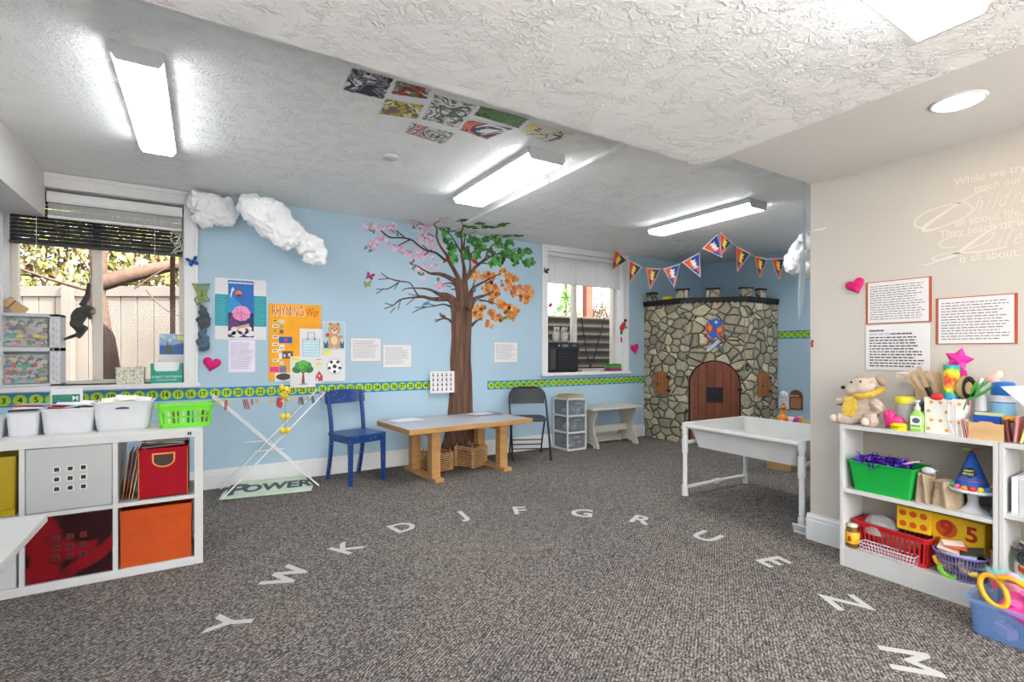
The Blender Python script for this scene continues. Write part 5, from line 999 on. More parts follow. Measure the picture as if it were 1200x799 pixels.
e = thing('drawer_tower', 'white three-drawer plastic tower between folding chair and bench', 'drawers', (3.895, 4.97, 0)); w_, d_ = .30, .31
mb = MB(whitep)
for z in (0, .205, .41, .615): mb.box(-w_/2, w_/2, -d_/2, d_/2, z, z+.022)
for sx in (-1, 1):
    for sy in (-1, 1): mb.box(sx*w_/2-.018*(sx > 0)-.0*(sx < 0), sx*w_/2+.018*(sx < 0), sy*d_/2-.02*(sy > 0), sy*d_/2+.02*(sy < 0), 0, .637)
mb.box(-w_/2, w_/2, d_/2-.006, d_/2, 0, .637)
mb.build('frame', e, bevel=.003)
cd = plastic_clear('tower_drawer', '#8f969e', .38, .2)
for i, z in enumerate((.024, .229, .434)):
    k = MB(cd).tub(w_-.045, d_-.02, w_-.04, d_-.016, .165, .003, .008, .001, z0=z).build('drawer', e)
    MB(C_('#7a8088')).box(-.055, .055, -d_/2-.004, -d_/2+.008, z+.125, z+.14).build('handle', k)
inn = [('#c9878a', '#e8d8d4', '#7c6a70'), ('#e9e9ea', '#d6d8da', '#b5b9bc'), ('#c8cbd0', '#b9c0c9', '#dfdfdd')]
rg = random.Random(8)
for i, z in enumerate((.03, .235, .44)):
    for j in range(7): tag(MB(C_(rg.choice(inn[i]))).ball((0, 0, 0), (.045, .04, .03), 10, 7).build('cloth_bundle', loc=(3.895+rg.uniform(-.07, .07), 4.95+rg.uniform(-.08, .07), z+.035+.03*(j//4)), rot=(0, rg.uniform(-.5, .5), rg.uniform(0, 3))), ['dusty pink and grey cloth bundles in the bottom drawer of the tower', 'white cloth bundles in the middle drawer of the tower', 'pale grey cloth bundles in the top drawer of the tower'][i], 'cloth', 'cloth bundles in the drawer tower')
for i in range(5): tag(MB(C_(['#b99a5c', '#cdb98a', '#8f7a4a', '#d8cba6', '#a8894f'][i])).cbox((0, 0, 0), (.27-.02*i, .25, .006), (0, 0, R([3, -5, 8, -3, 12][i]))).build('paper_sheaf', loc=(3.895+.006*i, 4.97, .641+.0068*i)), ['ochre', 'sand', 'olive brown', 'cream', 'tan'][i]+' sheet in the paper pile on the drawer tower', 'paper', 'paper pile on the drawer tower')

cream = M('bench_paint', '#c4c0b2', .55, var=.05); e = thing('bench', 'pale grey wooden bench with scooped side panels left of the castle', 'bench', (4.50, 4.93, 0))
MB(cream).box(-.43, .43, -.205, .185, .475, .498).build('seat', e, bevel=.003)
S_ = [(-.20, 0), (-.20, .04), (-.17, .10), (-.125, .18), (-.105, .25), (-.115, .32), (-.15, .39), (-.17, .43), (-.17, .475)]
S_ = S_+[(-y, z) for y, z in reversed(S_)]+[(.12, 0), (.10, .03), (0, .05), (-.10, .03), (-.12, 0)]
for sx in (-.335, .335): MB(cream).prism(S_, sx-.011, sx+.011, 'x').build('side_panel', e, bevel=.002)
MB(cream).box(-.324, .324, -.012, .012, .17, .255).build('stretcher', e, bevel=.002); MB(cream).box(-.324, .324, .10, .12, .02, .10).build('rear_stretcher', e)

# ============================================================ water table
pvc = M('pvc_pipe', '#dcdcda', .35, var=.02); tubm = M('basin_plastic', '#cfcfcd', .4, var=.03)
e = thing('water_table', 'white pipe-legged water table with a deep grey basin in front of the castle', 'table', (3.83, 2.33, 0), R(-1.5))
W_, L_ = .82, 1.02
mb = MB(tubm); mb.rr([(W_-.14, L_-.16, .415, .05), (W_-.04, L_-.05, .60, .05), (W_, L_, .602, .05), (W_, L_, .612, .05), (W_-.055, L_-.065, .612, .05), (W_-.15, L_-.17, .425, .05)], seg=6).build('basin', e)
mb = MB(pvc); z = .585
for sx in (-1, 1): MB(pvc).tube([(sx*(W_/2-.01), -L_/2+.02, z), (sx*(W_/2-.01), L_/2-.02, z)], .019, 12).build('side_rail', e)
for sy in (-1, 1):
    MB(pvc).tube([(-W_/2+.01, sy*(L_/2-.02), .445), (W_/2-.01, sy*(L_/2-.02), .445)], .016, 12).build('cross_rail', e)
    MB(pvc).tube([(-W_/2+.01, sy*(L_/2-.02), .07), (W_/2-.01, sy*(L_/2-.02), .07)], .016, 12).build('foot_rail', e)
    MB(pvc).cyl((-.03, sy*(L_/2-.02), .07), (.03, sy*(L_/2-.02), .07), .023, seg=12).build('coupling', e)
    for sx in (-1, 1):
        x, y = sx*(W_/2-.01), sy*(L_/2-.02)
        MB(pvc).cyl((x, y, 0), (x, y, .60), .019, seg=14).build('leg', e); k = MB(pvc)
        for a, b_ in ((0, .09), (.36, .50), (.54, .608)): k.cyl((x, y, a), (x, y, b_), .025, seg=14)
        k.build('pipe_fitting', e)
solo(MB(whitep).cbox((3.375, 1.835, .03), (.012, .10, .06), (0, R(-25), 0)).box(3.37, 3.42, 1.79, 1.88, 0, .006), 'floor_bracket', 'white angled plate on the carpet at the near foot of the water table', 'plate')

# ============================================================ castle
st = stone_mat(); e = thing('play_castle', 'stone-faced corner play castle with battlements and an arched wooden door', 'castle', (6.0, 4.5, 0)); o = (-6.0, -4.5, 0)
FP = [(5.385, 5.145), (5.385, 4.485), (5.96, 3.91), (6.625, 3.91)]; IN = [(6.625, 3.94), (5.972, 3.94), (5.415, 4.497), (5.415, 5.145)]
MB(st).prism(FP+IN, 0, 1.85, 'z').build('stone_walls', e, loc=o)
blk = M('parapet_black', '#1c1a1a', .6); OUT = [(5.365, 5.145), (5.365, 4.477), (5.952, 3.89), (6.625, 3.89)]; INN = [(6.625, 4.0), (5.997, 4.0), (5.475, 4.52), (5.475, 5.145)]
mb = MB(blk).prism(OUT+INN, 1.865, 1.915, 'z')
# scalloped lower edge of the black trim
def along(t_):
    seg = [(Vector(OUT[i]), Vector(OUT[i+1])) for i in range(3)]; Ls = [(b_-a).length for a, b_ in seg]; d_ = t_*sum(Ls)
    for (a, b_), l in zip(seg, Ls):
        if d_ <= l: return a+(b_-a)*d_/l, (b_-a).normalized()
        d_ -= l
    return seg[-1][1], (seg[-1][1]-seg[-1][0]).normalized()
for i in range(30):
    p_, dr = along((i+.5)/30); rz = math.atan2(dr.y, dr.x); mb.at((p_.x, p_.y, 1.865), (0, 0, rz)); mb.prism([(a, b_*.9) for a, b_ in arc(0, 0, .031, 180, 360, 8)], 0.004, .02)
mb.at(); mb.build('parapet_trim', e, loc=o)
def merlon(x, y, rz, w_=.13):
    k = MB(st); k.at((x, y, 1.915), (0, 0, rz)); k.box(-w_/2, w_/2, -.035, .035, 0, .10); k = k.build('merlon', e, loc=o)
    c = MB(blk); c.at((x, y, 2.015), (0, 0, rz)); c.box(-w_/2-.008, w_/2+.008, -.043, .043, 0, .024); c.build('merlon_cap', k)
merlon(5.42, 5.03, R(90)); merlon(5.43, 4.50, R(112), .15); merlon(5.70, 4.24, R(-45), .16); merlon(5.985, 3.955, R(-22), .15); merlon(6.30, 3.95, 0, .13)
def facing(kind): return {'d': ((5.6725, 4.1975), R(-45)), 'l': ((5.385, 4.815), R(-90)), 'r': ((6.29, 3.91), 0)}[kind]
dw = M('door_wood', '#7c4630', .5, var=.28, vs=5, bump=.25, bs=14, stretch=(3, 3, .3)); sw = M('shutter_wood', '#9c6236', .5, var=.2, vs=6, bump=.2, bs=14, stretch=(3, 3, .4)); gap = M('plank_gap', '#2a1a14', .8)
(px_, py_), rz = facing('d')
F = Matrix.LocRotScale(Vector((px_-6.0, py_-4.5, 0)), Euler((0, 0, rz)), None)
def fb(mat, fr=F): k = MB(mat); k.T = fr; return k
Dp = [(-.305, .005), (.305, .005), (.305, .775)]+arc(0, .775, .305, 0, 180, 24)+[(-.305, .775)]
dr_ = fb(gap).prism([(a*1.05, b_*1.012) for a, b_ in Dp], -.006, 0).build('door_surround', e)
k = fb(dw)
for i in range(6):
    x0 = -.30+.1*i+.002; x1 = x0+.096; zt = lambda x: .775+math.sqrt(max(0, .30**2-x*x)); ps = [(x0, .01), (x1, .01)]+[(x1+(x0-x1)*q/6, zt(x1+(x0-x1)*q/6)) for q in range(7)]
    k.prism(ps, -.028, -.006)
k = k.build('door', e, bevel=.002)
f2 = fb(blackm); f2.box(-.098, .098, -.036, -.028, .55, .745); f2.build('window_frame', k); f2 = fb(C_('#2a2c33', .2)).box(-.082, .082, -.038, -.036, .566, .729); f2.build('window_opening', k)
for z in (.35, .72): fb(blackm).box(.275, .33, -.034, -.006, z-.02, z+.02).build('hinge', k, bevel=.002)
fb(blackm).ball((-.255, -.045, .47), .013).cyl((-.255, -.028, .47), (-.255, -.045, .47), .006).build('handle', k)
fb(blackm).box(-.36, -.335, -.02, 0, .40, .45).build('latch_plate', e)
for kk, sgn in (('l', 1), ('r', 1)):
    (px_, py_), rz = facing(kk); G = Matrix.LocRotScale(Vector((px_-6.0, py_-4.5, 0)), Euler((0, 0, rz)), None)
    P_ = [(-.125, .62), (.125, .62), (.125, .85)]+[(a, .85+(b_-.85)*.7) for a, b_ in arc(0, .85, .125, 0, 180, 12)]+[(-.125, .85)]
    k = fb(sw, G).prism(P_, -.022, 0).build('shutter', e, bevel=.003); g_ = fb(gap, G)
    for x in (-.06, 0, .06): g_.box(x-.0015, x+.0015, -.0228, -.022, .625, .90)
    g_.build('plank_joint', k)
    for z in (.68, .86): fb(blackm, G).box(.10, .15, -.028, -.0, z-.015, z+.015).build('hinge', k)
    fb(blackm, G).ball((-.05, -.028, .76), .012).build('knob', k)
for x, z0 in ((-.36, 0), (.365, 0)):
    fb(C_('#8f8a78')).box(x-.006, x+.006, -.012, 0, .9, 1.62).build('corner_batten', e)
# shield and crossed swords
def on_diag(name, label, cat, x, z, out=.004):
    v = Vector((5.6725, 4.1975, 0))+Vector((cos(R(-45))*x, sin(R(-45))*x, z))-Vector((.7071, .7071, 0))*out; return thing(name, label, cat, tuple(v), R(-45))
e = on_diag('toy_shield', 'small red blue and orange toy shield on the castle front', 'toy shield', -.02, 1.40)
SH = lambda s: [(0, .29*s+.0), (.14*s, .20*s), (.125*s, .08*s), (.06*s, -.02*s), (0, -.045*s), (-.06*s, -.02*s), (-.125*s, .08*s), (-.14*s, .20*s)]
mb = MB(C_('#c7c9cf')).at((0, 0, .0), (0, R(12), 0)); mb.prism(SH(.86), -.014, 0).build('rim', e)
mb = MB(C_('#c43b28')); mb.at((0, 0, .0), (0, R(12), 0)); 
mb.prism([(0, .10), (-.115, .18), (-.105, .07), (-.07, .02)], -.018, -.014).prism([(0, .10), (.115, .18), (.105, .07), (.07, .02)], -.018, -.014); mb.m(C_('#2a5fb0')).prism([(0, .10), (.105, .185), (0, .25), (-.105, .185)], -.018, -.014).prism([(0, .10), (-.065, .012), (0, -.03), (.065, .012)], -.018, -.014)
mb.m(C_('#e98a2a')).prism([(-.02, .11), (-.08, .15), (-.09, .09), (-.05, .06)], -.021, -.018).prism([(.02, .11), (.08, .15), (.09, .09), (.05, .06)], -.021, -.018); mb.m(C_('#5f4aa0')).prism(arc(0, .10, .028, 0, 340, 12), -.023, -.018); mb.m(C_('#bcd8ee')).prism(arc(.0, .19, .02, 0, 340, 10), -.021, -.018).build('face', e)
for i, (ang_, lb) in enumerate(((42, 'toy sword with a brown grip leaning up to the right, crossed in front'), (138, 'toy sword with a red grip leaning up to the left, crossed behind'))):
    e = on_diag('toy_sword', lb, 'toy sword', .01, 1.305, .010 if i else .024); Rm = (0, R(-ang_), 0)
    mb = MB(C_('#b9c3d2' if i == 0 else '#59616f', .4)); mb.at((0, 0, 0), Rm); mb.prism([(-.15, -.0), (-.125, -.022), (.07, -.022), (.07, .022), (-.125, .022)], -.008, 0).build('blade', e, bevel=.002)
    mb = MB(C_('#7a4630' if i == 0 else '#a03030')); mb.at((0, 0, 0), Rm); mb.box(.07, .083, -.012, .002, -.045, .045).build('crossguard', e); mb = MB(C_('#7a4630' if i == 0 else '#a03030')); mb.at((0, 0, 0), Rm); mb.box(.083, .155, -.010, 0, -.011, .011).ball((.162, -.005, 0), .016).build('grip', e)
solo(MB(C_('#e8c81e')).box(5.40, 5.46, 4.70, 4.82, 1.916, 1.96), 'toy_block', 'yellow toy block lying on the castle wall between two battlements', 'block')
# plush and dolls' house behind the water table, pouches on the alcove wall
e = thing('wall_pouch', 'white fabric pouch with a drawn face on the alcove wall', 'pouch', (6.626, 3.82, .46), R(-90)); MB(C_('#dfe6ee', .8)).box(-.07, .07, -.02, 0, -.02, .15).build('pouch', e, bevel=.006); MB(C_('#e8ecf2', .8)).ball((0, -.015, .17), (.06, .02, .05)).build('head', e); 
for x in (-.02, .025): MB(C_('#b0434f')).ball((x, -.036, .175), .007).build('eye', e)
e = thing('toy_door', 'little brown arched wooden door on the alcove wall', 'toy door', (6.626, 3.66, .45), R(-90)); MB(C_('#6d4a34', .6)).prism([(-.085, 0), (.085, 0), (.085, .17)]+[(a*1, b_) for a, b_ in arc(0, .17, .085, 0, 180, 12)]+[(-.085, .17)], -.014, 0).build('frame', e); MB(C_('#a5784f', .6)).box(-.065, .065, -.020, -.014, .01, .15).build('panel', e); MB(C_('#c99a78')).box(-.07, .04, -.026, -.014, .165, .185).build('lintel', e)
e = thing('giraffe_toy', 'orange giraffe toy sitting behind the water table', 'plush toy', (5.05, 2.93, .0)); 
mb = MB(M('toy_wood', '#b58f63', .6)).box(-.28, .28, -.13, .13, .0, .47).build('low_cabinet', loc=(5.25, 2.93, 0), bevel=.005); tag(mb, 'low tan cabinet behind the water table carrying the small toys', 'cabinet')
bpy.data.objects.remove(e)
e = thing('giraffe_toy', 'orange giraffe toy standing behind the water table rim', 'plush toy', (5.13, 2.98, .47)); og = M('giraffe', '#e8862a', .8, var=.3, vs=30); MB(og).ball((0, 0, .04), (.055, .05, .042)).tube([(.02, 0, .05), (.03, 0, .14)], [.025, .018], 8).ball((.02, 0, .155), (.035, .025, .025)).ball((-.05, -.03, .02), (.04, .02, .018)).build('body', e, remesh=.006)
for sx in (.015, .035): MB(C_('#7a4a2a')).cyl((sx, 0, .17), (sx, 0, .195), .005, seg=8).build('horn', e)
for (x, y, c, r_, lb) in ((5.19, 2.93, '#e9d9d2', .035, 'white'), (5.245, 2.90, '#c9479a', .036, 'magenta'), (5.32, 2.9, '#d8b43a', .026, 'yellow')):
    e = thing('toy_cup', '%s toy cup standing right of the giraffe toy' % lb, 'toy cup', (x, y, .47)); MB(C_(c)).lathe([(r_*.7, 0), (r_, .055), (r_*.9, .055), (r_*.6, .006)], seg=18).build('cup', e); MB(C_(c)).tube([(r_*.85, 0, .045), (r_*1.4, 0, .035), (r_*.8, 0, .015)], .005, 6).build('handle', e)
solo(MB(C_('#3d8a5a')).ball((5.02, 2.99, .49), (.022, .02, .02)), 'toy_ball', 'small green toy left of the giraffe at the castle foot', 'toy')

# ============================================================ bunting
e = thing('pennant_bunting', 'string of red and navy lion pennants from window to alcove wall', 'bunting', (4.95, 3.6, 2.545)); o = (-4.95, -3.6, -2.545)
SP = [(4.80, 5.10, 2.565), (4.89, 4.85, 2.40), (4.93, 4.66, 2.30), (4.99, 4.42, 2.285), (5.03, 4.15, 2.335), (5.0, 3.85, 2.42), (4.93, 3.56, 2.54), (5.12, 3.58, 2.47), (5.26, 3.58, 2.425), (5.54, 3.58, 2.36), (5.86, 3.56, 2.335), (6.22, 3.57, 2.37), (6.6, 3.6, 2.45)]
SP = [(4.74, 5.09, 2.55)]+[q for P3, k in FLAGS for q in P3[:2]]+[(6.6, 3.6, 2.46)]
MB(C_('#e3e0d8')).tube(SP, .003, 6).build('string', e, loc=o)
pr_, pn_, py2, pe_ = C_('#d8402a'), C_('#1d2b57'), C_('#ecd648'), C_('#f0b48a')
wht = C_('#e8e4ef'); pb_ = C_('#2a4aa8')

for P3, kind in FLAGS:
    A_, B_, T3 = [Vector(q) for q in P3]; n_ = (B_-A_).cross(T3-A_).normalized()
    if n_.y > 0: n_ = -n_
    def W3(u, v, k): return tuple(A_+(B_-A_)*u+(T3-(A_+B_)/2)*v+n_*(.0006*k)-Vector((4.95, 3.6, 2.545)))
    def lay(mb, mat, pts, k): mb.m(mat); mb.add([W3(u, v, k) for u, v in pts], [list(range(len(pts)))])
    # outline coordinates: u along the string, v towards the tip, shifted so that v=1 is the tip
    bg_, a_, b2_ = (pe_, pr_, pn_) if not kind else (wht, C_('#e0583f'), pb_)
    mb = MB(); mb.m(bg_); P = [(0, 0), (1, 0), (.5, 1)]
    mb.add([W3(u, v, -1) for u, v in P]+[W3(u, v, 1) for u, v in P], [(0, 1, 2), (3, 4, 5), (0, 1, 4, 3), (1, 2, 5, 4), (2, 0, 3, 5)])
    lay(mb, a_, [(.06, .04), (.5, .04), (.5, .5), (.28, .5)], 2); lay(mb, b2_, [(.5, .04), (.94, .04), (.72, .5), (.5, .5)], 2)
    lay(mb, b2_, [(.28, .5), (.5, .5), (.5, .93)], 2); lay(mb, a_, [(.5, .5), (.72, .5), (.5, .93)], 2)
    lay(mb, py2 if not kind else C_('#f3efdc'), [(.36, .16), (.46, .10), (.52, .17), (.66, .15), (.62, .24), (.56, .26), (.66, .32), (.60, .36), (.58, .44), (.64, .52), (.54, .56), (.50, .48), (.44, .56), (.40, .50), (.46, .40), (.36, .38), (.42, .32), (.34, .28), (.44, .24)], 3)
    mb.build('pennant', e)
# ============================================================ cotton clouds
cot = M('cotton', '#f1f1f2', .95, var=.02, bump=.9, bs=45, sheen=.3)
def cloud(label, blobs, wires=(), seed=1):
    rg = random.Random(seed); mb = MB(cot)
    for (x, y, z, r) in blobs:
        mb.ball((x, y, z), (r, r*.85, r), 14, 10)
        for i in range(9):
            a, b_ = rg.uniform(0, 6.28), rg.uniform(-1.3, 1.3); q = r*rg.uniform(.22, .42); mb.ball((x+cos(a)*cos(b_)*r*.9, y+sin(a)*cos(b_)*r*.75, z+sin(b_)*r*.9), q, 10, 7)
    c = fix(mb); e = thing('cotton_cloud', label, 'cloud decoration', c); mb.build('cotton', e, remesh=.012, disp=.05, dscale=.035)
    for (a, b_) in wires: MB(C_('#d0d0d0')).tube([tuple(Vector(a)-Vector(c)), tuple(Vector(b_)-Vector(c))], .0015, 5).build('thread', e)
cloud('cotton cloud at the top right corner of the left window', [(-.02, 4.98, 2.45, .10), (.08, 4.98, 2.41, .12), (.16, 4.99, 2.38, .10), (.02, 4.98, 2.36, .09), (.17, 4.97, 2.47, .06)], [((.05, 4.98, 2.5), (.05, 4.98, 2.58))], 1)
cloud('large elongated cotton cloud hanging over the brain poster', [(.31, 4.65, 2.42, .07), (.38, 4.65, 2.37, .12), (.50, 4.65, 2.32, .15), (.57, 4.65, 2.22, .13), (.67, 4.65, 2.22, .09), (.44, 4.66, 2.25, .08), (.75, 4.67, 2.13, .08), (.81, 4.67, 2.13, .10), (.86, 4.67, 2.06, .08), (.80, 4.67, 2.03, .06)], [((.4, 4.65, 2.4), (.4, 4.65, 2.58)), ((.78, 4.67, 2.15), (.78, 4.67, 2.58))], 2)
cloud('cotton cloud hanging beside the beige wall corner, right of the pennants', [(4.98, 2.70, 2.16, .13), (5.02, 2.66, 2.26, .10), (4.92, 2.74, 2.06, .10), (5.02, 2.64, 2.0, .09), (5.08, 2.58, 2.1, .12)], [((5.0, 2.66, 2.2), (5.0, 2.66, 2.549))], 3)
cl_ = M('pale_cloth', '#cfe0e8', .8, var=.04)
def leafy(label, pts, y0):
    mb = MB(cl_); loops = []
    for x, z, w_ in pts: loops.append([(x+cos(2*pi*j/12)*w_, y0+sin(2*pi*j/12)*w_*.25, z) for j in range(12)])
    mb.loft(loops, True); mb.tube([(pts[0][0], y0, pts[0][1]), (pts[0][0], y0, ZR)], .0012, 5); return solo(mb, 'hanging_cloth', label, 'cloth')
leafy('pale blue pointed cloth hanging below the cotton cloud at the beige wall corner', [(3.525, 1.90, .006), (3.522, 1.82, .028), (3.510, 1.70, .040), (3.497, 1.58, .036), (3.485, 1.48, .02), (3.477, 1.42, .004)], 1.90)
leafy('pale blue cloth strip hanging above the cotton cloud at the beige wall corner', [(3.545, 2.20, .006), (3.538, 2.12, .016), (3.537, 1.98, .018), (3.545, 1.92, .006)], 1.90)
e = thing('wall_hook', 'red hook with a tan cord at the edge of the beige wall', 'hook', (3.33, 1.74, 1.26)); MB(C_('#b03038')).tube([(.004, -.005, 0), (-.010, -.008, .018), (-.022, -.005, .0), (-.010, -.008, -.022), (.004, -.005, -.008)], .005, 8).build('hook', e); MB(C_('#c9b48c')).tube(smooth_path([(0, -.008, .0), (.03, -.007, -.022), (.07, -.006, -.05)], 5), .0025, 6).build('cord', e)

# ============================================================ letters on the carpet, paintings on the ceiling
tape = M('letter_white', '#b9b7b4', .7, var=.05, vs=40); cx, cy = 1.45, 1.95
for ch, x, y in (('T', -.005, 2.10), ('Y', .11, 2.56), ('W', .385, 2.94), ('K', .76, 3.165), ('D', 1.17, 3.335), ('J', 1.62, 3.355), ('F', 2.05, 3.22), ('G', 2.41, 2.925), ('R', 2.68, 2.58), ('U', 2.805, 2.13), ('E', 2.79, 1.67), ('Z', 2.635, 1.22), ('M', 2.345, .855)):
    th = math.atan2(y-cy, x-cx)
    if ch == 'T': th = R(175)
    mb = MB(tape); H_ = .165 if ch not in 'M' else .17; mb.T = Matrix.Rotation(th-pi/2, 4, 'Z') @ Matrix.Rotation(R(-90), 4, 'X')
    if ch in 'MW':
        for q, dx in enumerate((-.007, 0, .007)): mb.text(ch, dx, -H_/2, H_, -.0010-.0007*q, ws=.97)
    else: mb.text(ch, 0, -H_/2, H_, -.0012, bold=.022, ws=1.0)
    o = mb.build('floor_letter', loc=(x, y, 0)); tag(o, 'white letter %s stuck on the carpet in the arc of letters' % ch, 'floor letter')
PM = dict(A=(['#20313f', '#e3e1e0', '#1f2c3c', '#97878c', '#2c4a5c', '#1a1f26'], 7, 'dark navy and grey'), B=(['#8e2733', '#e8e4e0', '#5f7a4a', '#c0453a', '#7a2430'], 10, 'dark red and green'), C=(['#56703f', '#e6e3dc', '#d9bd2e', '#5f7a4a', '#8c5a58', '#c9a92b'], 9, 'green and yellow'), D=(['#8a8082', '#e6e3e1', '#e6e3e1', '#6f6668', '#5c7a60', '#e6e3e1'], 9, 'grey swirled'), E=(['#e6e3e1', '#77506a', '#e6e3e1', '#4f6a4a', '#e6e3e1', '#cf6a72'], 13, 'white with plum and pink spots'), F=(['#2f6a2b', '#3a7a33', '#5c7c3a', '#2b5f2a', '#3f7f35'], 5, 'solid green'), G=(['#e46a55', '#f07a62', '#6a2a52', '#3a4a66', '#e9e4e0', '#5f2a4a'], 5, 'coral and purple'), H=(['#e6e3e1', '#e6e3e1', '#e8cf2c', '#e6e3e1', '#5f6458', '#e6e3e1'], 5, 'white with a yellow and dark green patch'))
for i, (k, P_) in enumerate(TREE['paint'].items()):
    cols_, sc_, nm = PM[k]; pm = paint_mat('poster_paint_'+k.lower(), cols_, sc_, 1.6, i+1)
    mx_ = sum(p[0] for p in P_)/4; my_ = sum(p[1] for p in P_)/4; e = thing('child_painting', nm+' child painting stuck on the ceiling', 'painting', (mx_, my_, ZC-.001-.0008*(i % 3)))
    P_ = [(a-mx_, b_-my_) for a, b_ in P_]; MB(paper).prism(P_, -.0008, 0, 'z').build('paper', e)
    rg = random.Random(i+40); Q = []
    for j in range(4):
        a, b_ = Vector(P_[j]), Vector(P_[(j+1) % 4])
        for q in range(9): v = a.lerp(b_, q/9)*.98; v *= 1-rg.uniform(0, .09); Q.append(tuple(v))
    MB(pm).prism(Q, -.0014, -.0008, 'z').build('paint', e)
# ============================================================ right wall: papers, decal, heart
orf = C_('#b5573a', .5)
def rframe(label, y0, y1, z0, z1, border, n, seed, name='framed_notice'):
    e = thing(name, label, 'notice', (3.33, y0, z0), R(-90)); W_, H_ = y0-y1, z1-z0
    if border: MB(orf).box(0, W_, -.004, 0, 0, H_).build('orange_backing', e); k = .012
    else: MB(C_('#aaa598')).box(-.003, W_+.003, -.003, 0, -.003, H_+.003).build('backing', e); k = 0
    MB(paper).box(k, W_-k, -.0055, -.003, k*.4, H_-k*.4).build('paper', e); MB(C_('#625e60')).lines(.024, W_-.024, H_-.022, .02, n, -.006, hh=.28, seed=seed, ragged=.18).build('printed_lines', e)
    return e, W_, H_
rframe('orange edged notice beside the magenta heart, above the plain one', 1.431, 1.117, 1.366, 1.610, True, 15, 3)
e, W_, H_ = rframe('plain white notice headed SHOW AND TELL under the orange edged one', 1.431, 1.122, 1.10, 1.359, False, 1, 4)
for c in list(e.children):
    if c.name.startswith('printed_lines'): bpy.data.objects.remove(c)
mb = MB(C_('#4a4648')).text('SHOW AND TELL', .02, H_-.058, .010, -.006, 'L', ws=.9); mb.lines(.02, .11, H_-.026, H_-.040, 1, -.006, seed=5, hh=.7).lines(.125, W_-.04, H_-.046, H_-.060, 1, -.006, seed=15, hh=.6).lines(.02, W_-.02, H_-.065, .015, 11, -.006, hh=.42, seed=6, ragged=.2); mb.build('printed_lines', e)
rframe('wide orange edged notice right of the other two', 1.099, .783, 1.243, 1.487, True, 14, 7)
heart('magenta crepe paper heart at the corner of the orange edged notice', 3.326, 1.485, 1.60, .055, rz=R(-90), tilt=-20, thick=.02)
solo(MB(M('tape_white', '#e4e2de', .5)).box(3.3285, 3.33, 1.655, 1.735, 1.975, 1.985), 'tape_strip', 'small strip of white tape high on the beige wall near its corner', 'tape')
dec = M('decal_white', '#e2dbd1', .6, var=.01)
e = thing('wall_decal', 'pale lettering decal on the beige wall with Children and Life in script', 'wall decal', (3.3298, 1.19, 1.64), R(-90))
mb = MB(dec)
RB = [0]
def ribbon(pts, wmax, n=10):
    sp = smooth_path(pts, n); RB[0] += 1; y = -.0006-.0003*RB[0]; l = []
    for i in range(len(sp)):
        d_ = Vector((sp[min(i+1, len(sp)-1)][0]-sp[max(i-1, 0)][0], sp[min(i+1, len(sp)-1)][1]-sp[max(i-1, 0)][1])); d_.normalize(); n_ = Vector((-d_.y, d_.x))*sp[i][2]*wmax/2
        l.append([(sp[i][0]-n_.x, y, sp[i][1]-n_.y), (sp[i][0]+n_.x, y, sp[i][1]+n_.y)])
    mb.loft(l, False, False, False, closed=False)
T2 = lambda s_, x, z, h_, **k: mb.text(s_, x, z, h_, -.0027, 'L', **k)
T2('While we try to', .165, .425, .040, ws=.86, bold=.01); T2('teach our children', .245, .373, .036, ws=.86, bold=.01)
T2('all about life,', .17, .215, .040, ws=.86, bold=.01); T2('They teach us what', .105, .165, .040, ws=.86, bold=.01); T2('is all about.', .19, .025, .040, ws=.86, bold=.01)
# script capital C with swashes
ribbon([(.30, .355, .4), (.28, .372, .6), (.22, .35, .9), (.13, .30, 1.2), (.06, .255, 1.6), (.035, .232, 1.8), (.05, .218, 1.2), (.12, .225, .8), (.20, .25, .7), (.24, .285, .6), (.215, .325, .5), (.15, .335, .5), (.06, .322, .6), (.005, .29, .7), (.0, .255, .7), (.03, .235, .6)], .011)
def script(word, x, z, h_):
    for ch in word: mb.text(ch, x, z, h_*.9, -.0031, 'L', shear=.55, ws=.62, bold=-.012); x += {'l': .026, 'i': .026, 'r': .036, 'f': .034}.get(ch, .048)*h_/.09
script('hildren', .245, .275, .085)
# script capital L
ribbon([(.40, .185, .4), (.37, .195, .5), (.30, .165, .9), (.22, .105, 1.4), (.16, .065, 1.4), (.10, .05, .8), (.075, .062, .6), (.11, .078, .5), (.17, .075, .6), (.28, .068, .8), (.37, .075, .5)], .011)
ribbon([(.30, .17, .4), (.32, .14, .6), (.28, .105, .6), (.22, .09, .4)], .009); ribbon([(.24, .155, .4), (.17, .165, .6), (.11, .145, .8), (.12, .115, .7), (.18, .11, .5)], .009); ribbon([(.12, .05, .4), (.06, .035, .6), (.03, .035, .4)], .008)
script('ife', .335, .082, .085)
mb.build('lettering', e)

# ============================================================ right bookcases
def bookcase(label, ys, w_, shelves, base=.10):
    e = thing('bookcase', label, 'bookcase', (3.07, ys, 0), R(-90)); D = .238
    MB(lam).box(0, .018, 0, D, 0, .795).build('side_panel', e, bevel=.0015); MB(lam).box(w_-.018, w_, 0, D, 0, .795).build('side_panel', e, bevel=.0015)
    MB(lam).box(.018, w_-.018, 0, D, .773, .795).build('top_panel', e, bevel=.0015)
    MB(lam).box(.018, w_-.018, .002, D, base-.02, base).build('bottom_shelf', e); MB(lam).box(.018, w_-.018, .004, .02, 0, base-.02).build('plinth', e)
    for z in shelves: MB(lam).box(.018, w_-.018, .004, D, z-.02, z).build('shelf', e, bevel=.001)
    MB(TG.setdefault('backp', M('back_board', '#b3aa9c', .7, var=.03))).box(.01, w_-.01, D-.006, D-.001, 0, .79).build('back_panel', e)
    return e
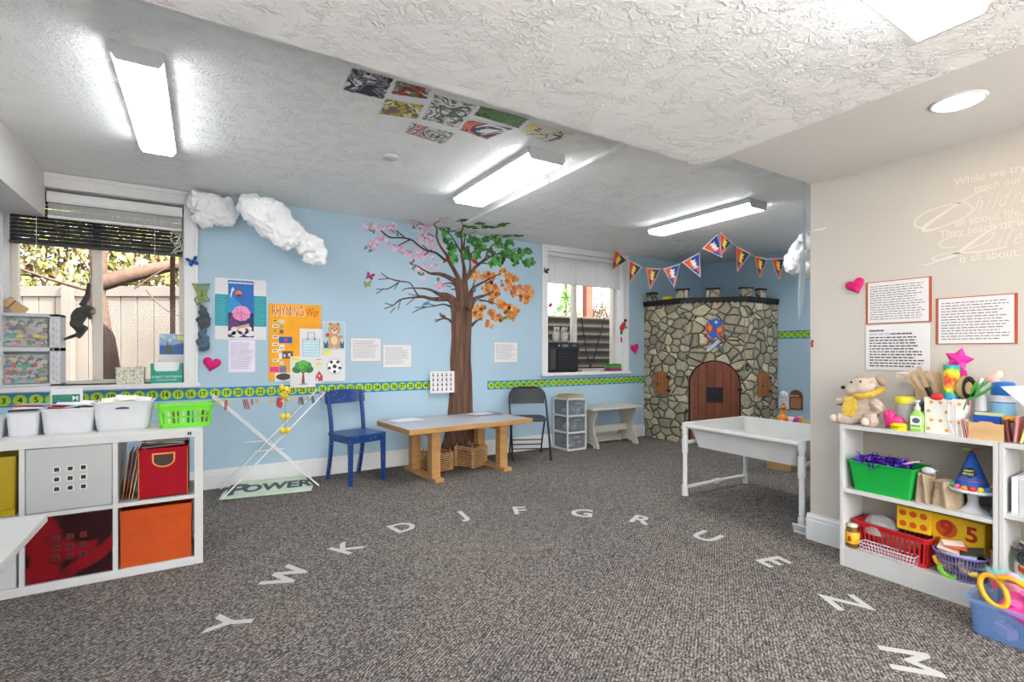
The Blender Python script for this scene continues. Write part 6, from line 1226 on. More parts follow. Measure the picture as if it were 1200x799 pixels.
bookcase('white bookcase with plush toys on top at the right', 1.452, .665, (.436,), .105); bookcase('second white bookcase cut off by the right edge of the photo', .785, .66, (.475,), .13)
def RS(x, y, z): return (3.07+y, 1.452-x, z)
QR = R(-90)
def rt(name, label, cat, x, y, z, rz=0, group=None): return thing(name, label, cat, RS(x, y, z), QR+R(rz), group)
TP = .795
# plush dog
dog = M('dog_plush', '#c3b1a0', .95, var=.15, vs=40, bump=.6, bs=150, sheen=.3)
e = rt('dog_plush', 'beige plush dog with a yellow scarf sitting at the left end of the bookcase top', 'plush toy', .075, .12, TP, 8)
mb = MB(dog); mb.ball((.0, .0, .09), (.075, .065, .095)).ball((-.005, -.03, .215), (.062, .055, .048), rot=(0, R(12), 0)).ball((-.055, -.055, .195), (.038, .035, .03)).ball((.035, -.01, .235), (.035, .04, .035))
mb.tube([(-.05, -.03, .14), (-.10, -.05, .125), (-.125, -.055, .12)], [.03, .026, .024], 10).tube([(.05, -.03, .13), (.085, -.06, .105), (.075, -.085, .09)], [.03, .028, .026], 10)
mb.tube([(-.03, -.04, .04), (-.075, -.08, .03), (-.11, -.09, .03)], [.04, .035, .03], 10).tube([(.035, -.04, .04), (.055, -.09, .03), (.04, -.115, .03)], [.04, .036, .032], 10)
mb.build('body', e, remesh=.008, smooth_it=3)
MB(M('ear_plush', '#a38f80', .95)).ball((.075, .0, .25), (.022, .03, .032), rot=(0, R(-30), 0)).build('ear', e); MB(M('ear_plush2', '#b09c8b', .95)).ball((-.03, .01, .262), (.02, .022, .014)).build('ear', e)
MB(black).ball((-.083, -.078, .207), (.013, .010, .010)).build('nose', e)
for x, z in ((-.045, .238), (.0, .243)): MB(black).ball((x, -.074, z), .006).build('eye', e)
for x, y, z in ((-.125, -.10, .03), (.04, -.145, .03)): MB(M('sole_plush%d' % int(x*100+50), '#d5c6b7', .9)).ball((x, y, z), (.02, .01, .022)).build('foot_sole', e)
yk = M('yellow_knit', '#dcb64a', .9, var=.2, vs=50, bump=.8, bs=160)
mb = MB(yk); mb.tube([(-.045, -.045, .165), (.0, -.068, .160), (.05, -.05, .175), (.085, -.005, .205)], [.014, .016, .018, .016], 10).tube([(-.045, -.045, .165), (-.03, .03, .17), (.04, .045, .19), (.085, -.005, .205)], .013, 8); mb.build('scarf', e)
MB(yk).prism([(-.085, .055), (-.03, .045), (-.01, .08), (-.005, .13), (-.03, .16), (-.065, .155), (-.078, .11)], -.105, -.092).build('scarf_tag', e, bevel=.003)
mb = MB(C_('#e0337e', .25)); 
e = rt('foil_heart', 'shiny pink padded heart leaning against the plush dog', 'heart', .20, .06, TP); pts = heart_pts(.058); rings = [[(a*f_, -d_*.02, .055+b_*f_) for a, b_ in pts] for f_, d_ in ((.05, -1), (.85, -.8), (1, 0), (.85, .8), (.05, 1))]
mb.at((0, 0, .0), (0, R(35), 0)); mb.loft(rings, True); mb.v = [(a, b_, c-min(q[2] for q in mb.v)) for a, b_, c in mb.v]; mb.build('cushion', e)
jar = plastic_clear('jar_clear', '#cfd0cc', .35, .1)
e = rt('clear_jar', 'clear jar with a yellow lid behind the pink heart', 'jar', .275, .10, TP); MB(jar).lathe([(.036, 0), (.04, .01), (.04, .13), (.036, .145), (.033, .145), (.036, .128), (.036, .012), (.0, .008)], seg=24).build('body', e); MB(C_('#ecd41f', .35)).lathe([(.043, .138), (.044, .168), (.04, .172), (0, .172)], seg=24).build('lid', e)
e = rt('yellow_tub', 'small yellow tub standing before the clear jar', 'tub', .27, .035, TP); MB(C_('#f0d81e', .35)).lathe([(.034, 0), (.036, .022), (.038, .022), (.038, .030), (.03, .031), (.028, .036), (0, .036)], seg=24).build('tub', e)
e = rt('soap_pump', 'green hand soap pump bottle beside the dotted bag', 'bottle', .343, .055, TP); MB(plastic_clear('soap_green', '#a8dc6a', .85, .15)).rr([(.055, .038, 0, .012), (.058, .04, .01, .014), (.058, .04, .085, .016), (.03, .028, .105, .012), (.026, .026, .112, .01)], smooth=True).build('bottle', e)
MB(whitep).lathe([(.014, .11), (.014, .128), (.006, .13), (.006, .15), (.012, .152), (.012, .162), (0, .163)], seg=14).box(-.03, .004, -.005, .005, .152, .162).build('pump', e); MB(C_('#e9f0e4')).box(-.022, .022, -.0215, -.0195, .02, .08).m(C_('#5d5a8a')).prism(arc(.002, .058, .014, 0, 345, 16, 1.2), -.0225, -.0215).m(C_('#69b83a')).box(-.02, .02, -.0225, -.0215, .024, .036).build('label', e)
# dark bottles behind
e = rt('craft_bottle', 'dark labelled bottle behind the green soap pump', 'bottle', .35, .14, TP); MB(C_('#4f4a4c')).lathe([(.025, 0), (.025, .12), (.012, .15), (.012, .17), (0, .17)], seg=16).build('bottle', e); MB(C_('#cfc9c4')).lathe([(.0255, .03), (.0255, .10)], seg=16).build('label', e)
# dotted gift bag
dots = C_('#e9a43c'); e = rt('gift_bag', 'white paper gift bag with orange dots full of craft tools', 'bag', .452, .095, TP, -6)
mb = MB(M('bag_paper', '#efece6', .6)).rr([(.15, .085, 0, .002), (.155, .09, .18, .002), (.152, .087, .18, .002), (.147, .082, .003, .002)]); mb.build('bag', e)
mb = MB(dots)
for i in range(4):
    for j in range(4):
        if (i+j) % 2 == 0 or j in (1, 3):
            x = -.058+.038*i+(.012 if j % 2 else 0); mb.prism([(x+cos(a*pi/5)*(.009 if a % 2 else .0075), .022+.045*j+sin(a*pi/5)*(.009 if a % 2 else .0075)) for a in range(10)], -.0465, -.0435)
mb.build('orange_dots', e)
mb = MB(C_('#e3e1df')); mb.tube(smooth_path([(.03, -.05, .16), (.028, -.055, .08), (.05, -.055, .01)], 5), .003, 6).tube(smooth_path([(.055, -.05, .16), (.06, -.055, .09), (.062, -.055, .0)], 5), .003, 6).build('ribbon', e)
wd = M('craft_wood', '#c9a981', .6, var=.1)
rg = random.Random(6)
for i, (x, l, a) in enumerate(((-.035, .26, -26), (-.028, .28, -20), (-.015, .27, -24), (-.005, .25, -15), (.0, .24, -11), (-.04, .24, -33))):
    o = MB(wd).cbox((0, 0, l/2), (.017, .008, l)).build('wooden_stick', loc=RS(.452+x, .10+.010*(i % 3), TP+.07), rot=(0, R(a), QR)); tag(o, 'light wooden slat in the dotted bag, %s counting from the leftmost slat tip' % ['third', 'fourth', 'second', 'fifth', 'sixth', 'first'][i], 'stick', 'wooden slats in the dotted bag')
tag(MB(C_('#e2cbb3')).cbox((0, 0, .13), (.05, .003, .22)).build('card', loc=RS(.435, .125, TP+.12), rot=(0, 0, QR)), 'peach coloured card standing in the gift bag behind the slats', 'card')
e = rt('ink_roller', 'black ended roller with a red grip standing in the gift bag', 'tool', .405, .055, TP+.14); MB(black).cyl((-.02, 0, .09), (-.005, 0, .045), .012, seg=12).build('end', e); MB(C_('#c9332c')).ball((0.02, 0, .045), (.032, .014, .018)).build('grip', e)
e = rt('tie_dye_tube', 'tie-dye patterned roll of tape or fabric standing in the gift bag', 'roll', .475, .075, TP+.175)
td, tt, tp_ = newmat('tie_dye'); N = tt.nodes.new; L = tt.links.new; tcn = N('ShaderNodeTexCoord'); vd = N('ShaderNodeVectorMath'); vd.operation = 'DISTANCE'; vd.inputs[1].default_value = (.0, -.03, .095); L(tcn.outputs['Object'], vd.inputs[0]); nz = N('ShaderNodeTexNoise'); nz.inputs['Scale'].default_value = 60; L(tcn.outputs['Object'], nz.inputs[0]); ms = N('ShaderNodeMath'); ms.operation = 'MULTIPLY_ADD'; ms.inputs[1].default_value = 11; L(vd.outputs['Value'], ms.inputs[0]); m3 = N('ShaderNodeMath'); m3.operation = 'MULTIPLY_ADD'; m3.inputs[1].default_value = .7; m3.inputs[2].default_value = -.45; L(nz.outputs[0], m3.inputs[0]); L(m3.outputs[0], ms.inputs[2]); wv = ms; rr_ = N('ShaderNodeValToRGB')
rr_.color_ramp.elements[0].color = lin('#d9301f'); rr_.color_ramp.elements[1].color = lin('#2a6fd0')
for ps, c in ((.2, '#e8871f'), (.38, '#f0dc2a'), (.55, '#3fae4a'), (.75, '#28a9b8')): x = rr_.color_ramp.elements.new(ps); x.color = lin(c)
L(wv.outputs[0], rr_.inputs[0]); L(rr_.outputs[0], tp_.inputs['Base Color']); tp_.inputs['Roughness'].default_value = .35
MB(td).lathe([(.032, 0), (.032, .17), (.022, .17), (.022, 0)], seg=24).build('tube', e)
mg = C_('#e0339a', .18); e = rt('star_balloon', 'magenta foil star balloon behind the tie-dye tube', 'balloon', .495, .10, 1.165)
SP_ = [(cos(R(90+36*k))*(.062 if k % 2 == 0 else .036), sin(R(90+36*k))*(.062 if k % 2 == 0 else .036)) for k in range(10)]
mb = MB(mg); mb.at((0, 0, 0), (0, R(14), 0)); rings = [[(a*f_, d_*.024, b_*f_) for a, b_ in SP_] for f_, d_ in ((.02, -1), (.6, -.7), (1, 0), (.6, .7), (.02, 1))]; mb.loft(rings, False); mb.build('foil', e)
MB(mg).prism([(.0, -.05), (.03, -.05), (.04, -.22), (.015, -.22)], -.01, .01).build('foil_tail', e)
e = rt('tape_roll', 'black and tan tape roll standing on edge in the gift bag', 'tape', .528, .085, TP+.175); mb = MB(black); Rr = Matrix.Rotation(R(90), 4, 'Y'); mb.T = Matrix.Translation((0, 0, .06)) @ Matrix.Rotation(R(78), 4, 'Z') @ Matrix.Rotation(R(90), 4, 'X'); mb.lathe([(.03, -.012), (.056, -.012), (.056, .012), (.03, .012), (.03, -.012)], seg=28); mb.build('roll', e); mb = MB(C_('#b99a6a')); mb.T = Matrix.Translation((0, 0, .06)) @ Matrix.Rotation(R(78), 4, 'Z') @ Matrix.Rotation(R(90), 4, 'X'); mb.lathe([(.0565, -.011), (.0565, .011)], seg=28); mb.build('band', e)
# cream paper flowers
cf = M('cream_paper', '#e0d0bf', .8); e = rt('paper_flower', 'cream paper bow flower on a stem behind the clear jar', 'paper flower', .30, .17, TP); mb = MB(cf); rg = random.Random(14)
for i in range(11):
    a = i*.9; mb.at((-.01+.028*cos(a), .0+.01*sin(a*2), .285+.03*sin(a)), (rg.uniform(-.5, .5), a, rg.uniform(-.6, .6))); mb.add([(0, 0, -.012), (.045, -.012, -.018), (.062, 0, 0), (.045, .012, .018), (0, 0, .012)], [(0, 1, 2, 3, 4)]).add([(0, .002, -.012), (.045, -.01, -.018), (.062, .002, 0), (.045, .014, .018), (0, .002, .012)], [(0, 1, 2, 3, 4)])
mb.at(); mb.build('petals', e); MB(C_('#9a938a')).tube([(0, 0, 0), (-.012, 0, .15), (-.01, 0, .28)], .003, 6).build('stem', e)
MB(C_('#8c7f70')).tube(smooth_path([(0, 0, 0), (.02, 0, .15), (.05, 0, .24), (.075, 0, .25)], 5), .002, 6).build('stem', e)
# tulip
e = rt('tulip', 'artificial pale pink tulip leaning right out of the gift bag', 'flower', .53, .045, TP+.13); gs = C_('#3f8f33'); sp = smooth_path([(0, 0, 0), (.02, -.005, .055), (.06, -.01, .105), (.095, -.01, .145)], 6)
MB(gs).tube(sp, .0035, 8).build('stem', e)
for pts_ in ([(.02, .05), (.045, .10), (.085, .155), (.075, .125), (.045, .075), (.028, .048)], [(.03, .06), (.03, .10), (.05, .145), (.055, .12), (.045, .08)], [(.035, .07), (.08, .10), (.115, .13), (.085, .085), (.045, .058)]): MB(gs).prism(pts_, -.014, -.011).build('leaf', e)
pk = M('petal_pink', '#edbfb2', .6); 
for a, dx in ((48, 0), (62, -.006), (36, .004)): MB(pk).at((.105+dx, -.012, .155), (0, R(a), 0)).ball((0, 0, .014), (.018, .016, .034)).build('petal', e)
# bottles and boxes
e = rt('glue_bottle', 'white glue bottle with a dark label behind the tulip', 'bottle', .572, .125, TP); MB(whitep).lathe([(.022, 0), (.023, .005), (.023, .17), (.02, .195), (.012, .205), (.012, .225), (.016, .23), (.010, .28), (.0, .285)], seg=18).build('bottle', e); MB(C_('#22263a')).lathe([(.0235, .06), (.0235, .125)], seg=18).build('label', e); 
e = rt('white_canister', 'tall pale grey canister between glue bottle and blue tub', 'canister', .60, .17, TP); MB(C_('#d8d5d2')).lathe([(.03, 0), (.03, .275), (0, .276)], seg=18).build('canister', e)
e = rt('wipes_tub', 'bright blue round tub with a white label band', 'tub', .648, .14, TP); MB(C_('#1f6ec4', .3)).lathe([(.044, 0), (.045, .01), (.045, .235), (.04, .262), (.03, .268), (0, .27)], seg=24).build('tub', e); MB(C_('#dfe6ef')).lathe([(.0455, .175), (.0455, .205)], seg=24).build('label_band', e); MB(C_('#8fc3e4')).lathe([(.0455, .06), (.0455, .17)], seg=24).build('label', e)
wbx = M('box_wood', '#cfa878', .5, var=.1, vs=8, stretch=(1, 1, 4)); e = rt('wooden_box', 'small open wooden box with finger joints holding blue and yellow packs', 'box', .617, .065, TP)
mb = MB(wbx); F = [(-.062, 0), (.062, 0), (.062, .078), (.03, .078), (.018, .086), (-.018, .086), (-.03, .078), (-.062, .078)]; mb.prism(F, -.045, -.040).prism(F, .04, .045).box(-.062, -.058, -.04, .04, 0, .078).box(.058, .062, -.04, .04, 0, .078).box(-.06, .06, -.04, .04, 0, .004); mb.build('box', e)
tag(MB(C_('#1f4fa8', .3)).box(-.048, .048, -.012, .012, 0, .105).build('blue_pack', loc=RS(.612, .06, TP+.005), rot=(0, 0, QR)), 'blue pack standing in the wooden box', 'pack')
tag(MB(C_('#d9dca0')).box(-.05, .05, -.004, .004, 0, .118).build('card', loc=RS(.612, .082, TP+.005), rot=(0, 0, QR)), 'yellow green card standing behind the blue pack', 'card')
e = rt('cork_pile', 'orange yellow craft pompoms in a grey cup right of the blue pack', 'craft supply', .685, .085, TP); MB(C_('#8a8178')).lathe([(.022, 0), (.026, .085), (.022, .085), (.0, .01)], seg=16).build('cup', e)
for i in range(6): MB(C_('#e2a02a')).ball((.015*cos(i), .015*sin(i), .095+.008*(i % 2)), .012).build('pompom', e)
for i, (c, nm) in enumerate((('#e8e6e3', 'white'), ('#e58a86', 'coral'), ('#f0b3ae', 'pink'), ('#d7d2cc', 'pale grey'))): tag(MB(C_(c)).cbox((0, 0, .045), (.003, .075, .088)).build('card_leaf', loc=RS(.535+.010*i, .06, TP), rot=(0, R(-8-2*i), QR)), nm+' card leaning left of the wooden box', 'card', 'cards left of the wooden box')
for i, (c, nm, h_, a) in enumerate((('#7a3a34', 'dark red', .10, -6), ('#d98a92', 'pink', .115, 4), ('#e8d98a', 'yellow', .15, 12), ('#e9e9ea', 'white', .17, 16), ('#b9c9d8', 'pale blue', .15, 22), ('#2d7ab8', 'blue', .10, 30))):
    e = thing('booklet', nm+' booklet standing at the left end of the second bookcase top', 'book', RS(.695+.020*i, .075, TP+.0045), group='booklets on the second bookcase', rot=(0, R(a), QR)); MB(C_(c)).cbox((0, 0, h_/2), (.008, .11, h_)).build('cover', e, bevel=.001); MB(paper).cbox((0, .001, h_/2+.001), (.0055, .109, h_)).build('pages', e)
e = thing('paper_fan', 'loose white sheets with a line drawing rising above the booklets at the right edge', 'paper', RS(.78, .05, TP+.11), rot=(0, 0, QR)); mb = MB(paper)
for i in range(3): mb.add([(-.12+.01*i, -.002*i, .14-.01*i), (.12, .01-.002*i, .17), (.12, .01-.002*i, 0), (.005+.008*i, -.002*i, 0)], [(0, 1, 2, 3)]).add([(-.12+.01*i, .0008-.002*i, .14-.01*i), (.12, .0108-.002*i, .17), (.12, .0108-.002*i, 0), (.005+.008*i, .0008-.002*i, 0)], [(0, 1, 2, 3)])
mb.build('sheets', e); MB(C_('#7a7f8f')).tube([(-.04, -.006, .13), (.02, -.003, .06)], .0012, 4).tube([(-.03, -.006, .135), (.03, -.003, .065)], .001, 4).build('pen_lines', e)
# middle shelf
SM = .436
e = rt('green_bin', 'bright green plastic bin filled with purple tinsel', 'storage box', .19, .115, SM); MB(C_('#15a03f', .35)).tub(.26, .17, .305, .205, .165, .003, .012, .006).build('bin', e, bevel=.0015)
pt_ = M('purple_tinsel', '#4a249a', .25, metal=.4, var=.5, vs=60); mb = MB(pt_); rg = random.Random(15)
for i in range(260):
    a = [rg.uniform(-.125, .09), rg.uniform(-.09, .07), .158+rg.uniform(-.01, .02)]; p2 = [a]
    for k in range(3): a = [a[0]+rg.uniform(-.022, .022), a[1]+rg.uniform(-.02, .02), a[2]+rg.uniform(-.012, .014)]; p2.append(a)
    for q in range(3): u, v = Vector(p2[q]), Vector(p2[q+1]); mb.add([tuple(u), tuple(u+Vector((.002, 0, .006))), tuple(v+Vector((-.002, 0, .006))), tuple(v)], [(0, 1, 2, 3)])
for i in range(14):
    x = rg.uniform(-.06, 0); mb.add([(x, -.108, .165), (x+.006, -.109, .165), (x+.008+rg.uniform(-.01, .01), -.110, .12+rg.uniform(0, .03))], [(0, 1, 2)])
o = mb.build('tinsel', loc=RS(.19, .115, SM), rot=(0, 0, QR)); tag(o, 'shredded purple tinsel heaped in the green bin', 'tinsel', kind='stuff')
for i, (c, nm, x, rz_) in enumerate((('#c9333c', 'red', .07, 30), ('#e8e4e0', 'white', .10, 20), ('#3a8a4a', 'green', .11, 40))): tag(MB(C_(c)).cbox((0, 0, 0), (.10, .012, .006), (0, R(-18), 0)).build('party_stick', loc=RS(.19+x*.9, .11+.01*i, SM+.178), rot=(0, 0, QR+R(rz_))), nm+' party stick lying on the purple tinsel', 'stick')
jute = M('jute_cloth', '#b5a084', .9, var=.12, vs=30, bump=.6, bs=150)
for i, (x, w_, h_, lb) in enumerate(((.365, .075, .145, 'folded beige cloth bag next to the green bin'), (.45, .11, .125, 'folded beige cloth bag bulging beside the cake stand'))):
    mb = MB(jute); loops = []
    for k in range(9):
        q = k/8; z = h_*q; ww = w_*(1-.22*q); loops.append([(cos(2*pi*j/24)*ww*.55*(1+.22*sin(4*2*pi*j/24+2*q+i)*(.5+q)), .065*sin(2*pi*j/24)*(1+.28*sin(5*2*pi*j/24+i+q)), z+.006*sin(4*2*pi*j/24)*q) for j in range(24)])
    mb.loft(loops, True); o = mb.build('cloth_bag', loc=RS(x, .10, SM), rot=(0, 0, QR)); tag(o, lb, 'cloth bag')
e = rt('white_spoon', 'oval white spoon head resting on the folded bags', 'spoon', .385, .07, SM+.150); MB(whitep).ball((0, 0, .015), (.03, .014, .018), rot=(R(-25), 0, 0)).build('bowl', e); MB(whitep).tube([(0, .01, .012), (.005, .10, .003)], .004, 8).build('handle', e)
e = rt('cake_stand', 'white scalloped cake stand with a pedestal foot', 'cake stand', .55, .10, SM); 
MB(whitep).lathe([(.055, 0), (.05, .006), (.028, .02), (.02, .045), (.022, .075), (.035, .092), (.0, .092)], seg=32).build('pedestal', e)
mb = MB(whitep); loops = []
for r_, z, sc_ in ((.02, .090, 0), (.07, .094, 0), (.092, .096, .5), (.096, .108, 1), (.091, .111, 1), (.085, .103, 0), (.0001, .101, 0)): loops.append([(r_*(1+.03*sc_*cos(14*2*pi*j/56))*cos(2*pi*j/56), r_*(1+.03*sc_*cos(14*2*pi*j/56))*sin(2*pi*j/56), z) for j in range(56)])
mb.loft(loops, True); mb.build('plate', e)
hatm = M('hat_blue', '#1f4fa0', .45, var=.06); e = rt('party_hat', 'blue cone party hat with rainbow pompoms on the cake stand', 'party hat', .545, .10, SM+.104)
MB(hatm).lathe([(.068, .012), (.004, .19), (.0, .191)], seg=32).build('cone', e)
pcs = ['#e23b3b', '#f0d22a', '#2a8fd8', '#3fae4a', '#e86aa0', '#f08a2a']
for i in range(15): a = 2*pi*i/15; MB(C_(pcs[i % 6], .9)).ball((cos(a)*.072, sin(a)*.072, .012), .0135, 10, 8).build('pompom', e)
MB(C_('#dfe8c9', .8)).lathe([(.076, 0), (.078, .004), (.06, .006)], seg=30).build('brim', e)
mb = MB(C_('#d8385a'))
for k in range(3): z = .045+.010*k; r_ = .068*(1-(z-.012)/.178)+.0008; mb.lathe([(r_, z), (r_-.0006, z+.0022)], seg=30)
mb.build('stripes', e)
nq = R(0)
sl = math.atan2(.064, .178); mb = MB(black); mb.at((0, -.0405, .085), (-sl, 0, 0)); mb.prism([(.028*cos(a)*(1+.12*cos(5*a)), .024*sin(a)*(1+.12*cos(5*a))) for a in [2*pi*k/30 for k in range(30)]], -.0015, .004); mb.m(C_('#e9e08a')); mb.text('HAPPY', 0, .003, .009, -.002, ws=.9, bold=.02).text('BIRTHDAY', 0, -.011, .008, -.002, ws=.75, bold=.02); mb.m(C_('#7ad0e8')); mb.box(-.016, .016, -.002, -.0015, -.0165, -.0155); mb.build('badge', e)
for i, (c, dx) in enumerate((('#d8385a', .02), ('#9acb3a', -.02), ('#e23b3b', .008))): MB(C_(c)).tube([(0, 0, .188), (dx, -.006, .193), (dx*1.7, -.004, .188)], [.003, .005, .003], 8).build('topper_loop', e)
for i, c in enumerate(('#2c6a9a', '#3d4a7a', '#8a3f4a')): tag(MB(C_(c)).cbox((0, 0, .045), (.006, .10, .09)).build('booklet', loc=RS(.628+.008*i, .10, SM+.001), rot=(0, R(9), QR)), ['blue', 'indigo', 'maroon'][i]+' booklet leaning at the right end of the middle shelf', 'book')
# bottom shelf
SB = .105
e = rt('amber_jar', 'small yellow labelled jar at the left end of the bottom shelf', 'jar', .045, .045, SB); MB(C_('#7a5626', .2)).lathe([(.024, 0), (.032, .015), (.035, .05), (.032, .09), (.024, .115), (.024, .12), (0, .12)], seg=22).build('jar', e); MB(C_('#e2b62c')).lathe([(.0335, .028), (.0362, .05), (.034, .085), (.0325, .09)], seg=22).build('label', e); MB(C_('#c9d0b8', .3)).lathe([(.026, .118), (.027, .132), (0, .134)], seg=22).build('lid', e)
mb = MB(C_('#b5382a')); mb.prism([(-.010, .042), (.012, .042), (.006, .07), (-.004, .07)], -.0385, -.036).build('label_mark', e)
e = rt('slotted_basket', 'red slotted plastic basket on the bottom shelf', 'basket', .225, .135, SB, -5); slat_basket(e, C_('#c4212a', .35), .33, .15, .36, .18, .155, 15, 5, .022, .125, lip=.007)
e = rt('wire_basket', 'small white wire basket in front of the red basket', 'basket', .225, .028, SB, -3); mb = MB(whitep); w_, d_, h_ = .235, .05, .055
for z in (0.002, .018, .036, .055): 
    f_ = 1+.10*z/.055; mb.tube([(-w_/2*f_, -d_/2*f_, z), (w_/2*f_, -d_/2*f_, z), (w_/2*f_, d_/2*f_, z), (-w_/2*f_, d_/2*f_, z)], .0016 if z < .05 else .0028, 6, closed=True)
for i in range(17):
    x = -w_/2+w_*i/16; 
    for s_ in (-1, 1): mb.tube([(x, s_*d_/2, .002), (x*1.1, s_*d_/2*1.1, .055)], .0014, 5)
    mb.tube([(x, -d_/2, .002), (x, d_/2, .002)], .0012, 5)
mb.build('wire_grid', e)
bowl = plastic_clear('bowl_clear', '#cfd4d8', .35, .1); e = rt('clear_bowl', 'clear plastic bowl upside down in the red basket', 'bowl', .15, .13, SB+.10); MB(bowl).lathe([(.085, .0), (.08, .04), (.055, .085), (.0, .10)], seg=26).build('bowl', e)
tag(MB(C_('#8f7d66')).ball((0, 0, 0), (.12, .06, .045), 14, 9).ball((.06, .01, .02), (.06, .05, .03)).build('cloth_bundle', loc=RS(.22, .13, SB+.075), rot=(0, 0, QR)), 'brownish cloth bundle inside the red basket', 'cloth')
ydm = C_('#f0c31e', .6); rdm = C_('#d05a1e'); e = rt('foam_die', 'yellow foam die with orange red spots above the red basket', 'die', .305, .165, SB+.152); MB(ydm).box(-.075, .075, -.055, .055, 0, .125).build('cube', e, bevel=.006); mb = MB(rdm)
for x in (-.045, 0, .045):
    for z in (.035, .092): mb.prism(arc(x, z, .016, 0, 345, 18), -.0565, -.055)
mb.build('spots', e)
e = rt('foam_block', 'yellow foam block with red numerals 9 and 5 at the back of the bottom shelf', 'block', .485, .175, SB+.005, -4); MB(ydm).box(-.105, .105, -.045, .045, 0, .265).build('block', e, bevel=.006); mb = MB(C_('#b8321f')); mb.text('9', -.045, .165, .075, -.0465, bold=.03).text('5', .055, .165, .07, -.0465, bold=.03); mb.build('numerals', e)
MB(C_('#d05a1e')).prism(arc(-.045, .2, .045, 0, 345, 20), -.046, -.045).build('numeral_ring', e)
# oval purple mesh basket
pm_ = plastic_clear('purple_mesh', '#8c82b4', .6, .3); e = rt('oval_basket', 'oval purple mesh basket filled with papers and fruit toys', 'basket', .510, .065, SB)
mb = MB(pm_)
for i in range(44):
    a, a2 = 2*pi*i/44, 2*pi*(i+.55)/44
    mb.add([(cos(a)*.082, sin(a)*.052, .004), (cos(a2)*.082, sin(a2)*.052, .004), (cos(a2)*.102, sin(a2)*.064, .115), (cos(a)*.102, sin(a)*.064, .115)], [(0, 1, 2, 3)])
for r_, z in ((.082, .004), (.089, .04), (.095, .075)): mb.lathe([(r_, z), (r_+.001, z+.008)], seg=40, sy=.63)
mb.lathe([(.0, .004), (.082, .003)], seg=40, sy=.63); mb.build('mesh_wall', e); MB(C_('#8f86c4', .3)).lathe([(.101, .112), (.108, .118), (.108, .124), (.098, .122), (.101, .112)], seg=40, sy=.63).build('rim', e)
for (nm, c, sh, p_, r_, lb) in (('toy_banana', '#f0b52a', 'b', (-.06, -.02, .055), 0, 'yellow curved toy at the left in the oval basket'), ('toy_bean', '#7fc93a', 'b', (-.035, -.04, .02), 20, 'green curved toy low in the oval basket'), ('toy_banana', '#e6c96a', 'b', (.04, -.035, .06), 10, 'pale yellow curved toy low at the right in the oval basket')):
    q = [(p_[0]-.03, p_[1], p_[2]+.03), (p_[0]-.02, p_[1], p_[2]), (p_[0]+.01, p_[1], p_[2]-.012), (p_[0]+.04, p_[1], p_[2]-.008)]; o = MB(C_(c)).tube(smooth_path(q, 4), [.006]+[.014]*11+[.005], 10).build(nm, loc=RS(.510, .065, SB), rot=(0, 0, QR)); tag(o, lb, 'toy')
for i, (c, w_, lb) in enumerate((('#c9cfe0', .15, 'pale blue'), ('#e9c9b9', .13, 'peach'), ('#3a3f3a', .09, 'dark patterned'), ('#e2603a', .07, 'orange'), ('#f0d9d0', .08, 'pale pink'))): tag(MB(C_(c)).cbox((0, 0, 0), (w_, .085-.01*i, .004), (R(14), R([-4, 8, -14, 6, -3][i]), 0)).build('felt_sheet', loc=RS(.505+[0, -.01, .05, -.005, -.02][i], .065, SB+.125+.009*i), rot=(0, 0, QR+R(7*i))), lb+' sheet lying on the oval purple basket', 'sheet')
e = rt('pink_bottle', 'clear pink tinted bottle at the right end of the bottom shelf', 'bottle', .625, .09, SB); MB(plastic_clear('pink_clear', '#c99aa0', .6, .15)).lathe([(.02, 0), (.022, .01), (.022, .10), (.01, .13), (.01, .16), (0, .16)], seg=16).build('bottle', e); MB(C_('#a84a52')).lathe([(.012, .155), (.012, .17), (0, .17)], seg=14).build('cap', e)
# second bookcase contents
for i in range(6):
    w_ = .016; e = thing('binder', ['white', 'pale grey', 'cream', 'white ridged', 'off-white', 'light blue'][i]+' book standing on the middle shelf of the second bookcase', 'book', RS(.712+.024*i, .12, .4755), QR, 'pale books in the second bookcase'); c = ['#e2e4e6', '#c4c9cc', '#dcd8ca', '#eceae4', '#d9d5cb', '#b9c4cf'][i]; MB(C_(c)).box(-.011, .011, -.085, .085, 0, .165-.006*i).build('cover', e, bevel=.001); MB(paper).box(-.008, .008, -.08, .0855, .002, .1655-.006*i).build('pages', e)
dk = C_('#43464a', .8)
for i, (x, z, c, lb) in enumerate(((.745, .285, '#3d4145', 'dark grey rolled cloth at the top of the lower compartment, second bookcase'), (.775, .30, '#6d7276', 'grey rolled cloth behind the dark roll in the second bookcase'))):
    mb = MB(C_(c, .9)); mb.T = Matrix.Translation(Vector(RS(x, .10, z))) @ Matrix.Rotation(QR, 4, 'Z') @ Matrix.Rotation(R(90), 4, 'X')
    for r_ in (.034, .024, .014): mb.lathe([(r_, -.06), (r_, .06), (r_-.006, .06), (r_-.006, -.06), (r_, -.06)], seg=20)
    solo(mb, 'rolled_cloth', lb, 'cloth')
e = rt('toy_ball', 'red yellow and green ball in the second bookcase above the teal tub', 'ball', .755, .07, .19); MB(C_('#e0b82a')).ball((0, 0, .04), .04, 16, 12).build('ball', e); MB(C_('#c9303a')).lathe([(.0395, .028), (.0405, .04), (.0395, .052)], seg=24).build('red_band', e); MB(C_('#3f6f3a')).lathe([(.024, .071), (.012, .079), (0, .0805)], seg=18).build('green_cap', e)
e = rt('teal_tub', 'teal green plastic tub on the bottom shelf of the second bookcase', 'tub', .775, .085, .13); MB(C_('#39b38a', .35)).lathe([(.05, 0), (.068, .055), (.072, .055), (.072, .062), (.064, .062), (.048, .004), (0, .004)], seg=26).build('tub', e)
rg = random.Random(17)
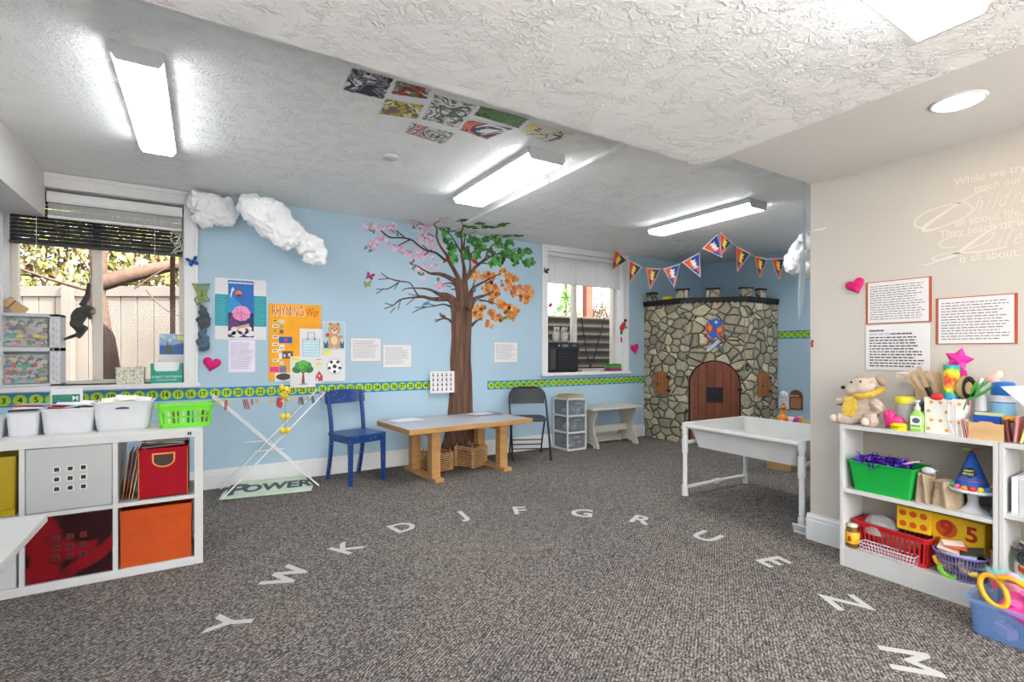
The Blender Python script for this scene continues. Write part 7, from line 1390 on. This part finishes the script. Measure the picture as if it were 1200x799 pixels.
for i in range(4): tag(MB(C_(['#6d625a', '#a8a29a', '#3f3f42', '#c3b7a8'][i % 4], .8)).tube(smooth_path([(rg.uniform(-.03, .03), 0, 0) for _ in range(1)]+[(rg.uniform(-.03, .03), rg.uniform(-.02, .02), .02*k) for k in range(1, 5)], 4), .006, 6).build('tangled_tube', loc=RS(.715+.006*i, .10, .235+.008*i), rot=(0, 0, QR)), ['brown', 'pale grey', 'black', 'beige'][i % 4]+' tangled tube beside the rolled cloths in the second bookcase', 'tube', 'tangled tubes in the second bookcase')
solo(MB(C_('#7a6a5e', .9)).box(*[sorted((RS(.70, .04, 0)[0], RS(.9, .2, 0)[0]))[k] for k in (0, 1)], *[sorted((RS(.70, 0, 0)[1], RS(.9, 0, 0)[1]))[k] for k in (0, 1)], .131, .132), 'shelf_liner', 'brown felt liner on the bottom shelf of the second bookcase', 'liner')
# translucent tote with toys on the carpet
tote = plastic_clear('tote_blue', '#7fa6e0', .38, .18); e = thing('toy_tote', 'translucent blue storage tote full of toys on the carpet at the lower right', 'storage box', (2.915, .590, 0), QR)
MB(tote).rr([(.44, .20, 0, .03), (.46, .24, .138, .04), (.485, .265, .14, .045), (.485, .265, .153, .045), (.452, .232, .153, .04), (.434, .194, .005, .03)], seg=5).build('tote', e)
def tt_(nm, lb, cat, x, y, z, rz=0): return thing(nm, lb, cat, (2.915+y, .555-x, z), QR+R(rz))
rg = random.Random(19)
for i, (c, nm) in enumerate((('#d9a0d0', 'lilac'), ('#2fb0e0', 'turquoise'), ('#e8c89a', 'peach'), ('#c95fae', 'violet'), ('#e79ac0', 'pink'), ('#e8d9e0', 'white'), ('#5a8fd8', 'blue'), ('#e6b94a', 'yellow'), ('#d87ac0', 'orchid'), ('#8fd0e8', 'sky blue'))):
    x = -.16+.085*(i % 5)*.9+rg.uniform(-.01, .01); y = -.05+.09*(i//5); z = .012+.05*(i % 2)
    e = tt_('toy_block', '%s toy piece inside the translucent tote' % nm, 'toy', x, y, z, rg.uniform(0, 180)); MB(C_(c)).box(-.038, .038, -.022, .022, 0, .045).build('block', e, bevel=.006)
    for sx in (-.018, .018): MB(C_(c)).cyl((sx, 0, .045), (sx, 0, .055), .011, seg=12).build('stud', e)
pkm = C_('#e0489a', .35); e = tt_('brick_case', 'hot pink plastic case with round studs lying on the toys in the tote', 'toy', -.03, -.04, .115, -12)
mb = MB(pkm); mb.at((0, 0, .0), (R(28), R(10), 0)); mb.rr([(.26, .15, 0, .02), (.27, .16, .01, .025), (.27, .16, .05, .025), (.25, .14, .055, .02)]); mb.build('case', e, bevel=.002)
mb = MB(C_('#f065b4', .35)); mb.at((0, 0, .0), (R(28), R(10), 0))
for i in range(4):
    for j in range(2): mb.cyl((-.085+.056*i, -.033+.066*j, .055), (-.085+.056*i, -.033+.066*j, .072), .018, seg=18)
mb.build('studs', e)
gold = M('toy_gold', '#d9a21f', .35, var=.05); e = tt_('toy_scissors', 'big golden yellow plastic scissors handles on top of the tote', 'toy', -.085, -.065, .235, 8)
mb = MB(gold); 
def loop_pts(cx, cz, rx, rz_, ry=0, tilt=0): return [(cx+cos(a)*rx*cos(tilt)-sin(a)*rz_*sin(tilt), ry+.02*sin(a), cz+cos(a)*rx*sin(tilt)+sin(a)*rz_*cos(tilt)) for a in [2*pi*k/24 for k in range(24)]]
for lp, nm in ((loop_pts(-.10, -.03, .038, .058, -.02, .5), 'left'), (loop_pts(.17, .015, .075, .032, -.02, -.1), 'right')):
    MB(gold).tube(lp, .0105, 10, closed=True).build('finger_loop', e)
MB(gold).tube(smooth_path([(-.085, -.02, .03), (-.03, -.03, .035), (.04, -.035, -.005), (.12, -.04, -.055)], 5), [.013]*8+[.015]*5+[.018]*3, 10).build('lever', e); MB(gold).tube([(-.06, -.02, .035), (.02, -.03, .03), (.10, -.02, .03)], .012, 10).build('lever', e); MB(gold).ball((.13, -.045, -.06), (.03, .02, .022)).build('pivot', e)
MB(C_('#8a5a20')).ball((-.045, -.043, .035), (.017, .004, .006), 12, 8).build('slot', e)
e = tt_('pink_figure', 'pink plush figure lying under the yellow scissors', 'toy', -.13, .03, .14, 10); MB(M('pink_plush', '#efa2bd', .7)).ball((0, 0, .04), (.06, .05, .05)).ball((-.05, 0, .08), (.03, .03, .03)).ball((-.02, -.02, .09), (.03, .03, .04)).build('body', e, remesh=.008); MB(C_('#c84a6a')).box(-.085, -.065, -.045, -.04, .05, .085).build('patch', e)
tea = M('teal_fluff', '#9fd8cf', .95, var=.1); rg = random.Random(23); mb = MB(tea)
for i in range(420):
    a, b_ = rg.uniform(0, 6.28), rg.uniform(0, 1.3); d_ = Vector((cos(a)*cos(b_)*1.6, sin(a)*cos(b_), sin(b_))); r0 = Vector((rg.uniform(-.05, .05), rg.uniform(-.02, .02), 0)); l = rg.uniform(.03, .055); n_ = d_.orthogonal().normalized()*.0012
    u, v = r0+d_*.015, r0+d_*l; mb.add([tuple(u-n_), tuple(u+n_), tuple(v)], [(0, 1, 2)])
mb.ball((0, 0, .0), (.06, .03, .022)); o = mb.build('teal_boa', loc=(2.985, .72, .215), rot=(0, 0, QR)); tag(o, 'fluffy pale teal feather boa at the back of the tote', 'boa')
e = tt_('yellow_toy', 'yellow plush lump at the back of the tote behind the scissors', 'toy', -.04, .07, .15); MB(M('yellow_plush', '#ecd04a', .8)).ball((0, 0, .055), (.07, .04, .055)).ball((.06, 0, .08), (.05, .035, .04)).build('body', e, remesh=.008)
